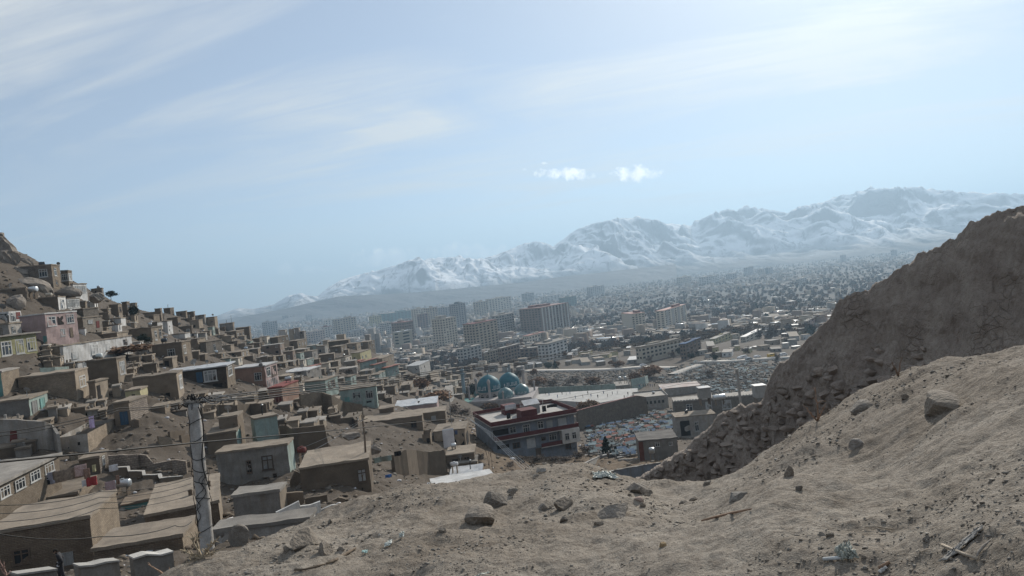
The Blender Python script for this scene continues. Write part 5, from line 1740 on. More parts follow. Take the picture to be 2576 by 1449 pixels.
court, zcourt, Qc = slab_px('courtyard', 'r', [(1300, 440), (1950, 480), (2330, 410), (2345, 330), (1900, 352), (1560, 372), (1280, 395)], 300, 'white paved court of the shrine', 'courtyard', M('white_paving', (.50, .49, .465), (.37, .36, .34), scale=.3, var=0), 8.0, 'structure')
wall_run('r', [(1330, 325, 362, 360), (1600, 312, 362, 350), (1900, 300, 352, 335), (2120, 285, 335, 330)], 'long turquoise wall behind the white court', mint, thick=.4)
wall_run('r', [(2280, 240, 300, 345), (2420, 215, 275, 360), (2450, 200, 270, 372)], 'turquoise wall right of the gate roof', mint, thick=.4)
wall_run('r', [(1730, 560, 640, 232), (1900, 515, 625, 238), (2200, 440, 590, 250), (2345, 405, 570, 256), (2440, 420, 560, 258)], 'high brown retaining wall of the shrine court', M('retaining_wall', (.25, .21, .17), (.165, .137, .11), streak=.5, brick=(1.2, .5, .05), bump=.6), thick=1.0, cope=redp2)
house('r', 2105, 2120, 2270, 320, 380, 'shrine gate house with a long pale roof and two water tanks', plast, rmat=roofg, side='l', th=2, depth=20, wins=[('f', .35, .6, .15, .9, 'dg')], name='gate_house', amp=0, parapet=.5)
house('b', 500, 545, 860, 575, 690, 'pale flat-roofed building left of the tent roofs', plast, rmat=roofg, side='l', th=4, depth=16, wins=[('f', .15 + .13 * k, .22 + .13 * k, .5, .75, 'oh') for k in range(6)], amp=0, parapet=.6, name='court_building')
house('b', 745, 760, 830, 490, 570, 'small white roof cabin with one window', white, side='l', th=4, depth=4, wins=[('f', .35, .7, .35, .75, 'wg')], amp=0)
house('b', 760, 790, 1190, 470, 545, 'market hall under a patchwork tin roof', plast, rmat=M('patchwork_tin', (.40, .38, .35), (.25, .15, .13), scale=.25, rough=.6, bump=.1), side='l', th=6, depth=14, wins=[], amp=0, name='market_hall')

# ------------------------------------------------------------------ red trimmed three-storey building
def red_building():
    pA, pC = None, None
    D = SD(145)
    uC, vC = Bp('z5', 600, 730)
    eC = ray(uC, vC)[2]
    c = P(uC, vC, D)
    def lev(x, y):
        u, v = Bp('z5', x, y); return P(u, v, D * eC / ray(u, v)[2])
    r_ = lev(2290, 440); l_ = lev(170, 520)
    f = r_ - c; s = l_ - c
    Wd = float(np.hypot(f[0], f[1])); th = math.atan2(f[1], f[0])
    nrm = np.array([-math.sin(th), math.cos(th), 0]); Dp = float(s.dot(nrm))
    sk = float(s.dot(np.array([math.cos(th), math.sin(th), 0])))
    k = Wd / 1690.0                           # metres per pixel along the front
    H = 0.0
    root = thing('trimmed_building', 'grey-blue three-storey building with dark red parapets and balconies', 'building', (c[0], c[1], c[2]), th)
    fl = 3.15 * SCL * .93
    zb = -2.95 * fl
    low = float(min_ground(c, th, Wd, Dp)) - c[2] - 1
    zb = min(zb, low)
    body = MB().box(0, Wd, 1.2, Dp, zb, -.06)
    obj('wall', body.mesh('wall', bluegrey), root)
    obj('base_wall', MB().box(.5, Wd - .6, .9, 1.25, zb - .5, -2 * fl + .1).mesh('base_wall', bluegrey), root)
    obj('roof', MB().box(-.35, Wd + .35, -.45, Dp + .3, -.06, .16).mesh('roof', concl), root)
    ph = 1.05
    pp = MB()
    for (x0, x1, y0, y1) in ((-.3, Wd + .3, -.4, -.22), (-.3, Wd + .3, Dp + .05, Dp + .24), (-.3, -.12, -.22, Dp + .05), (Wd + .12, Wd + .3, -.22, Dp + .05)):
        pp.box(x0, x1, y0, y1, .16, .16 + ph)
    obj('parapet', pp.mesh('parapet', redp), root)
    b1 = -fl
    obj('balcony_slab', MB().box(.4, Wd + .35, -.5, 1.2, b1 - .14, b1 + .06).mesh('balcony_slab', concl), root)
    obj('balcony_rail', MB().box(.4, Wd + .35, -.5, -.34, b1 + .06, b1 + 1.05).box(.4, .56, -.34, 1.2, b1 + .06, b1 + 1.05).box(Wd + .19, Wd + .35, -.34, 1.2, b1 + .06, b1 + 1.05).mesh('balcony_rail', redp), root)
    b2 = -2 * fl
    obj('balcony_slab', MB().box(Wd * .55, Wd + .2, -.3, 1.2, b2 - .14, b2 + .06).mesh('balcony_slab', concl), root)
    obj('balcony_rail', MB().box(Wd * .55, Wd * .8, -.3, -.14, b2 + .06, b2 + 1.0).mesh('balcony_rail', redp), root)
    # corner bay, off-white
    bay = obj('bay', MB().box(Wd * .8, Wd + .3, -.9, 1.3, b2 + .06, b1 - .14).mesh('bay', concl), root)
    for x in (.25, .68):
        w = Wd * .2 * .2
        o = obj('window', WIN['w'], bay, (Wd * .8 + Wd * .2 * x - w / 2, -.9, b2 + .9), 0, (w * 1.3, 1, 1.75)); obj('pane', PANE['g'], o)
    for x0, x1, z0, z1, st in ((.215, .29, b1 + 1.0, b1 + 2.5, 'wg'), (.37, .455, b1 + .1, b1 + 2.6, 'xg'), (.55, .62, b1 + .9, b1 + 2.75, 'wg'), (.655, .73, b1 + .3, b1 + 2.6, 'nc'), (.80, .90, b1 + .8, b1 + 2.6, 'xc'),
                               (.23, .32, b2 + .75, b2 + 2.1, 'dg'), (.40, .50, b2 + .1, b2 + 2.5, 'nc'), (.575, .63, b2 + 1.4, b2 + 2.3, 'dg'), (.67, .765, b2 + 1.0, b2 + 2.6, 'xg'),
                               (.05, .19, b2 + 1.2, b2 + 2.1, 'oh'), (.02, .2, b1 + 1.0, b1 + 2.4, 'oh')):
        if st[0] == 'o':
            obj('opening', OPEN, root, (x0 * Wd, 1.2, z0), 0, ((x1 - x0) * Wd, 1, z1 - z0)); continue
        o = obj('window', WIN[st[0]], root, (x0 * Wd, 1.2, z0), 0, ((x1 - x0) * Wd, 1, z1 - z0)); obj('pane', PANE[st[1]], o)
    obj('door', DOORS['d'], root, (.49 * Wd, .9, b2 - 2.3), 0, (1.3, 1, 2.1))
    o = obj('window', WIN['d'], root, (.85 * Wd, .9, b2 - 1.7), 0, (1.5, 1, 1.4)); obj('pane', PANE['g'], o)
    # stair heads and glass house on the roof
    obj('stair_head', MB().box(Wd * .37, Wd * .56, Dp * .06, Dp * .30, .16, 2.5).mesh('stair_head', redp), root)
    obj('stair_head', MB().box(Wd * .30, Wd * .46, Dp * .62, Dp * .8, .16, 2.6).mesh('stair_head', redp), root)
    gx0, gx1, gy0, gy1 = Wd * .50, Wd * .68, Dp * .38, Dp * .62
    gh = MB()
    n = 7
    for i in range(n + 1):
        x = gx0 + (gx1 - gx0) * i / n
        gh.box(x - .04, x + .04, gy0 - .04, gy0 + .04, .16, 2.5).box(x - .04, x + .04, gy1 - .04, gy1 + .04, .16, 2.5)
    gh.box(gx0 - .05, gx1 + .05, gy0 - .05, gy0 + .05, 2.5, 2.6).box(gx0 - .05, gx1 + .05, gy0 - .05, gy0 + .05, 1.3, 1.38)
    g = obj('glass_house_frame', gh.mesh('glass_house_frame', concl), root)
    obj('pane', MB().box(gx0, gx1, gy0 + .01, gy0 + .03, .17, 2.5).box(gx0 - .02, gx0, gy0, gy1, .17, 2.5).mesh('pane', curtain), g)
    rz = MB()
    rz.poly([(gx0 - .2, gy0 - .2, 2.55), (gx1 + .2, gy0 - .2, 2.55), (gx1 + .2, (gy0 + gy1) / 2, 3.7), (gx0 - .2, (gy0 + gy1) / 2, 3.7)])
    rz.poly([(gx0 - .2, (gy0 + gy1) / 2, 3.7), (gx1 + .2, (gy0 + gy1) / 2, 3.7), (gx1 + .2, gy1 + .2, 2.55), (gx0 - .2, gy1 + .2, 2.55)])
    obj('glass_house_roof', rz.mesh('glass_house_roof', metalr), g)
    FOOT.append((c[0] + math.cos(th) * Wd / 2 - math.sin(th) * Dp / 2, c[1] + math.sin(th) * Wd / 2 + math.cos(th) * Dp / 2, Wd / 2 - .5, Dp / 2 - .5, th, c[2] - 2.2 * fl))
    HOUSES.append(('grey-blue three-storey building with dark red parapets and balconies', root, c, Wd, Dp, 9, D, th))
    return root, Wd, Dp


RB, RBW, RBD = red_building()


def at_local(root, x, y, z):
    th = root.rotation_euler[2]
    return (root.location[0] + math.cos(th) * x - math.sin(th) * y, root.location[1] + math.sin(th) * x + math.cos(th) * y, root.location[2] + z)


def drape(loc, th, w, h, label, mat, name='blanket', cat='laundry', seed=0, over=0.0, group=None):
    """cloth hanging from its upper edge"""
    n = 12
    X, Z = np.meshgrid(np.linspace(0, w, n), np.linspace(0, -h, n))
    Y = .10 * np.sin(X / w * 9 + seed) * (-Z / h) + .06 * fbm(X * 3 + seed, Z * 3, 2, seed)
    Z2 = Z - .05 * h * np.abs(np.sin(X / w * 5 + seed)) * (-Z / h)
    V = np.stack([X, Y, Z2], -1)
    o = obj(name, np_mesh(name, V, gridF(n, n), mat, True), None, loc, th)
    md = o.modifiers.new('thickness', 'SOLIDIFY'); md.thickness = .015
    return tag(o, label, cat, group)


clothw = M('white_cloth', (.66, .65, .66), (.54, .53, .54), bump=0, var=.05)
clothk = M('black_cloth', (.02, .02, .022), (.015, .015, .016), bump=0)
drape(at_local(RB, RBW * .31, RBD * .615, 2.75), RB.rotation_euler[2], RBW * .14, 1.3, 'white cloth hung over the red stair head', clothw, seed=1)
for k, (x, w, h) in enumerate(((.70, .05, 1.5), (.76, .09, .7), (.845, .05, .8))):
    drape(at_local(RB, RBW * x, RBD * .35, 1.9), RB.rotation_euler[2], RBW * w, h, ['leftmost black garment drying on the white roof', 'row of black garments on the roof line', 'right black garment at the end of the roof line'][k], clothk, seed=k + 3, name='garment', group='washing on the red trimmed roof')
drape(at_local(RB, RBW * .25, RBD * .3, 1.7), RB.rotation_euler[2], RBW * .045, 1.4, 'single black garment left of the roof stair head', clothk, seed=9, name='garment', group='washing on the red trimmed roof')

# ------------------------------------------------------------------ apartment towers and larger city buildings
CWIN = {k: MB().box(-.5, .5, -.06, .02, 0, 1).mesh('window', m) for k, m in (('g', glass), ('d', M('grey_glass', (.10, .11, .12), (.07, .075, .08), bump=0, rough=.2, var=.4)))}


def tower(c, ul, uc, ur, vt, vb, floors, nf, nr, label, mat, top=None, side='r', th=-32, D=None, crown=1, strips=0, mat2=None, wk='g', wfrac=.5, name='apartment_block', cat='building', group=None, depth=None):
    SEED[0] += 1
    rg = random.Random(SEED[0])
    if D is None:      # stands on the plain, even where its foot is hidden
        e_ = ray(*Bp(c, uc, vb))[2]; D = 900.0
        for _ in range(30):
            D = .5 * D + .5 * float(SCL * (-95 + 25 * math.exp(-(max(D / SCL, 500) - 600) / 400.0))) / e_
        D = min(D, 6000.0) / SCL
    o, Wd, Dp, zt, zb, D, tr = place(c, ul, uc, ur, vt, vb, th, D, side, depth, 330, 170.0)
    H = zt - zb
    root = thing(name, label, cat, (o[0], o[1], zb), tr, group)
    obj('wall', MB().box(0, Wd, 0, Dp, -4, H).mesh('wall', mat), root)
    tm = top or roofg
    obj('roof', MB().box(-.5, Wd + .5, -.5, Dp + .5, H, H + .5).mesh('roof', tm), root)
    for k in range(crown):
        w = rg.uniform(.2, .35); x = rg.uniform(.05, .6); y = rg.uniform(.15, .5)
        obj('roof_house', MB().box(Wd * x, Wd * (x + w), Dp * y, Dp * (y + w), H + .5, H + .5 + min(rg.uniform(2.5, 4.5), H * .12)).mesh('roof_house', tm if rg.random() < .5 else mat), root)
    if strips:
        fa = 'f' if side == 'l' else 'r'
        L = Wd if fa == 'f' else Dp
        for k in range(strips):
            x = (k + .5) / strips * L
            w = L / strips * .2
            if fa == 'f':
                obj('pilaster', MB().box(x - w, x + w, -.35, .02, 0, H - .5).mesh('pilaster', mat2 or concl), root)
            else:
                obj('pilaster', MB().box(Wd - .02, Wd + .35, x - w, x + w, 0, H - .5).mesh('pilaster', mat2 or concl), root)
    fh = H / (floors + .3)
    for face, n, L in ((('f', nf, Wd), ('r', nr, Dp)) if side == 'r' else (('f', nf, Wd), ('l', nr, Dp))):
        for j in range(floors):
            for k in range(n):
                if rg.random() < .04:
                    continue
                x = (k + .5) / n * L; w = L / n * wfrac
                z = fh * (j + .35)
                if face == 'f':
                    obj('window', CWIN[wk], root, (x, 0, z), 0, (w, 1, fh * .5))
                elif face == 'r':
                    obj('window', CWIN[wk], root, (Wd, x, z), R(90), (w, 1, fh * .5))
                else:
                    obj('window', CWIN[wk], root, (0, x, z), R(-90), (w, 1, fh * .5))
    if rg.random() < .75 and floors > 3:
        # thin slab edges between the storeys
        b = MB()
        for j in range(1, floors + 1):
            b.box(-.18, Wd + .18, -.18, Dp + .18, fh * j - .15, fh * j + .12)
        obj('floor_bands', b.mesh('floor_bands', mat2 or mat), root)
    HOUSES.append((label, root, o, Wd, Dp, H, D, tr))
    return root


beige = M('beige_render', (.42, .36, .28), (.33, .28, .22), var=.08)
greyr = M('grey_render', (.33, .32, .31), (.26, .25, .245), var=.08)
brownr = M('brown_render', (.24, .185, .15), (.19, .145, .115), var=.08)
tower('16', 285, 395, 532, 400, 705, 12, 4, 5, 'tall cream apartment tower with twelve rows of windows', cream, crown=2)
tower('16', 605, 722, 947, 450, 760, 11, 4, 6, 'beige apartment tower with a dark red-brown crown', beige, top=redp2, crown=2)
tower('16', 1170, 1385, 1668, 288, 560, 11, 7, 8, 'widest dark apartment slab with white vertical strips', brownr, top=redroof, strips=9, crown=2)
tower('16', 1255, 1320, 1425, 455, 560, 5, 2, 3, 'lower red-capped block standing before the widest dark slab', beige, top=redroof)
tower('16', 885, 962, 1112, 365, 600, 9, 2, 6, 'pale grey apartment block with a dark square window grid', concl, wfrac=.6)
tower('16', 68, 140, 216, 300, 510, 10, 3, 3, 'leftmost cream block of the tower cluster', cream)
tower('16', 212, 252, 330, 290, 475, 10, 2, 3, 'cream block second in the tower cluster', beige)
tower('16', 315, 400, 462, 282, 420, 8, 4, 2, 'grey slab with blank side in the tower cluster', greyr)
tower('16', 458, 520, 622, 250, 500, 12, 3, 4, 'dark topped grey tower highest in the cluster', greyr, top=darkclad, crown=3)
tower('16', 122, 172, 232, 350, 520, 8, 2, 2, 'slim reddish tower before the cream cluster', M('rose_render', (.34, .25, .22), (.27, .2, .175)))
tower('16', 688, 740, 838, 230, 372, 8, 2, 4, 'beige tower behind the pale grey block', beige)
tower('16', 818, 905, 1072, 195, 335, 7, 3, 6, 'long cream slab with bright roof edges far behind the pale grey block', cream)
tower('16', 1175, 1235, 1300, 140, 230, 6, 2, 3, 'dark unfinished frame building far behind the widest slab', greyr, wfrac=.8)
tower('16', 1385, 1430, 1560, 170, 235, 4, 2, 4, 'far pale office right of the unfinished frame', concl)
tower('16', 1555, 1600, 1730, 185, 285, 5, 2, 5, 'green clad block right of the widest slab', greenclad, wk='d')
tower('16', 1840, 1900, 2042, 75, 150, 5, 3, 5, 'far white apartment row near the mountains', concl)
tower('16', 1345, 1452, 1642, 655, 830, 5, 3, 5, 'white five-storey house with a blank brown flank', white, mat2=white)
tower('16', 940, 975, 1158, 700, 850, 4, 2, 6, 'brown four-storey house with balconies', brownr, mat2=beige)
tower('16', 792, 800, 938, 745, 860, 4, 1, 5, 'small beige four-storey house left of the balconied brown house', beige, mat2=cream)
tower('16', 528, 588, 772, 705, 870, 5, 2, 5, 'white five-storey house in front of the beige tower', concl, mat2=white)
tower('16', 1188, 1250, 1422, 572, 680, 3, 3, 6, 'red roofed villa with stepped red eaves', cream, top=redroof, crown=1)
tower('16', 945, 985, 1152, 635, 725, 2, 2, 4, 'plain dark grey warehouse left of the red roofed villa', greyr)
tower('16', 1700, 1822, 1855, 485, 580, 4, 4, 1, 'small white block alone right of the widest slab', white)
tower('16', 155, 200, 295, 590, 660, 2, 2, 3, 'cream hall left of the tall cream tower', cream, crown=0)
tower('16', 130, 190, 320, 665, 750, 3, 2, 5, 'tan three-storey row below the cream hall', beige)
tower('16', 1160, 1335, 1345, 690, 790, 3, 4, 1, 'brown unfinished block left of the white five-storey house', brownr)
tower('23', 498, 632, 748, 850, 1050, 9, 4, 4, 'left one of twin cream apartment blocks with red roofs', cream, top=redroof, side='r', th=10)
tower('23', 745, 830, 1048, 832, 1035, 9, 2, 7, 'right one of twin cream apartment blocks with red roofs', cream, top=redroof, side='r', th=-30, strips=4, mat2=concl)
tower('23', 532, 592, 992, 1205, 1335, 3, 2, 10, 'long cream school with three rows of windows', cream, th=-50, crown=1, mat2=concl, wfrac=.55)
tower('23', 985, 1040, 1192, 1170, 1330, 4, 2, 4, 'brown house under a dark blue roof', brownr, top=M('blue_cabin', (.06, .12, .22), (.05, .09, .17)))
tower('23', 32, 90, 238, 590, 685, 6, 3, 6, 'far cream apartment row at the left of the bare park', concl)
tower('23', 942, 1000, 1172, 492, 572, 4, 3, 6, 'far tan office block beyond the park', beige)
tower('23', 1168, 1290, 1412, 482, 560, 4, 5, 5, 'far white and grey office block beyond the park', concl)
tower('23', 1438, 1480, 1552, 460, 520, 3, 2, 3, 'far dark office cube', greyr)
tower('23', 1625, 1660, 1752, 392, 475, 5, 2, 4, 'far tall hazy office tower', greyr)
tower('23', 1758, 1790, 1830, 412, 470, 4, 2, 2, 'far beige twin of the hazy office tower', beige)
tower('23', 1838, 1870, 1915, 398, 465, 5, 2, 2, 'far dark glass office', darkclad)
tower('23', 2150, 2180, 2262, 512, 575, 3, 2, 4, 'far white villa beyond the bank', concl)
tower('s', 715, 745, 800, 912, 985, 5, 2, 3, 'distant grey tower right of centre under the mountains', greyr)
tower('s', 1225, 1290, 1420, 860, 925, 4, 3, 4, 'distant broad dark building under the mountains', greyr)
tower('23', 1275, 1330, 1490, 1120, 1185, 2, 3, 5, 'yellowish two-storey house right of the blue-roofed house', yellow)
tower('23', 1590, 1640, 1800, 1100, 1160, 2, 3, 4, 'pale two-storey house with a bright roof on the right', cream, top=roofw)
tower('23', 2235, 2270, 2400, 940, 1025, 3, 2, 4, 'pinkish three-storey house beside the bank', M('rose_render', (.34, .25, .22)))
tower('8', 608, 642, 762, 692, 830, 7, 2, 5, 'lone grey apartment block at the left end of the city', greyr)
tower('8', 805, 825, 868, 628, 692, 7, 2, 2, 'far slim tower first from the left', greyr)
tower('8', 885, 900, 932, 628, 680, 6, 1, 2, 'far slim tower second from the left', concl)
tower('8', 1040, 1065, 1108, 620, 672, 5, 1, 2, 'far slim tower third from the left', concl)
tower('8', 1325, 1345, 1562, 665, 820, 7, 2, 8, 'long beige apartment slab left of the tower cluster', beige)
tower('8', 1228, 1240, 1330, 672, 740, 3, 1, 3, 'cream block behind the long beige slab', cream)
tower('8', 1045, 1120, 1242, 785, 900, 5, 3, 5, 'pinkish cream block in front of the long beige slab', M('rose_cream', (.46, .38, .33), (.38, .31, .27)))
tower('8', 1212, 1245, 1322, 740, 870, 6, 2, 3, 'white block with a brown roof next to the pinkish cream block', concl, top=redp2)
tower('8', 1458, 1500, 1642, 785, 862, 4, 2, 5, 'low white block with a dark roof', concl, top=darkclad)
tower('8', 1688, 1720, 1815, 632, 742, 6, 2, 4, 'yellowish far apartment block', yellow)
tower('8', 1795, 1850, 1935, 700, 820, 6, 3, 4, 'off-white block with wide windows left of the red roof', concl, wfrac=.65)
tower('8', 1780, 1900, 2132, 600, 690, 5, 3, 6, 'wide building clad in green netting', greenclad, wk='d')
tower('8', 1930, 2060, 2150, 690, 920, 8, 5, 4, 'dark apartment block with an orange roof edge', brownr, top=redroof)
tower('8', 1942, 2010, 2135, 790, 985, 6, 1, 1, 'blank yellow-grey tower with a pale metal roof', M('yellowgrey', (.40, .38, .31), (.33, .31, .25)), top=metalr)
for k, (ul, uc, ur, vt, vb) in enumerate(((1595, 1620, 1765, 1095, 1190), (1715, 1740, 1860, 1125, 1215), (1835, 1860, 1985, 1155, 1250))):
    house('8', ul, uc, ur, vt, vb, ['upper', 'middle', 'lower'][k] + ' one of three stepped houses with orange eaves', mint, rmat=redroof, over=.7, th=-30, wins=None, name='eaved_house', group='houses with orange eaves')
house('8', 1555, 1585, 1635, 1085, 1130, 'little pavilion under an orange tent roof', cream, rmat=redroof, over=.5, th=-20)
for k, (ul, uc, ur, vt, vb, lab, mt, rm) in enumerate((
        (670, 760, 870, 845, 905, 'dark brown house topmost on the second knoll', mud, roofm), (860, 960, 1055, 880, 950, 'brown house with a stepped roof on the second knoll', mud, roofm),
        (605, 790, 830, 915, 1030, 'dark house with a pale concrete roof facing the city', brownr, conc), (1275, 1480, 1498, 870, 950, 'long dark house crowning the right knoll', mud, roofm),
        (1290, 1400, 1460, 935, 1000, 'mud house stepping down under the crowning house', mud, roofm), (1440, 1560, 1600, 905, 975, 'brown house with lit corner right on the knoll', mudl, roofm),
        (1575, 1680, 1745, 890, 985, 'tan house at the right end of the knoll', mudl, roofm), (1150, 1240, 1270, 930, 1010, 'small pale fronted house left under the knoll', plast, roofm),
        (945, 990, 1025, 1005, 1075, 'mint fronted narrow house on the second knoll', mint, roofm), (1015, 1060, 1125, 1070, 1130, 'mint fronted low house below the narrow one', mint, roofg),
        (1180, 1335, 1340, 1010, 1100, 'large blank brown house in the middle of the lower town', mud, roofm), (1340, 1450, 1510, 1045, 1110, 'cream windowed house right of the large blank house', cream, roofm),
        (1505, 1600, 1705, 1000, 1085, 'yellow brown house with a long row of windows', yellow, roofm), (820, 915, 940, 985, 1075, 'dark fronted house below the pale concrete roof', brownr, roofm),
        (1030, 1110, 1165, 985, 1060, 'pale block house between the mint fronted houses', plast, roofm), (1690, 1820, 1935, 1060, 1130, 'tan stepped house left of the orange eaves', mudl, roofm),
        (2060, 2200, 2305, 1130, 1240, 'white walled yard house right of the orange eaves', concl, roofw), (2310, 2420, 2480, 1045, 1090, 'pale low house at the foot of the towers', mudl, roofg),
        (1360, 1560, 1570, 1150, 1215, 'long pale row house behind the bare trees', plast, roofg), (780, 1050, 1195, 1185, 1235, 'white topped long wall house beside the bare tree', plast, roofw),
        (1060, 1120, 1200, 1140, 1190, 'orange red low house by the bare tree', terra, redroof), (360, 430, 440, 905, 960, 'small dark house at the back of the left slope', mud, roofm),
        (390, 560, 585, 960, 1020, 'wide dark roof house at the back of the left slope', mud, roofg))):
    house('8', ul, uc, ur, vt, vb, lab, mt, rm, th=-14, right=[None, mudl, mudbrick][k % 3] if mt is mud else None)


# ------------------------------------------------------------------ filling in: more small houses, seen but hardly told apart
def bbox(h):
    lab, root, o, Wd, Dp, H, D, tr = h
    us = []; vs = []
    for a in (0, Wd):
        for b in (0, Dp):
            for z in (0, H):
                q = np.array([o[0] + math.cos(tr) * a - math.sin(tr) * b, o[1] + math.sin(tr) * a + math.cos(tr) * b, root.location[2] + z])
                u, v = proj(q); us.append(u); vs.append(v)
    return min(us), max(us), min(vs), max(vs)


BOX = [bbox(h) for h in HOUSES]
import re
def short(lab):
    return re.split(r' (?:with|under|in|beside|on|below|behind|at|standing|right|left|whose|across|above|beneath|between|before|from|stepping|highest|of|near|next|far|beyond|facing|crowning|by|among|to) ', lab)[0]


LAND = [(short(h[0]), (b[0] + b[1]) / 2, (b[2] + b[3]) / 2, b) for h, b in zip(HOUSES, BOX)]
_c = {}
for q in LAND:
    _c[q[0]] = _c.get(q[0], 0) + 1
LAND = [q for q in LAND if _c[q[0]] == 1 and len(q[0].split()) >= 2]
SEEN = {}


def rel_label(kind, u, v):
    ds = sorted(LAND, key=lambda q: (q[1] - u) ** 2 + 3 * (q[2] - v) ** 2)
    for q in ds[:6]:
        du, dv = u - q[1], v - q[2]
        d = 'right of' if abs(du) > abs(dv) and du > 0 else 'left of' if abs(du) > abs(dv) else 'below' if dv > 0 else 'above'
        l = f'{kind} {d} the {q[0]}'
        if len(l.split()) <= 16 and l not in SEEN:
            SEEN[l] = 1
            return l
    q = ds[0]
    l = f'{kind} near the {q[0]}'
    SEEN[l] = 1
    return l


def infill(zone, n, wpx, hpx, mats, group, kind, seed, dmin, name='mud_house', th=(-16, 0), overlap=.35, tries=40):
    rg = random.Random(seed)
    done = 0
    for _ in range(n * tries):
        if done >= n:
            break
        u = rg.uniform(zone[0], zone[1]); v = np.interp(u, zone[2], zone[3]) + rg.random() * (np.interp(u, zone[2], zone[4]) - np.interp(u, zone[2], zone[3]))
        w = rg.uniform(*wpx); h = rg.uniform(*hpx)
        b = (u - w, u + w * .3, v - h, v)
        bad = False
        for q in BOX:
            ox = min(b[1], q[1]) - max(b[0], q[0]); oy = min(b[3], q[3]) - max(b[2], q[2])
            if ox > 0 and oy > 0 and ox * oy > overlap * min((b[1] - b[0]) * (b[3] - b[2]), (q[1] - q[0]) * (q[3] - q[2])):
                bad = True; break
        if bad:
            continue
        mt = rg.choice(mats)
        adj = {'mud_wall': 'brown', 'pale_and_sunlit_mud': 'tan', 'grey_plaster': 'grey', 'whitewash': 'white', 'concrete': 'concrete', 'pale_concrete': 'pale', 'mint_render': 'mint', 'cream_render': 'cream',
               'beige_render': 'beige', 'brown_render': 'dark brown', 'terracotta_render': 'reddish', 'mud_brick_wall': 'brick', 'grey_render': 'dull grey', 'pale_yellow_render': 'yellowish'}.get(mt.name, 'plain')
        house('B', u - w, u, u + w * rg.uniform(.15, .45), v - h, v, rel_label(f'{"small" if w < sum(wpx) / 2 else "wider"} {adj} {kind}', u, v), mt, rg.choice([roofm, roofm, roofg, roofw]) if dmin > 300 else rg.choice([roofm, roofm, roofm, roofg]),
              th=rg.uniform(*th), right=rg.choice([None, mudl, mudbrick]) if mt is mud else None, group=group, dmin=dmin, D=None, amp=.05 if dmin < 300 else 0, step=1.2, name=name, chim=rg.choice([0, 0, 1, 1, 2]) if dmin < 250 else 0)
        BOX.append(bbox(HOUSES[-1]))
        done += 1


infill((20, 560, [20, 300, 560], [960, 960, 960], [1180, 1050, 1060]), 46, (16, 40), (14, 26), [mud, mud, mudl, plast, mudbrick], 'small houses on the lower left slope', 'mud hut', 40, 70, overlap=.3)
infill((520, 1050, [520, 800, 1050], [960, 960, 980], [1090, 1080, 1070]), 46, (14, 34), (12, 24), [mud, mud, mudl, plast, mudbrick], 'small houses on the middle slope', 'mud hut', 47, 70, overlap=.2)
# ridge and upper slope, the second knoll, then the low town between shrine and towers
infill((120, 520, [120, 300, 520], [760, 790, 830], [960, 960, 980]), 60, (14, 34), (12, 24), [mud, mud, mud, mudl, mudl, plast, mudbrick, white], 'small houses on the left slope', 'mud house', 41, 100)
infill((430, 780, [430, 600, 780], [810, 852, 885], [930, 950, 960]), 58, (12, 32), (10, 22), [mud, mud, mudl, mudl, mudbrick, plast, cream, mint], 'small houses on the left slope', 'hillside house', 42, 130)
infill((690, 1010, [690, 850, 1010], [885, 880, 890], [985, 990, 985]), 60, (10, 30), (9, 20), [mud, mud, mudl, mudl, plast, cream, terra, mint, mudbrick, concl], 'small houses on the knoll', 'knoll house', 43, 150)
infill((930, 1330, [930, 1100, 1330], [880, 872, 860], [1000, 985, 935]), 66, (10, 26), (8, 18), [mudl, mudl, plast, conc, concl, cream, brownr, mud, mudbrick, beige], 'low town houses between shrine and towers', 'town house', 44, 280, 'town_house', (-40, 5))
infill((1020, 1240, [1020, 1130, 1240], [945, 935, 925], [1030, 1020, 985]), 30, (12, 28), (9, 18), [mudl, mud, plast, conc, brownr, mudbrick], 'low town houses between shrine and towers', 'yard house', 48, 200, 'town_house', (-30, 0))
infill((1330, 2060, [1330, 1600, 2060], [850, 835, 800], [930, 915, 880]), 105, (10, 26), (7, 15), [mudl, plast, conc, concl, cream, brownr, beige, white, yellow], 'low town houses on the plain', 'town house', 45, 330, 'town_house', (-40, 30))
infill((690, 1010, [690, 850, 1010], [842, 835, 820], [880, 875, 870]), 12, (10, 20), (8, 16), [brownr, beige, plast, concl], 'low town houses on the plain', 'town house', 46, 500, 'town_house', (-40, 0))


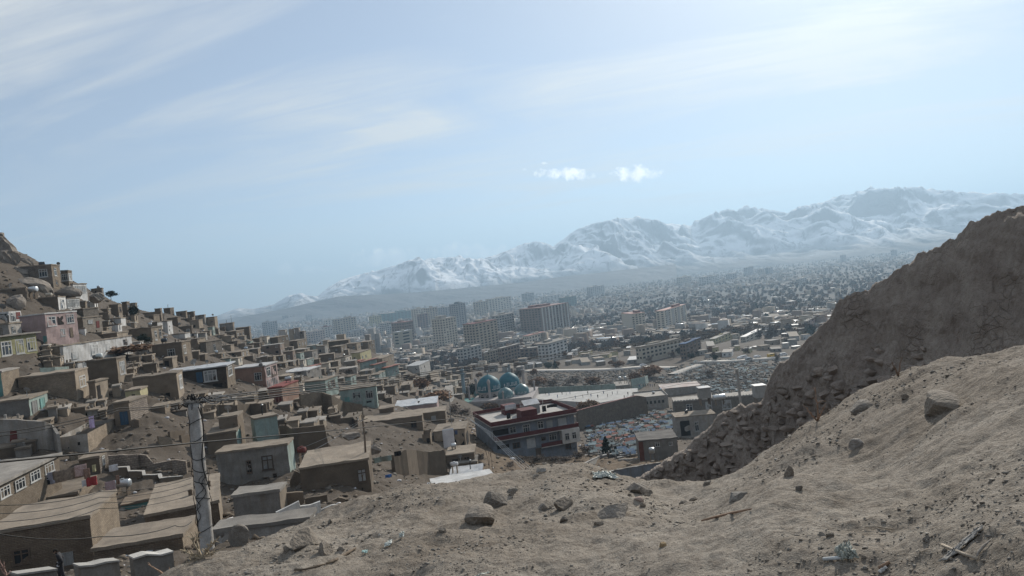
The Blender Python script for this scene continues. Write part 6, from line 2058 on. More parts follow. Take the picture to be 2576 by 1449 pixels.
# ------------------------------------------------------------------ the far city and its bare trees, too many and too small to count
def far_city():
    rg = np.random.default_rng(9)
    N = 15000
    az = rg.uniform(-26, 38, N) * R(1); r = np.exp(rg.uniform(math.log(900), math.log(6100), N))
    x = r * np.sin(az); y = r * np.cos(az)
    azd = np.degrees(az)
    park = ((azd > 7) & (r > 1250) & (r < 2500)) | (fbm(x / 500, y / 350, 3, 8) < -.12)
    k = (~park | (rg.random(N) < .18)) & ~((r < 1250) & (azd > -19) & (azd < -13))
    x, y, r = x[k], y[k], r[k]; n = len(x)
    z = gz(x, y)
    w = rg.uniform(5, 15, n) * (1 + .8 * (rg.random(n) < .12)); d = rg.uniform(6, 14, n); h = rg.uniform(3, 8, n) + 9 * (rg.random(n) < .05)
    th = rg.choice([.3, .5, -.6, -.2], n) + rg.normal(0, .12, n)
    base = np.array([(-1, -1, 0), (1, -1, 0), (1, 1, 0), (-1, 1, 0), (-1, -1, 1), (1, -1, 1), (1, 1, 1), (-1, 1, 1)], dtype=float)
    V = base[None] * np.stack([w / 2, d / 2, h + 3], 1)[:, None]
    V[..., 2] -= 3
    c, s = np.cos(th)[:, None], np.sin(th)[:, None]
    X = V[..., 0] * c - V[..., 1] * s; Y = V[..., 0] * s + V[..., 1] * c
    V = np.stack([X + x[:, None], Y + y[:, None], V[..., 2] + z[:, None]], -1)
    q = np.array([(4, 5, 6, 7), (0, 1, 5, 4), (1, 2, 6, 5), (2, 3, 7, 6), (3, 0, 4, 7)])
    Fc = (q[None] + (np.arange(n) * 8)[:, None, None]).reshape(-1, 4)
    glint = M('bright_tin_roof', (.7, .7, .68), (.6, .6, .58), rough=.25, metallic=.55, bump=.05, var=0)
    me = np_mesh('far_city', V, Fc, [mudl, beige, plast, concl, brownr, roofg, roofw, glint])
    mi = np.zeros((n, 5), dtype=np.int32)
    mi[:, 1:] = rg.choice([0, 0, 1, 2, 2, 3, 4, 4, 4], n)[:, None]
    mi[:, 0] = rg.choice([5, 5, 5, 0, 0, 0, 0, 5, 4, 4, 2, 6, 7], n)
    me.polygons.foreach_set('material_index', mi.ravel()); me.update()
    tag(obj('far_city', me), 'countless low roofs of the far city under the mountains', 'city', kind='stuff')


far_city()


def clump_mesh(seed, n, mat, shape='round', leaf=.09, name='crown'):
    """crown made of many small faces spread through its volume (unit radius)"""
    rg = np.random.default_rng(seed)
    if shape == 'round':
        lobes = rg.normal(size=(9, 3)) * .42; lobes[:, 2] *= .8
        k = rg.integers(0, 9, n)
        p = lobes[k] + rg.normal(size=(n, 3)) * .24
    else:
        t_ = rg.random(n) ** .7
        a = rg.uniform(0, 2 * math.pi, n); rr = (1 - t_) * .55 * np.sqrt(rg.random(n)) * (1 + .3 * np.sin(t_ * 38)) + .02
        p = np.stack([np.cos(a) * rr, np.sin(a) * rr, t_ * 2 - 1], 1)
    s = leaf * rg.uniform(.5, 1.5, n)
    a = rg.normal(size=(n, 3)); a /= np.linalg.norm(a, axis=1)[:, None]
    b = np.cross(a, rg.normal(size=(n, 3))); b /= np.linalg.norm(b, axis=1)[:, None] + 1e-9
    V = np.stack([p - a * s[:, None], p + b * s[:, None] * .6, p + a * s[:, None], p - b * s[:, None] * .6], 1)
    return V.reshape(-1, 3), np.arange(n * 4).reshape(-1, 4)


def far_trees():
    rg = np.random.default_rng(19)
    V0, F0 = clump_mesh(1, 30, None, leaf=.36)
    N = 13000
    az = rg.uniform(-24, 38, N) * R(1); r = np.exp(rg.uniform(math.log(760), math.log(5800), N))
    x = r * np.sin(az); y = r * np.cos(az); azd = np.degrees(az)
    park = ((azd > 7) & (r > 1200) & (r < 2600)) | (fbm(x / 500, y / 350, 3, 8) < -.05)
    k = park | (rg.random(N) < .22)
    x, y, r = x[k], y[k], r[k]; n = len(x)
    s = rg.uniform(2.5, 6.5, n); z = gz(x, y)
    V = V0[None] * np.stack([s, s, s * .95], 1)[:, None] + np.stack([x, y, z + s * .9], 1)[:, None]
    Fc = (F0[None] + (np.arange(n) * len(V0))[:, None, None]).reshape(-1, 4)
    me = np_mesh('far_trees', V, Fc, [leafgrey, leafgreen, leafbrown])
    me.polygons.foreach_set('material_index', np.repeat(rg.choice([0, 0, 0, 0, 0, 0, 0, 0, 2, 2, 1], n), len(F0)).astype(np.int32)); me.update()
    tag(obj('far_trees', me), 'grey mass of bare trees on the plain', 'trees', kind='stuff')


far_trees()

# ------------------------------------------------------------------ trees that can be told apart
def branch_mesh(seed, depth=5, spread=.55, name='trunk', thin=.018):
    """bare tree of unit height: tapered trunk, limbs and twigs"""
    rg = random.Random(seed)
    m = MB()
    def grow(p, d, L, r, k):
        pts = [p]; q = p
        for i in range(3):
            d = (d + Vector((rg.uniform(-1, 1), rg.uniform(-1, 1), rg.uniform(-.3, .6))) * .14).normalized()
            q = q + d * L / 3; pts.append(q)
        m.tube(pts, [r, r * .9, r * .8, r * .65], 5 if k > 2 else 3, cap=False)
        if k <= 0:
            return
        for i in range(rg.choice([2, 3, 3]) if k > 1 else 3):
            a = rg.uniform(0, 6.28)
            nd = (d + Vector((math.cos(a), math.sin(a), rg.uniform(-.1, .35))) * spread * rg.uniform(.7, 1.4)).normalized()
            grow(pts[rg.choice([2, 3, 3])], nd, L * rg.uniform(.62, .86), r * .58, k - 1)
    grow(Vector((0, 0, -.05)), Vector((0, 0, 1)), .30, thin, depth)
    return m.mesh(name, barkm)


BARE = [branch_mesh(k, 5, .55) for k in (3, 8, 12)]
TALLBARE = [branch_mesh(k, 4, .30, thin=.022) for k in (21, 22)]
CROWN = {}
for k, mt, n, lf in (('brown', leafbrown, 1500, .15), ('grey', leafgrey, 900, .11), ('green', leafgreen, 1600, .12)):
    V, Fc = clump_mesh({'brown': 5, 'grey': 6, 'green': 7}[k], n, mt, leaf=lf)
    CROWN[k] = np_mesh('crown', V, Fc, mt)
V, Fc = clump_mesh(9, 1600, leafgreen, 'cone', .07)
CROWN['cone'] = np_mesh('crown', V, Fc, leafgreen)


def tree(c, x, yt, yb, wid, kind, label, D=None, name=None, group=None, seed=0, trunks=1):
    u, v = Bp(c, x, yb); vt = Bp(c, x, yt)[1]
    D = hit(u, v, 30) if D is None else SD(D)
    p = P(u, v, D)
    p[2] = min(p[2], float(gz(p[0], p[1])) + .3) if D < 700 else p[2]
    h = (v - vt) / F * D; w = wid / KC / F * D
    nm = name or {'bare': 'bare_tree', 'tall': 'bare_tree', 'brown': 'brown_leaved_tree', 'grey': 'leafless_tree', 'green': 'evergreen_tree', 'cone': 'conifer_tree'}[kind]
    root = thing(nm, label, 'tree', p, random.Random(seed).uniform(0, 6), group)
    if kind in ('bare', 'tall'):
        obj('trunk', (BARE[seed % 3] if kind == 'bare' else TALLBARE[seed % 2]), root, None, 0, (w * .8 if kind == 'bare' else w * 1.2, w * .8 if kind == 'bare' else w * 1.2, h))
        return root
    if kind == 'cone':
        obj('trunk', MB().tube([(0, 0, -.3), (0, 0, h * .5)], [.05 * h, .02 * h], 6).mesh('trunk', barkm), root)
        obj('crown', CROWN['cone'], root, (0, 0, h * .52), 0, (w * .9, w * .9, h * .48))
        return root
    if kind == 'green':
        for k in range(trunks):
            obj('trunk', MB().tube([(w * .12 * (k - .5), 0, -.3), (w * .1 * (k - .5), 0, h * .55)], [.03 * h, .02 * h], 6).mesh('trunk', barkm), root)
        obj('crown', CROWN['green'], root, (0, 0, h * .66), 0, (w * .52, w * .52, h * .33))
    else:
        obj('trunk', BARE[seed % 3], root, None, 0, (w * .62, w * .62, h * .92))
        obj('crown', CROWN[kind], root, (0, 0, h * .60), 0, (w * .52, w * .52, h * .36))
    return root


tree('r', 835, 760, 1195, 150, 'tall', 'tall thin bare tree on the dry grass slope', seed=1)
tree('r', 880, 830, 1190, 120, 'tall', 'second thin bare tree just right of the tallest one', seed=2)
tree('r', 1025, 1000, 1285, 190, 'bare', 'bare forked tree at the path edge', D=95, seed=3)
tree('4', 805, 200, 400, 240, 'bare', 'bare tree in front of the terracotta house', seed=4)
tree('4', 1200, 140, 330, 260, 'bare', 'spreading bare tree right of the terracotta house', seed=5)
tree('8', 1455, 1160, 1240, 130, 'grey', 'pale leafless tree behind the terracotta house roofs', seed=6)
tree('1', 1660, 820, 960, 150, 'bare', 'bare tree beneath the long dark ridge wall', seed=7)
tree('1', 1360, 785, 940, 90, 'green', 'dark shrub tree left of the long dark ridge wall', seed=8)
tree('1', 1120, 615, 700, 80, 'green', 'dark pine bush at the skyline', seed=9)
tree('1', 2025, 850, 930, 70, 'bare', 'bare tree on the ridge among small houses', seed=10)
tree('1', 1290, 1180, 1290, 330, 'brown', 'wide brown leaved bush beside the whitewashed house', seed=11)
tree('1', 1450, 1065, 1200, 90, 'green', 'dark cypress like shrub behind the square brown house', seed=12)
tree('1', 80, 830, 1100, 130, 'tall', 'bare sapling at the left edge', seed=13)
tree('r', 675, 165, 340, 150, 'green', 'dark round evergreen on two trunks beside the domes', D=322, seed=14, trunks=2)
for k, (x, yt, yb, w, kind, lab) in enumerate((
        (335, 345, 480, 240, 'brown', 'brown leaved tree left of the shrine'), (170, 210, 360, 170, 'brown', 'reddish brown tree behind the white tin roof'), (855, 460, 560, 150, 'brown', 'rusty leaved tree below the big dome'),
        (1600, 420, 520, 190, 'brown', 'first brown tree along the court wall'), (1720, 430, 570, 170, 'brown', 'second brown tree along the court wall'), (1840, 430, 610, 200, 'brown', 'third brown tree along the court wall'),
        (560, 530, 620, 200, 'grey', 'grey leafless tree between shrine and red trimmed building'), (480, 490, 600, 160, 'grey', 'grey leafless tree left of the red trimmed building'),
        (2340, 150, 290, 130, 'brown', 'brown tree behind the gate house'), (2490, 80, 230, 170, 'brown', 'large brown tree right of the gate house'), (1330, 200, 330, 170, 'brown', 'brown shrubby tree right of the domes'),
        (1700, 210, 310, 190, 'grey', 'grey tree in the far cemetery'), (1900, 200, 300, 150, 'brown', 'brown tree in the far cemetery'), (1480, 230, 320, 140, 'grey', 'grey shrub in the far cemetery'),
        (2150, 40, 130, 110, 'brown', 'brown tree at the far road'), (1430, 60, 140, 90, 'green', 'dark shrub at the far road'), (1510, 50, 140, 70, 'cone', 'dark narrow conifer at the far road'))):
    tree('r', x, yt, yb, w, kind, lab, seed=20 + k, group='trees around the shrine')
for k, (x, yt, yb, w) in enumerate(((1180, 1010, 1080, 110), (1330, 1000, 1090, 130), (1480, 1020, 1100, 120), (1620, 1010, 1090, 120), (1760, 960, 1060, 110), (1830, 900, 1010, 120), (760, 1000, 1080, 110), (1060, 1080, 1150, 120), (1560, 1070, 1130, 110))):
    tree('r', x, yt, yb, w, 'grey', ['first', 'second', 'third', 'fourth', 'fifth', 'sixth', 'seventh', 'eighth', 'ninth'][k] + ' dry grey bush on the slope under the red trimmed building', seed=60 + k, name='dry_bush', group='dry bushes under the red trimmed building')
tree('b', 60, 560, 760, 190, 'brown', 'brown tree at the left end of the retaining wall', seed=40)
tree('b', 235, 950, 1190, 170, 'cone', 'dark conifer beside the concrete panel wall', D=150, seed=41)
tree('b', 330, 1050, 1190, 110, 'cone', 'shorter dark conifer right of the tall one', D=146, seed=42)
tree('b', 440, 1080, 1190, 70, 'cone', 'small pointed conifer left of the brown house', D=142, seed=43)
tree('b', 40, 1080, 1230, 110, 'tall', 'bare sapling cluster at the grave field edge', D=150, seed=44)
tree('b', 680, 215, 340, 190, 'brown', 'large brown tree near the stalls', seed=45)
tree('b', 1255, 270, 350, 110, 'grey', 'leafless tree in the middle of the grave field', seed=46)
tree('b', 1965, 100, 220, 40, 'grey', 'slim bare tree on the far road by the bank', seed=47)
rg = random.Random(77)
for k in range(46):       # street and garden trees of the low town
    u = rg.uniform(1000, 2060); v = rg.uniform(865, 960) - (u - 1288) * .10
    D = hit(u, v, 330)
    hh = rg.uniform(12, 24)
    kind = rg.choice(['grey', 'grey', 'brown', 'grey', 'green'])
    tree('B', u, v - hh, v, hh * 3.4, kind, rel_label({'grey': 'bare grey tree', 'brown': 'brown leaved tree', 'green': 'dark evergreen tree'}[kind], u, v), seed=100 + k, group='garden trees of the low town')

# ------------------------------------------------------------------ graves
GM = {'blue': M('blue_cover', (.10, .155, .235), (.075, .115, .175), bump=0), 'teal': M('teal_cover', (.2, .255, .27), (.14, .18, .19), bump=0), 'white': M('white_stone', (.37, .365, .35), (.26, .255, .245), bump=0),
      'grey': M('grey_stone', (.2, .193, .18), (.14, .135, .127), bump=0), 'red': M('red_cover', (.27, .12, .09), (.21, .09, .07), bump=0), 'dark': M('dark_stone', (.09, .085, .08), (.06, .058, .055), bump=0),
      'tan': M('tan_stone', (.24, .198, .15), (.17, .14, .107), bump=0)}
GMESH = {}
for nm, mt in GM.items():
    b = MB()
    if nm in ('blue', 'teal', 'red'):
        for x in (-.9, .8):
            for y in (-.5, .4):
                b.box(x, x + .1, y, y + .1, -.5, .95, 1)
        b.poly([(-1.1, -.7, .85), (1.1, -.7, .85), (1.1, .7, 1.25), (-1.1, .7, 1.25)]); b.poly([(-1.1, .7, 1.2), (1.1, .7, 1.2), (1.1, -.7, .8), (-1.1, -.7, .8)])
        b.box(-.8, .8, -.4, .4, -.5, .45, 1)
    else:
        b.box(-1.0, 1.0, -.45, .45, -.5, .4, 1).box(-.9, .9, -.36, .36, .4, .52).box(-1.0, -.86, -.4, .4, .4, 1.15)
    GMESH[nm] = b.mesh('grave', [mt, GM['grey'] if nm != 'grey' else GM['tan']])
rg = np.random.default_rng(23)


def inpoly(x, y, poly):
    ins = False
    n = len(poly)
    for i in range(n):
        x0, y0 = poly[i]; x1, y1 = poly[(i + 1) % n]
        if (y0 > y) != (y1 > y) and x < (x1 - x0) * (y - y0) / (y1 - y0) + x0:
            ins = not ins
    return ins


ZN = [Bp('b', *q) for q in ((0, 790), (420, 700), (900, 690), (960, 900), (560, 1010), (520, 1160), (300, 1180), (40, 1140))]
ZF = [Bp('b', *q) for q in ((880, 250), (1240, 170), (2060, 165), (1880, 400), (1560, 560), (900, 420), (700, 400))]
ZM = [Bp('r', *q) for q in ((1230, 160), (2080, 155), (2500, 130), (2480, 240), (2100, 290), (1400, 320), (1250, 330))]
G = []
for poly, n, pal in ((ZN, 760, ['teal', 'blue', 'white', 'white', 'grey', 'grey', 'tan', 'grey', 'dark', 'teal', 'tan', 'dark', 'grey', 'red', 'white']), (ZF, 1300, ['grey', 'tan', 'white', 'grey', 'tan', 'dark', 'teal', 'white']), (ZM, 700, ['tan', 'grey', 'dark', 'tan', 'white'])):
    xs = [q[0] for q in poly]; ys = [q[1] for q in poly]
    k = 0
    while k < n:
        u, v = rg.uniform(min(xs), max(xs)), rg.uniform(min(ys), max(ys))
        if inpoly(u, v, poly):
            G.append((hit(u, v, 90), u, v, pal[rg.integers(len(pal))])); k += 1
G.sort(key=lambda q: q[0])
WHERE = ['right of the red trimmed building', '']
for i, (D, u, v, nm) in enumerate(G[:300]):
    a, b_, e = ray(u, v)
    s = rg.uniform(.6, 1.0)
    o = obj('grave', GMESH[nm], None, (a * D, b_ * D, float(gz(a * D, b_ * D))), rg.normal(0, .15) + .12, (s * rg.uniform(.9, 1.6), s, s * rg.uniform(.9, 1.5)))
    tag(o, {'blue': 'grave under a blue sheet cover', 'teal': 'grave under a pale turquoise sheet cover', 'white': 'white stone grave', 'grey': 'grey stone grave', 'red': 'grave under a rusty red cover', 'dark': 'dark stone grave', 'tan': 'earth coloured grave'}[nm] + ' ' + WHERE[0], 'grave', 'graves in the near grave field')
GV = []; GF = []; GI = []
base = 0
mlist = list(GM.values())
for (D, u, v, nm) in G[300:]:
    a, b_, e = ray(u, v)
    me = GMESH[nm]
    z = float(gz(a * D, b_ * D)); s = rg.uniform(.7, 1.1); th = rg.normal(0, .3)
    vs = np.array([q.co[:] for q in me.vertices]) * s
    vs = np.stack([vs[:, 0] * math.cos(th) - vs[:, 1] * math.sin(th) + a * D, vs[:, 0] * math.sin(th) + vs[:, 1] * math.cos(th) + b_ * D, vs[:, 2] + z], 1)
    GV.append(vs)
    for p in me.polygons:
        GF.append([base + q for q in p.vertices]); GI.append(list(GM).index(nm) if p.material_index == 0 else list(GM).index('grey'))
    base += len(vs)
me = np_mesh('far_graves', np.concatenate(GV), np.array(GF), mlist)
me.polygons.foreach_set('material_index', np.array(GI, dtype=np.int32)); me.update()
tag(obj('far_graves', me), 'crowded far graves beyond the shrine', 'graves', kind='stuff')


# roads across the plain, lying just above the ground
def road(pts, width, label, name='road', mat=None):
    Q = []
    for u, v in pts:
        D = hit(u, v, 200); a, b, e = ray(u, v); Q.append((a * D, b * D))
    XY = []
    for (x0, y0), (x1, y1) in zip(Q[:-1], Q[1:]):
        k = max(2, int(math.hypot(x1 - x0, y1 - y0) / 4))
        XY += [(x0 + (x1 - x0) * i / k, y0 + (y1 - y0) * i / k) for i in range(k)]
    XY = np.array(XY + [Q[-1]])
    d = np.gradient(XY, axis=0); d /= np.hypot(d[:, 0], d[:, 1])[:, None] + 1e-9
    nr = np.stack([-d[:, 1], d[:, 0]], 1)
    zc = gz(XY[:, 0], XY[:, 1], False) + 1.1
    V = []
    for s in (-.5, .5):
        p = XY + nr * width * s
        V.append(np.stack([p[:, 0], p[:, 1], zc], 1))
    V.append(V[1] - np.array([0, 0, 3])); V.insert(0, V[0] - np.array([0, 0, 3]))
    o = obj(name, np_mesh(name, np.array(V), gridF(4, len(XY))[:, ::-1], mat or M('dusty_road', (.46, .43, .39), (.37, .345, .31), scale=.2, bump=.05, var=0)))
    return tag(o, kind='structure')


road([Bp('r', 1200, 165), Bp('r', 1600, 158), Bp('r', 2050, 150), Bp('b', 560, 255), Bp('b', 900, 262)], 9, 'road')
road([Bp('b', 1180, 200), Bp('b', 1500, 195), Bp('b', 1850, 168), Bp('b', 2140, 150)], 9, 'road')
road([Bp('b', 900, 330), Bp('b', 1000, 290), Bp('b', 1180, 230)], 7, 'road', 'path')


# ------------------------------------------------------------------ vehicles on the far road
def car(u, v, yaw, label, mat, L=4.4, Hh=1.5, van=False):
    D = hit(u, v, 200); p = P(u, v, D)
    p[2] = float(gz(p[0], p[1], False)) + 1.1
    root = thing('parked_van' if van else 'parked_car', label, 'van' if van else 'car', p, yaw, 'vehicles on the far road')
    k = 1.15
    W_ = 1.75 * k; L *= k; Hh *= k
    b = MB()
    prof = [(-.5, .25), (.5, .25), (.5, .62), (.30, .68), (.18, 1.0), (-.34, 1.0), (-.48, .66), (-.5, .6)] if not van else [(-.5, .22), (.5, .22), (.5, .55), (.40, .62), (.30, 1.0), (-.5, 1.0)]
    for s in (-1, 1):
        pts = [(x * L, s * W_ / 2 * (1 if z < .7 else .86), z * Hh) for x, z in prof]
        b.poly(pts if s < 0 else pts[::-1])
    n = len(prof)
    for i in range(n):
        j = (i + 1) % n
        q = lambda m_, s: (prof[m_][0] * L, s * W_ / 2 * (1 if prof[m_][1] < .7 else .86), prof[m_][1] * Hh)
        b.poly([q(i, -1), q(i, 1), q(j, 1), q(j, -1)][::-1])
    obj('body', b.mesh('body', mat), root)
    g = MB()
    for s in (-1, 1):
        y = s * (W_ / 2 * .94 + .02)
        g.poly([(-.36 * L, y, .70 * Hh), (.24 * L, y, .70 * Hh), (.16 * L, y * .95, .94 * Hh), (-.31 * L, y * .95, .94 * Hh)][::s])
    obj('side_glass', g.mesh('side_glass', glass), root)
    for x in (-.31, .31):
        for s in (-1, 1):
            w = obj('wheel', MB().tube([(0, -.11, 0), (0, .11, 0)], .34 * k, 12).mesh('wheel', black), root, (x * L, s * W_ / 2 * .92, .34 * k))
            obj('rim', MB().tube([(0, -.12, 0), (0, .12, 0)], .2 * k, 8).mesh('rim', steel), w)
    return root


cp_w = M('white_car_paint', (.65, .66, .66), (.6, .6, .6), bump=0, rough=.25, var=0); cp_y = M('yellow_car_paint', (.62, .42, .08), (.55, .37, .07), bump=0, rough=.25, var=0)
cp_g = M('grey_car_paint', (.25, .26, .27), (.22, .23, .24), bump=0, rough=.25, var=0)
car(*Bp('b', 1900, 158), .25, 'yellow and white van on the far road', cp_y, 5, 2.0, True)
car(*Bp('b', 2020, 148), .25, 'silver van right of the yellow van', cp_w, 4.8, 1.9, True)
car(*Bp('b', 1578, 178), .9, 'white car at the left of the far road', cp_w)
car(*Bp('b', 1622, 172), .4, 'white van between two cars on the far road', cp_w, 4.8, 1.9, True)
car(*Bp('b', 1672, 186), .3, 'dark grey car beside the white van', cp_g)
car(*Bp('b', 1755, 165), .3, 'small white car farther right on the far road', cp_w)
car(*Bp('b', 600, 248), .2, 'white car on the road behind the gate house', cp_w)

# ------------------------------------------------------------------ tanks, dishes, washing and other things on the roofs
def tank(c, x, y, wpx, hpx, label, D, mat=None, upright=False, stand=.5):
    u, v = Bp(c, x, y); D = SD(D); p = P(u, v, D)
    w = wpx / KC / F * D; h = hpx / KC / F * D
    root = thing('water_tank', label, 'water tank', (p[0], p[1], p[2]), random.Random(int(x)).uniform(-.3, .3))
    r = h * .5
    mt = mat or steel
    if upright:
        obj('drum', MB().lathe([(0, stand), (w / 2, stand), (w / 2, stand + h * .85), (w * .4, stand + h * .95), (0, stand + h)], 16).mesh('drum', mt, True), root)
    else:
        prof = [(0, -w / 2), (r * .7, -w / 2), (r * .95, -w / 2 + .08), (r, -w / 2 + .15), (r, w / 2 - .15), (r * .95, w / 2 - .08), (r * .7, w / 2), (0, w / 2)]
        obj('drum', MB().lathe(prof, 18).mesh('drum', mt, True), root, (0, 0, stand + r), rot=(0, R(90), 0))
        obj('hatch', MB().lathe([(0, .0), (.22, 0), (.22, .12), (0, .14)], 10).mesh('hatch', mt), root, (0, 0, stand + 2 * r - .03))
    for a in (-.32, .32):
        obj('leg', MB().box(w * a - .05, w * a + .05, -r * .7, r * .7, -1.2, stand + r * .25).mesh('leg', wood), root)
    return root


tank('3', 1255, 590, 135, 72, 'shiny horizontal water tank on legs below the stepped wall', 84)
tank('b', 1370, 590, 122, 50, 'long steel water tank on the scalloped roof', 190)
tank('b', 690, 1140, 60, 55, 'upright pale water tank on the brown house yard', 118, upright=True)
tank('r', 488, 1125, 75, 40, 'white water tank lying on the mud yard block', 112, M('white_tank', (.7, .7, .7), (.6, .6, .6), bump=0, rough=.4), stand=.15)
tank('r', 230, 1345, 95, 48, 'pale blue plastic tank beside the white sheet roof', 96, M('pale_blue_tank', (.5, .58, .66), (.42, .49, .56), bump=0, rough=.4), stand=.0)
tank('1', 340, 665, 70, 48, 'grey water drum on the upper left roof', 172)
tank('1', 497, 690, 55, 28, 'cream water drum right of the grey one', 175, cream, stand=.1)
tank('r', 2163, 258, 28, 38, 'left one of two steel tanks on the gate roof', 285, upright=True, stand=.4)
tank('r', 2218, 255, 28, 38, 'right one of two steel tanks on the gate roof', 285, upright=True, stand=.4)
tank('4', 1260, 1000, 80, 60, 'rusty oil drum beside the big mud wall', 90, redp2, stand=.2)
for c, x, y, w, h, D, lab in (('b', 1235, 575, 110, 115, 196, 'left metal shed box on legs on the scalloped roof'), ('b', 1800, 570, 105, 130, 200, 'right metal shed box by the bank on the scalloped roof')):
    u, v = Bp(c, x, y); D = SD(D); p = P(u, v, D); w_ = w / KC / F * D; h_ = h / KC / F * D
    rt_ = thing('roof_box', lab, 'shed', p)
    obj('body', MB().box(-w_ / 2, w_ / 2, 0, w_, .4, h_).mesh('body', conc), rt_)
    obj('roof', MB().box(-w_ / 2 - .2, w_ / 2 + .2, -.2, w_ + .2, h_, h_ + .12).mesh('roof', metalr), rt_)
    for a in (-.4, .4):
        obj('leg', MB().box(w_ * a - .06, w_ * a + .06, .1, w_ - .1, -2, .4).mesh('leg', wood), rt_)


def dish(c, x, y, dpx, D, label, az=25):
    u, v = Bp(c, x, y); D = SD(D); p = P(u, v, D); r = dpx / KC / F * D / 2
    root = thing('satellite_dish', label, 'satellite dish', (p[0], p[1], p[2] - r), R(az))
    prof = [(r * k / 6, .28 * r * (k / 6) ** 2) for k in range(7)]
    d = obj('bowl', MB().lathe(prof, 18).lathe([(a, b + .02) for a, b in prof[::-1]], 18).mesh('bowl', M('dish_grey', (.28, .27, .255), (.2, .19, .18), bump=0, var=.3), True), root, (0, 0, r), rot=(R(-62), 0, 0))
    obj('feed', MB().tube([(0, 0, .25 * r), (0, 0, .9 * r)], .03, 4).mesh('feed', steel), d)
    obj('mast', MB().tube([(0, 0, -.9), (0, 0, r)], .05, 5).mesh('mast', steel), root)
    return root


for q in (('r', 600, 1280, 40, 97, 'left satellite dish on the white sheet roof'), ('r', 727, 1282, 42, 97, 'right satellite dish on the white sheet roof'), ('2', 2095, 60, 34, 142, 'satellite dish on the pale tin roof'),
          ('4', 840, 95, 38, 150, 'dark satellite dish on the terracotta house'), ('4', 840, 60, 30, 156, 'small pale dish behind the dark one on the terracotta house'), ('5', 428, 1045, 78, 30, 'rusty satellite dish lying by the pole'),
          ('1', 960, 1305, 42, 130, 'satellite dish before the whitewashed house'), ('1', 590, 355, 28, 190, 'satellite dish on the topmost stone house'), ('1', 742, 830, 26, 160, 'white dish on the pink house roof'),
          ('4', 1850, 1015, 60, 78, 'round brown dish on the long tan roof'), ('r', 125, 470, 24, 168, 'small dish on the white tin roof')):
    dish(*q[:5], q[5])
# washing hung out on the lower left and elsewhere
def hang(c, x0, x1, y0, y1, D, label, mat, seed, group='washing in the lower left yards'):
    u, v = Bp(c, x0, y0); D = min(SD(D), hit(*Bp(c, (x0 + x1) / 2, y1 + 25), 50) - 1.0)
    w = (x1 - x0) / KC / F * D; h = (y1 - y0) / KC / F * D
    drape(P(u, v, D), R(6) - math.atan2(P(u, v, D)[0], P(u, v, D)[1]), w, h, label, mat, 'hanging_cloth', 'laundry', seed, group=group)


for k, q in enumerate(((368, 485, 448, 525, 'black cloth on the lowest washing line', clothk), (440, 545, 412, 510, 'grey-lilac cloth behind the black cloth', M('lilac_cloth', (.42, .41, .46), (.34, .33, .38), bump=0)),
                       (530, 740, 395, 490, 'brown patterned blanket on the washing line', M('brown_blanket', (.28, .22, .17), (.14, .11, .085), scale=4, bump=0)), (750, 842, 335, 430, 'pink and cream striped blanket', M('pink_blanket', (.52, .4, .37), (.36, .24, .22), scale=6, bump=0)),
                       (845, 890, 365, 450, 'rust red garment beside the striped blanket', terra), (868, 950, 455, 530, 'bright red cloth on the line', M('red_cloth', (.42, .06, .06), (.34, .05, .05), bump=0)),
                       (825, 875, 482, 535, 'white cloth left of the bright red cloth', clothw), (930, 960, 325, 385, 'pale yellow cloth by the stone hut', yellow), (1100, 1170, 330, 385, 'white plastic sheet by the stepped wall', clothw),
                       (1060, 1140, 500, 580, 'row of small pink and white clothes', M('mixed_cloth', (.5, .4, .42), (.3, .2, .2), scale=9, bump=0)), (1170, 1198, 430, 510, 'reddish rag on a pole', terra))):
    hang('3', q[0], q[1], q[2], q[3], 82, q[4], q[5], 30 + k)
hang('2', 895, 935, 612, 720, 92, 'lilac striped scarf hanging in the walled yard', M('lilac_scarf', (.4, .28, .5), (.5, .42, .55), scale=9, bump=0), 50)
hang('2', 862, 878, 640, 670, 92, 'small orange rag left of the lilac scarf', terra, 51)
hang('r', 360, 475, 750, 945, 132, 'white sheet hanging in the ruined house', clothw, 52, 'cloth at the ruin')
hang('r', 485, 580, 760, 800, 131, 'dark blue bundle on the ruined wall', M('blue_cloth', (.06, .08, .14), (.05, .06, .1), bump=0), 53, 'cloth at the ruin')
hang('4', 1980, 2160, 1040, 1090, 74, 'pale green shade net right of the wooden pole', mint, 54, 'cloth at the ruin')
hang('4', 2190, 2260, 975, 1020, 84, 'dark garment on the mud wall', clothk, 55, 'cloth at the ruin')
hang('4', 2100, 2165, 1210, 1240, 70, 'blue tub cloth on the brick pile', M('bright_blue', (.08, .2, .48), (.06, .15, .38), bump=0), 56, 'cloth at the ruin')
# solar panels on the long tan roof
u, v = Bp('4', 1310, 1130); Dq = SD(74.5); p = P(u, v, Dq); w_ = 160 / KC / F * Dq
sp = thing('solar_panel', 'pair of tilted solar panels on the long tan roof', 'solar panel', p)
for k in range(2):
    q = obj('panel', MB().box(0, w_ * .48, 0, .04, 0, .95).mesh('panel', M('panel_glass', (.36, .42, .5), (.28, .33, .4), bump=0, rough=.15, var=0)), sp, (k * w_ * .52, 0, 0), rot=(R(-28), 0, 0))
    obj('frame', MB().box(-.03, w_ * .48 + .03, -.02, .06, -.04, 0).box(-.03, w_ * .48 + .03, -.02, .06, .95, .99).mesh('frame', steel), q)
obj('leg', MB().box(0, w_, .3, .4, -.8, .5).mesh('leg', wood), sp)

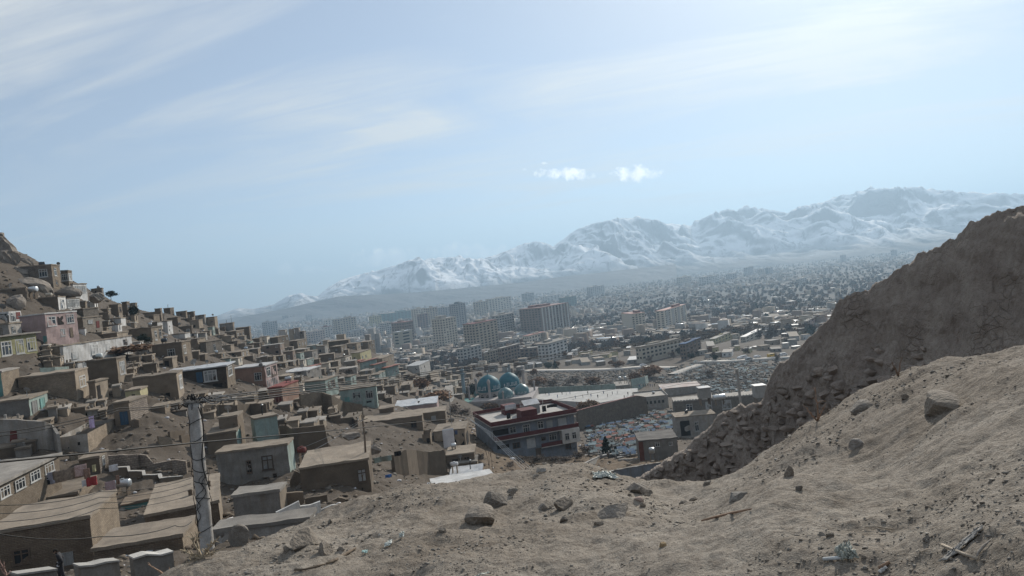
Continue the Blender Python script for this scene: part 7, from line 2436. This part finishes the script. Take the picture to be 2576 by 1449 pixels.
# odds and ends on the hillside roofs
rg = random.Random(55)
cand = [h for h in HOUSES if 118 < h[6] < 400 and h[3] > 2.5 and h[4] > 2.5 and _c.get(short(h[0]), 0) == 1 and h[1].get('category') == 'house']
for h in rg.sample(cand, min(44, len(cand))):
    lab, root, o, Wd, Dp, H, D, tr = h
    loc = at_local(root, Wd * rg.uniform(.2, .8), Dp * rg.uniform(.2, .8), H + .22)
    k = rg.random()
    if k < .45:
        r = rg.uniform(.45, .75)
        q = thing('satellite_dish', 'satellite dish on the roof of the ' + short(lab), 'satellite dish', loc, rg.uniform(-.6, .9), 'dishes on hillside roofs')
        prof = [(r * i / 6, .28 * r * (i / 6) ** 2) for i in range(7)]
        d = obj('bowl', MB().lathe(prof, 14).lathe([(a, b + .02) for a, b in prof[::-1]], 14).mesh('bowl', MATS['dish_grey'], True), q, (0, 0, r + .3), rot=(R(-60), 0, 0))
        obj('mast', MB().tube([(0, 0, -.2), (0, 0, r + .3)], .05, 5).mesh('mast', steel), q)
    elif k < .75:
        q = thing('water_tank', 'small water tank on the roof of the ' + short(lab), 'water tank', loc, rg.uniform(0, 3), 'tanks on hillside roofs')
        w, r = rg.uniform(1.0, 1.5), rg.uniform(.38, .5)
        obj('drum', MB().lathe([(0, -w / 2), (r * .8, -w / 2), (r, -w / 2 + .1), (r, w / 2 - .1), (r * .8, w / 2), (0, w / 2)], 14).mesh('drum', rg.choice([steel, paleplastic, MATS['pale_blue_tank'], darkclad]), True), q, (0, 0, r + .25), rot=(0, R(90), 0))
        obj('leg', MB().box(-w * .35, -w * .25, -r, r, -.2, .4).box(w * .25, w * .35, -r, r, -.2, .4).mesh('leg', wood), q)
    else:
        q = thing('stove_pipe', 'crooked stove pipe on the roof of the ' + short(lab), 'chimney', loc, 0, 'stove pipes on hillside roofs')
        obj('pipe', MB().tube([(0, 0, -.2), (.02, 0, .9), (.12, .05, 1.5)], .09, 7).mesh('pipe', black), q)
        obj('cowl', MB().lathe([(0, .22), (.2, 0), (.18, -.02), (0, 0)], 8).mesh('cowl', steel), q, (.12, .05, 1.6))
# boulders and outcrops at the top left
def boulder(x0, x1, y0, y1, label, seed, D, mat=None, planes=8, yaw=0, c='1'):
    u, v = Bp(c, (x0 + x1) / 2, (y0 + y1) / 2)
    D = SD(D); p = P(u, v, D)
    w = (x1 - x0) / KC / F * D; h = (y1 - y0) / KC / F * D
    o = obj('boulder', rock_mesh(seed, mat or cliffm, planes, 1.0, 4, .12), None, p, R(yaw), (w / 2, max(w, h) * .45, h / 2 * 1.1))
    return tag(o, label, 'boulder', 'boulders above the left slope')


boulder(-90, 150, 110, 330, 'largest dark boulder at the top left', 301, 198)
boulder(-60, 140, 250, 420, 'pale boulder under the largest dark one', 303, 196)
boulder(-80, 130, 380, 560, 'cracked boulder low at the left edge', 305, 193)
boulder(140, 318, 288, 400, 'dark flat boulder behind the topmost stone house', 307, 206)
boulder(20, 465, 535, 760, 'smooth rounded outcrop below the topmost stone house', 309, 186, planes=4)
boulder(-80, 230, 680, 900, 'broken rocky slope piece left of the pink house', 311, 166)
boulder(120, 260, 400, 540, 'dark boulder wedged left of the topmost stone house', 313, 192)
boulder(920, 1060, 660, 750, 'dark rock shelf beneath the skyline shrub', 315, 195)
boulder(560, 800, 600, 720, 'tan rock apron below the topmost stone house', 317, 189, planes=4)
boulder(1640, 1850, 785, 860, 'grey rock pile right of the big mud wall', 319, 100, c='4')
boulder(1900, 2060, 900, 1000, 'dark hollow rock by the wooden pole', 321, 90, c='4')
# low walls with pale cement tops at the bottom left, and the man walking behind them
wall_run('3', [(150, 1435, 1560, 36), (560, 1378, 1540, 36.5)], 'low wall with a pale cement top left of the walking man', plast, thick=.75, cope=concl)
wall_run('3', [(790, 1352, 1520, 37), (1205, 1290, 1500, 37.5)], 'low wall with a pale cement top right of the walking man', plast, thick=.75, cope=concl)
wall_run('3', [(1350, 1262, 1450, 38), (1755, 1200, 1420, 38.5)], 'low wall with a pale cement top beside the pole', plast, thick=.75, cope=concl)
# writing, gates and other marks on walls
def strokes(parent, c, lines, D, rad, mat, name):
    m = MB(); b = np.array(parent.location[:])
    for ln in lines:
        pts = [P(*Bp(c, x, y), D(x)) - b for x, y in ln]
        m.tube(pts, rad, 4)
    return obj(name, m.mesh(name, mat), parent)


def px_box(parent, c, x0, x1, y0, y1, D, thick, mat, name, arch=False):
    b = np.array(parent.location[:])
    q = [(x0, y1), (x1, y1), (x1, y0), (x0, y0)]
    if arch:
        q = [(x0, y1), (x1, y1)] + [(x0 + (x1 - x0) * (.5 + .5 * math.cos(a)), y1 - (y1 - y0) * (.45 + .55 * math.sin(a))) for a in np.linspace(0, math.pi, 9)]
    m = MB()
    fr = [P(*Bp(c, x, y), D) - b for x, y in q]; bk = [P(*Bp(c, x, y), D + thick) - b for x, y in q]
    m.poly(fr); m.poly(bk[::-1])
    for i in range(len(q)):
        j = (i + 1) % len(q)
        m.poly([fr[i], bk[i], bk[j], fr[j]])
    return obj(name, m.mesh(name, mat), parent)


wd = lambda x: SD(float(np.interp(x, [280, 430, 620], [100, 98, 96]))) - .22
ink = M('dark_ink', (.05, .06, .075), (.04, .05, .06), bump=0)
strokes(HW, 'b', [[(360, 1338), (368, 1352), (382, 1346), (384, 1330)], [(398, 1322), (396, 1350)], [(408, 1350), (424, 1352), (434, 1340), (446, 1348), (458, 1336), (462, 1352)], [(470, 1318), (474, 1348), (488, 1350), (500, 1338)],
                [(410, 1318), (424, 1312), (440, 1316)], [(452, 1306), (470, 1300), (486, 1306)], [(500, 1310), (512, 1322), (526, 1312)], [(380, 1300), (396, 1296)], [(436, 1362), (437, 1364)], [(446, 1361), (447, 1363)]], wd, .035, ink, 'handwriting')
hd = hit(*Bp('2', 170, 932), 60)
px_box(YW, '2', 100, 242, 756, 912, hd - .42, .12, doorred, 'gate')
px_box(AW, '4', 1415, 1552, 1368, 1450, SD(76) - .45, .12, hole, 'arch_opening', True)
for (x, y) in ((1487, 508), (1552, 572)):
    dd = hit(*Bp('4', x, y + 50), 70) - .6
    strokes(DW, '4', [[(x - 36, y), (x, y - 26), (x + 32, y), (x + 2, y + 24), (x - 36, y)], [(x - 16, y), (x, y - 11), (x + 15, y), (x, y + 11), (x - 16, y)]], lambda q: dd, .10, mudl, 'stone_lozenge')
sc_ = MB(); n_ = max(8, int(SH[1] / 1.15)); w_ = SH[1] / n_
for k in range(n_):
    pts = [((k + .5) * w_ + math.cos(a) * w_ * .46, math.sin(a) * .42) for a in np.linspace(0, math.pi, 8)]
    f_ = [(x, -.2, SH[3] + .2 + z) for x, z in pts]; b_ = [(x, .0, SH[3] + .2 + z) for x, z in pts]
    sc_.poly(f_); sc_.poly(b_[::-1])
    for i in range(7):
        sc_.poly([f_[i + 1], f_[i], b_[i], b_[i + 1]])
obj('scalloped_parapet', sc_.mesh('scalloped_parapet', conc), SH[0])
obj('brick_corner', MB().box(-.06, .9, -.06, .5, -6, BH[3] - .1).mesh('brick_corner', M('red_brick', (.24, .09, .06), (.17, .065, .045), brick=(.5, .2, .03))), BH[0])
g_ = MB()
fl_ = 3.15 * SCL * .93
for k in range(7):
    x0 = RBW * (.865 + .016 * k); z0 = -2 * fl_ - 1.9 + .25 * math.sin(k * 2.1)
    g_.tube([(x0, .86, z0), (x0 + .18, .86, z0 + .45), (x0 + .34, .86, z0 + .1), (x0 + .2, .86, z0 - .22), (x0 + .02, .86, z0 - .05)], .035, 4)
obj('graffiti', g_.mesh('graffiti', ink), RB)

# loose rubble and litter over the whole hillside: nobody could count it
def hill_rubble():
    rg = np.random.default_rng(31)
    bm = bmesh.new(); bmesh.ops.create_icosphere(bm, subdivisions=1, radius=1.0)
    base = np.array([v.co[:] for v in bm.verts]); tri = np.array([[v.index for v in f.verts] for f in bm.faces]); bm.free()
    N = 17000
    az = R(1) * rg.uniform(-38, 14, N); r = np.exp(rg.uniform(math.log(30), math.log(330), N))
    x = r * np.sin(az); y = r * np.cos(az); z = gz(x, y)
    s = (.06 + .30 * rg.random(N) ** 3) * (r / 90) ** .5
    V = base[None] * (1 + .3 * rg.normal(size=(N, len(base), 1))) * (s[:, None] * np.stack([1 + .6 * rg.random(N), 1 + .4 * rg.random(N), .4 + .5 * rg.random(N)], 1))[:, None, :]
    V += np.stack([x, y, z + s * .15], 1)[:, None, :]
    Fc = tri[None] + (np.arange(N) * len(base))[:, None, None]
    me = np_mesh('rubble', V, Fc.reshape(-1, 3), [mud, mudl, rockm, hole, clothw])
    me.polygons.foreach_set('material_index', np.repeat(rg.choice([0, 0, 0, 1, 1, 2, 2, 0, 1, 2, 0, 0, 0, 1, 4], N), len(tri)).astype(np.int32)); me.update()
    tag(obj('rubble', me), 'loose stones and litter over the hillside', 'rubble', kind='stuff')


hill_rubble()
rg = random.Random(91)
for k in range(46):      # bits of yard wall between the houses
    u = rg.uniform(20, 1000); v = rg.uniform(880, 1180) if u < 560 else rg.uniform(930, 1100)
    dv = rg.uniform(9, 20); L = rg.uniform(20, 55)
    if any(u + L > q[0] + 6 and u < q[1] - 6 and v > q[2] + 4 and v < q[3] - 2 for q in BOX):
        continue
    sl = -L * math.tan(ROLL) + rg.uniform(-4, 6)
    wall_run('B', [(u, v - dv, v), (u + L * .5, v + sl * .5 - dv + rg.uniform(-3, 3), v + sl * .5), (u + L, v + sl - dv + rg.uniform(-3, 3), v + sl)], rel_label(rg.choice(['crumbling mud yard wall', 'low mud yard wall', 'uneven mud yard wall']), u + L / 2, v), rg.choice([mud, mud, mudl, mudbrick]), dmin=70)
boulder(-60, 60, 60, 200, 'dark boulder cut by the left frame edge', 331, 204)
boulder(300, 420, 640, 760, 'rounded rock behind the dark mud house', 333, 180)

# ------------------------------------------------------------------ people
def person(name, label, loc, rz, H, joints, mats, group=None, hair=True, hands=True):
    """one continuous skinned body; joints: name -> (x, y, z, radius) in units of body height, facing -y"""
    J = dict(pelvis=(0, 0, .52, .075), spine=(0, .01, .62, .072), chest=(0, .012, .74, .088), neck=(0, 0, .84, .034), head=(0, -.012, .885, .045), crown=(0, -.008, .955, .048),
             shL=(-.105, .005, .79, .045), elL=(-.13, .02, .63, .032), wrL=(-.12, -.05, .50, .022), shR=(.105, .005, .79, .045), elR=(.13, .02, .63, .032), wrR=(.12, -.05, .50, .022),
             hipL=(-.055, 0, .49, .062), knL=(-.058, -.015, .28, .042), anL=(-.06, .012, .05, .027), toL=(-.065, -.08, .02, .022), hipR=(.055, 0, .49, .062), knR=(.058, -.015, .28, .042), anR=(.06, .012, .05, .027), toR=(.065, -.08, .02, .022))
    J.update(joints)
    E = [('pelvis', 'spine'), ('spine', 'chest'), ('chest', 'neck'), ('neck', 'head'), ('head', 'crown'), ('chest', 'shL'), ('shL', 'elL'), ('elL', 'wrL'), ('chest', 'shR'), ('shR', 'elR'), ('elR', 'wrR'),
         ('pelvis', 'hipL'), ('hipL', 'knL'), ('knL', 'anL'), ('anL', 'toL'), ('pelvis', 'hipR'), ('hipR', 'knR'), ('knR', 'anR'), ('anR', 'toR')]
    extra = []
    if hands:
        for s in 'LR':
            w = Vector(J['wr' + s][:3]); d = (w - Vector(J['el' + s][:3])).normalized()
            side = d.orthogonal().normalized(); sd2 = d.cross(side)
            J['pa' + s] = tuple(w + d * .03) + (.018,)
            E.append(('wr' + s, 'pa' + s))
            for k in range(5):
                o_ = side * (.010 * (k - 2)) if k < 4 else side * -.030
                ln = (.035, .042, .04, .032, .018)[k]
                J[f'f{s}{k}'] = tuple(w + d * (.03 + ln if k < 4 else .032) + o_ + sd2 * (.008)) + (.0055,)
                E.append(('pa' + s, f'f{s}{k}'))
    names = list(J); idx = {n: i for i, n in enumerate(names)}
    me = bpy.data.meshes.new(name)
    me.from_pydata([tuple(c * H for c in J[n][:3]) for n in names], [(idx[a], idx[b]) for a, b in E], [])
    o = tag(obj(name, me, None, loc, rz), label, 'person', group)
    md = o.modifiers.new('skin', 'SKIN')
    if not me.skin_vertices:
        bpy.context.view_layer.objects.active = o
    sv = me.skin_vertices[0].data if len(me.skin_vertices) else None
    if sv is None:
        me.attributes.new('x', 'FLOAT', 'POINT')
    for n in names:
        q = me.skin_vertices[0].data[idx[n]]
        q.radius = (J[n][3] * H, J[n][3] * H * (.72 if n in ('chest', 'spine', 'pelvis') else 1))
        q.use_root = n == 'pelvis'
    o.modifiers.new('smooth', 'SUBSURF').levels = 2
    o.modifiers['smooth'].render_levels = 2
    for m in mats:
        me.materials.append(m)
    return o, J


def clothes_mat(name, zones, H):
    """zones: (height fraction, colour) from the feet up, split in the body's own height"""
    m = bpy.data.materials.new(name); m.use_nodes = True
    t = NT(m.node_tree)
    oc = t.n('TexCoord').outputs['Object']
    z = t.n('SeparateXYZ', i={0: oc}).outputs[2]
    c = None
    for f, col in zones:
        if c is None:
            c = t.mix(0.0, col, col)
        else:
            c = t.mix(t.math('GREATER_THAN', z, f * H), c, col)
    n = t.noise(oc, 9, 4)
    c = t.mix(t.math('MULTIPLY', n, .5), c, t.mix(1.0, c, (.55, .55, .55), 'MULTIPLY'))
    bs = t.n('BsdfPrincipled', i={'Base Color': c, 'Roughness': .85})
    t.n('OutputMaterial', i={0: bs.outputs[0]})
    return m


skinc = (.36, .23, .16)
try:
    PDm = 38.2
    pp = P(*Bp('3', 640, 1545), PDm)
    mm = clothes_mat('walker_clothes', [(0, (.03, .03, .035)), (.5, (.022, .022, .026)), (.845, skinc)], 1.74)
    man, J = person('person', 'man in a dark jacket walking left past the low walls', pp, R(-62), 1.74,
                    dict(chest=(0, -.03, .74, .09), neck=(0, -.06, .835, .036), head=(0, -.085, .88, .046), crown=(0, -.08, .948, .05), shL=(-.105, -.02, .79, .048), shR=(.105, -.02, .79, .048),
                         elL=(-.15, .05, .65, .036), wrL=(-.10, -.06, .58, .024), elR=(.16, .06, .64, .036), wrR=(.11, -.05, .56, .024), knL=(-.058, -.06, .28, .045), anL=(-.06, .0, .06, .028), toL=(-.065, -.09, .03, .022),
                         knR=(.058, .03, .28, .045), anR=(.06, .13, .07, .028), toR=(.065, .05, .03, .022)), [mm])
    hm_ = M('dark_hair', (.02, .016, .013), (.014, .011, .009), bump=.2)
    V = []
    obj('hair', MB().lathe([(0, .062), (.045, .055), (.075, .03), (.088, 0), (.086, -.05), (.07, -.09)], 14).mesh('hair', hm_, True), man, (0, -.075 * 1.74, .925 * 1.74), 0, (1.02, 1.12, 1.0))
    obj('nose', MB().lathe([(0, .02), (.012, 0), (.016, -.02), (0, -.024)], 6).mesh('nose', M('skin', skinc, tuple(q * .85 for q in skinc), bump=0)), man, (0, -.085 * 1.74 - .088, .905 * 1.74))
    for s in (-1, 1):
        obj('eye', MB().lathe([(0, .012), (.012, 0), (0, -.012)], 6).mesh('eye', black), man, (s * .03, -.085 * 1.74 - .078, .922 * 1.74))
        obj('ear', MB().lathe([(0, .035), (.014, .01), (.012, -.02), (0, -.03)], 6).mesh('ear', MATS['skin']), man, (s * .086, -.08 * 1.74, .91 * 1.74))
        obj('sleeve_cuff', MB().lathe([(.05, -.04), (.052, .04)], 10).mesh('sleeve_cuff', clothw), man, [q * 1.74 for q in J['wrL' if s < 0 else 'wrR'][:3]])
    vis = [clothes_mat('visitor_' + n, [(0, a), (.5, b), (.845, skinc)], 1.7) for n, a, b in (('dark', (.04, .04, .05), (.05, .05, .06)), ('brown', (.16, .12, .09), (.12, .09, .07)), ('blue', (.05, .1, .2), (.06, .12, .26)), ('white', (.5, .5, .48), (.55, .55, .53)))]
    protos = [person('person', 'x', (0, 0, 0), 0, 1.7, {}, [q], hands=False)[0] for q in vis]
    rg = random.Random(4)
    spots = [('r', 1360 + 52 * k + rg.uniform(-20, 20), rg.uniform(385, 440)) for k in range(18)] + [('b', 560 + 22 * k, 447 + rg.uniform(-6, 6)) for k in range(8)]
    TXT = ['visitor in dark clothes', 'visitor in a brown coat', 'visitor in blue clothes', 'visitor in white clothes']
    used = set()
    for k, (c, x, y) in enumerate(spots):
        u, v = Bp(c, x, y)
        D = zcourt / ray(u, v)[2]
        q = P(u, v, D)
        i = rg.randrange(4)
        if i not in used:
            o = protos[i]; used.add(i)
        else:
            o = protos[i].copy(); COL.objects.link(o)
        o.location = q; o.rotation_euler = (0, 0, rg.uniform(0, 6.28)); s_ = rg.uniform(1.0, 1.2); o.scale = (s_, s_, s_)
        tag(o, TXT[i] + (' in the white shrine court' if c == 'r' else ' standing right of the gate house'), 'person', 'visitors at the shrine')
    for i in range(4):
        if i not in used:
            bpy.data.objects.remove(protos[i])
except Exception as ex:
    print('PERSON FAILED', ex)

build_ground()
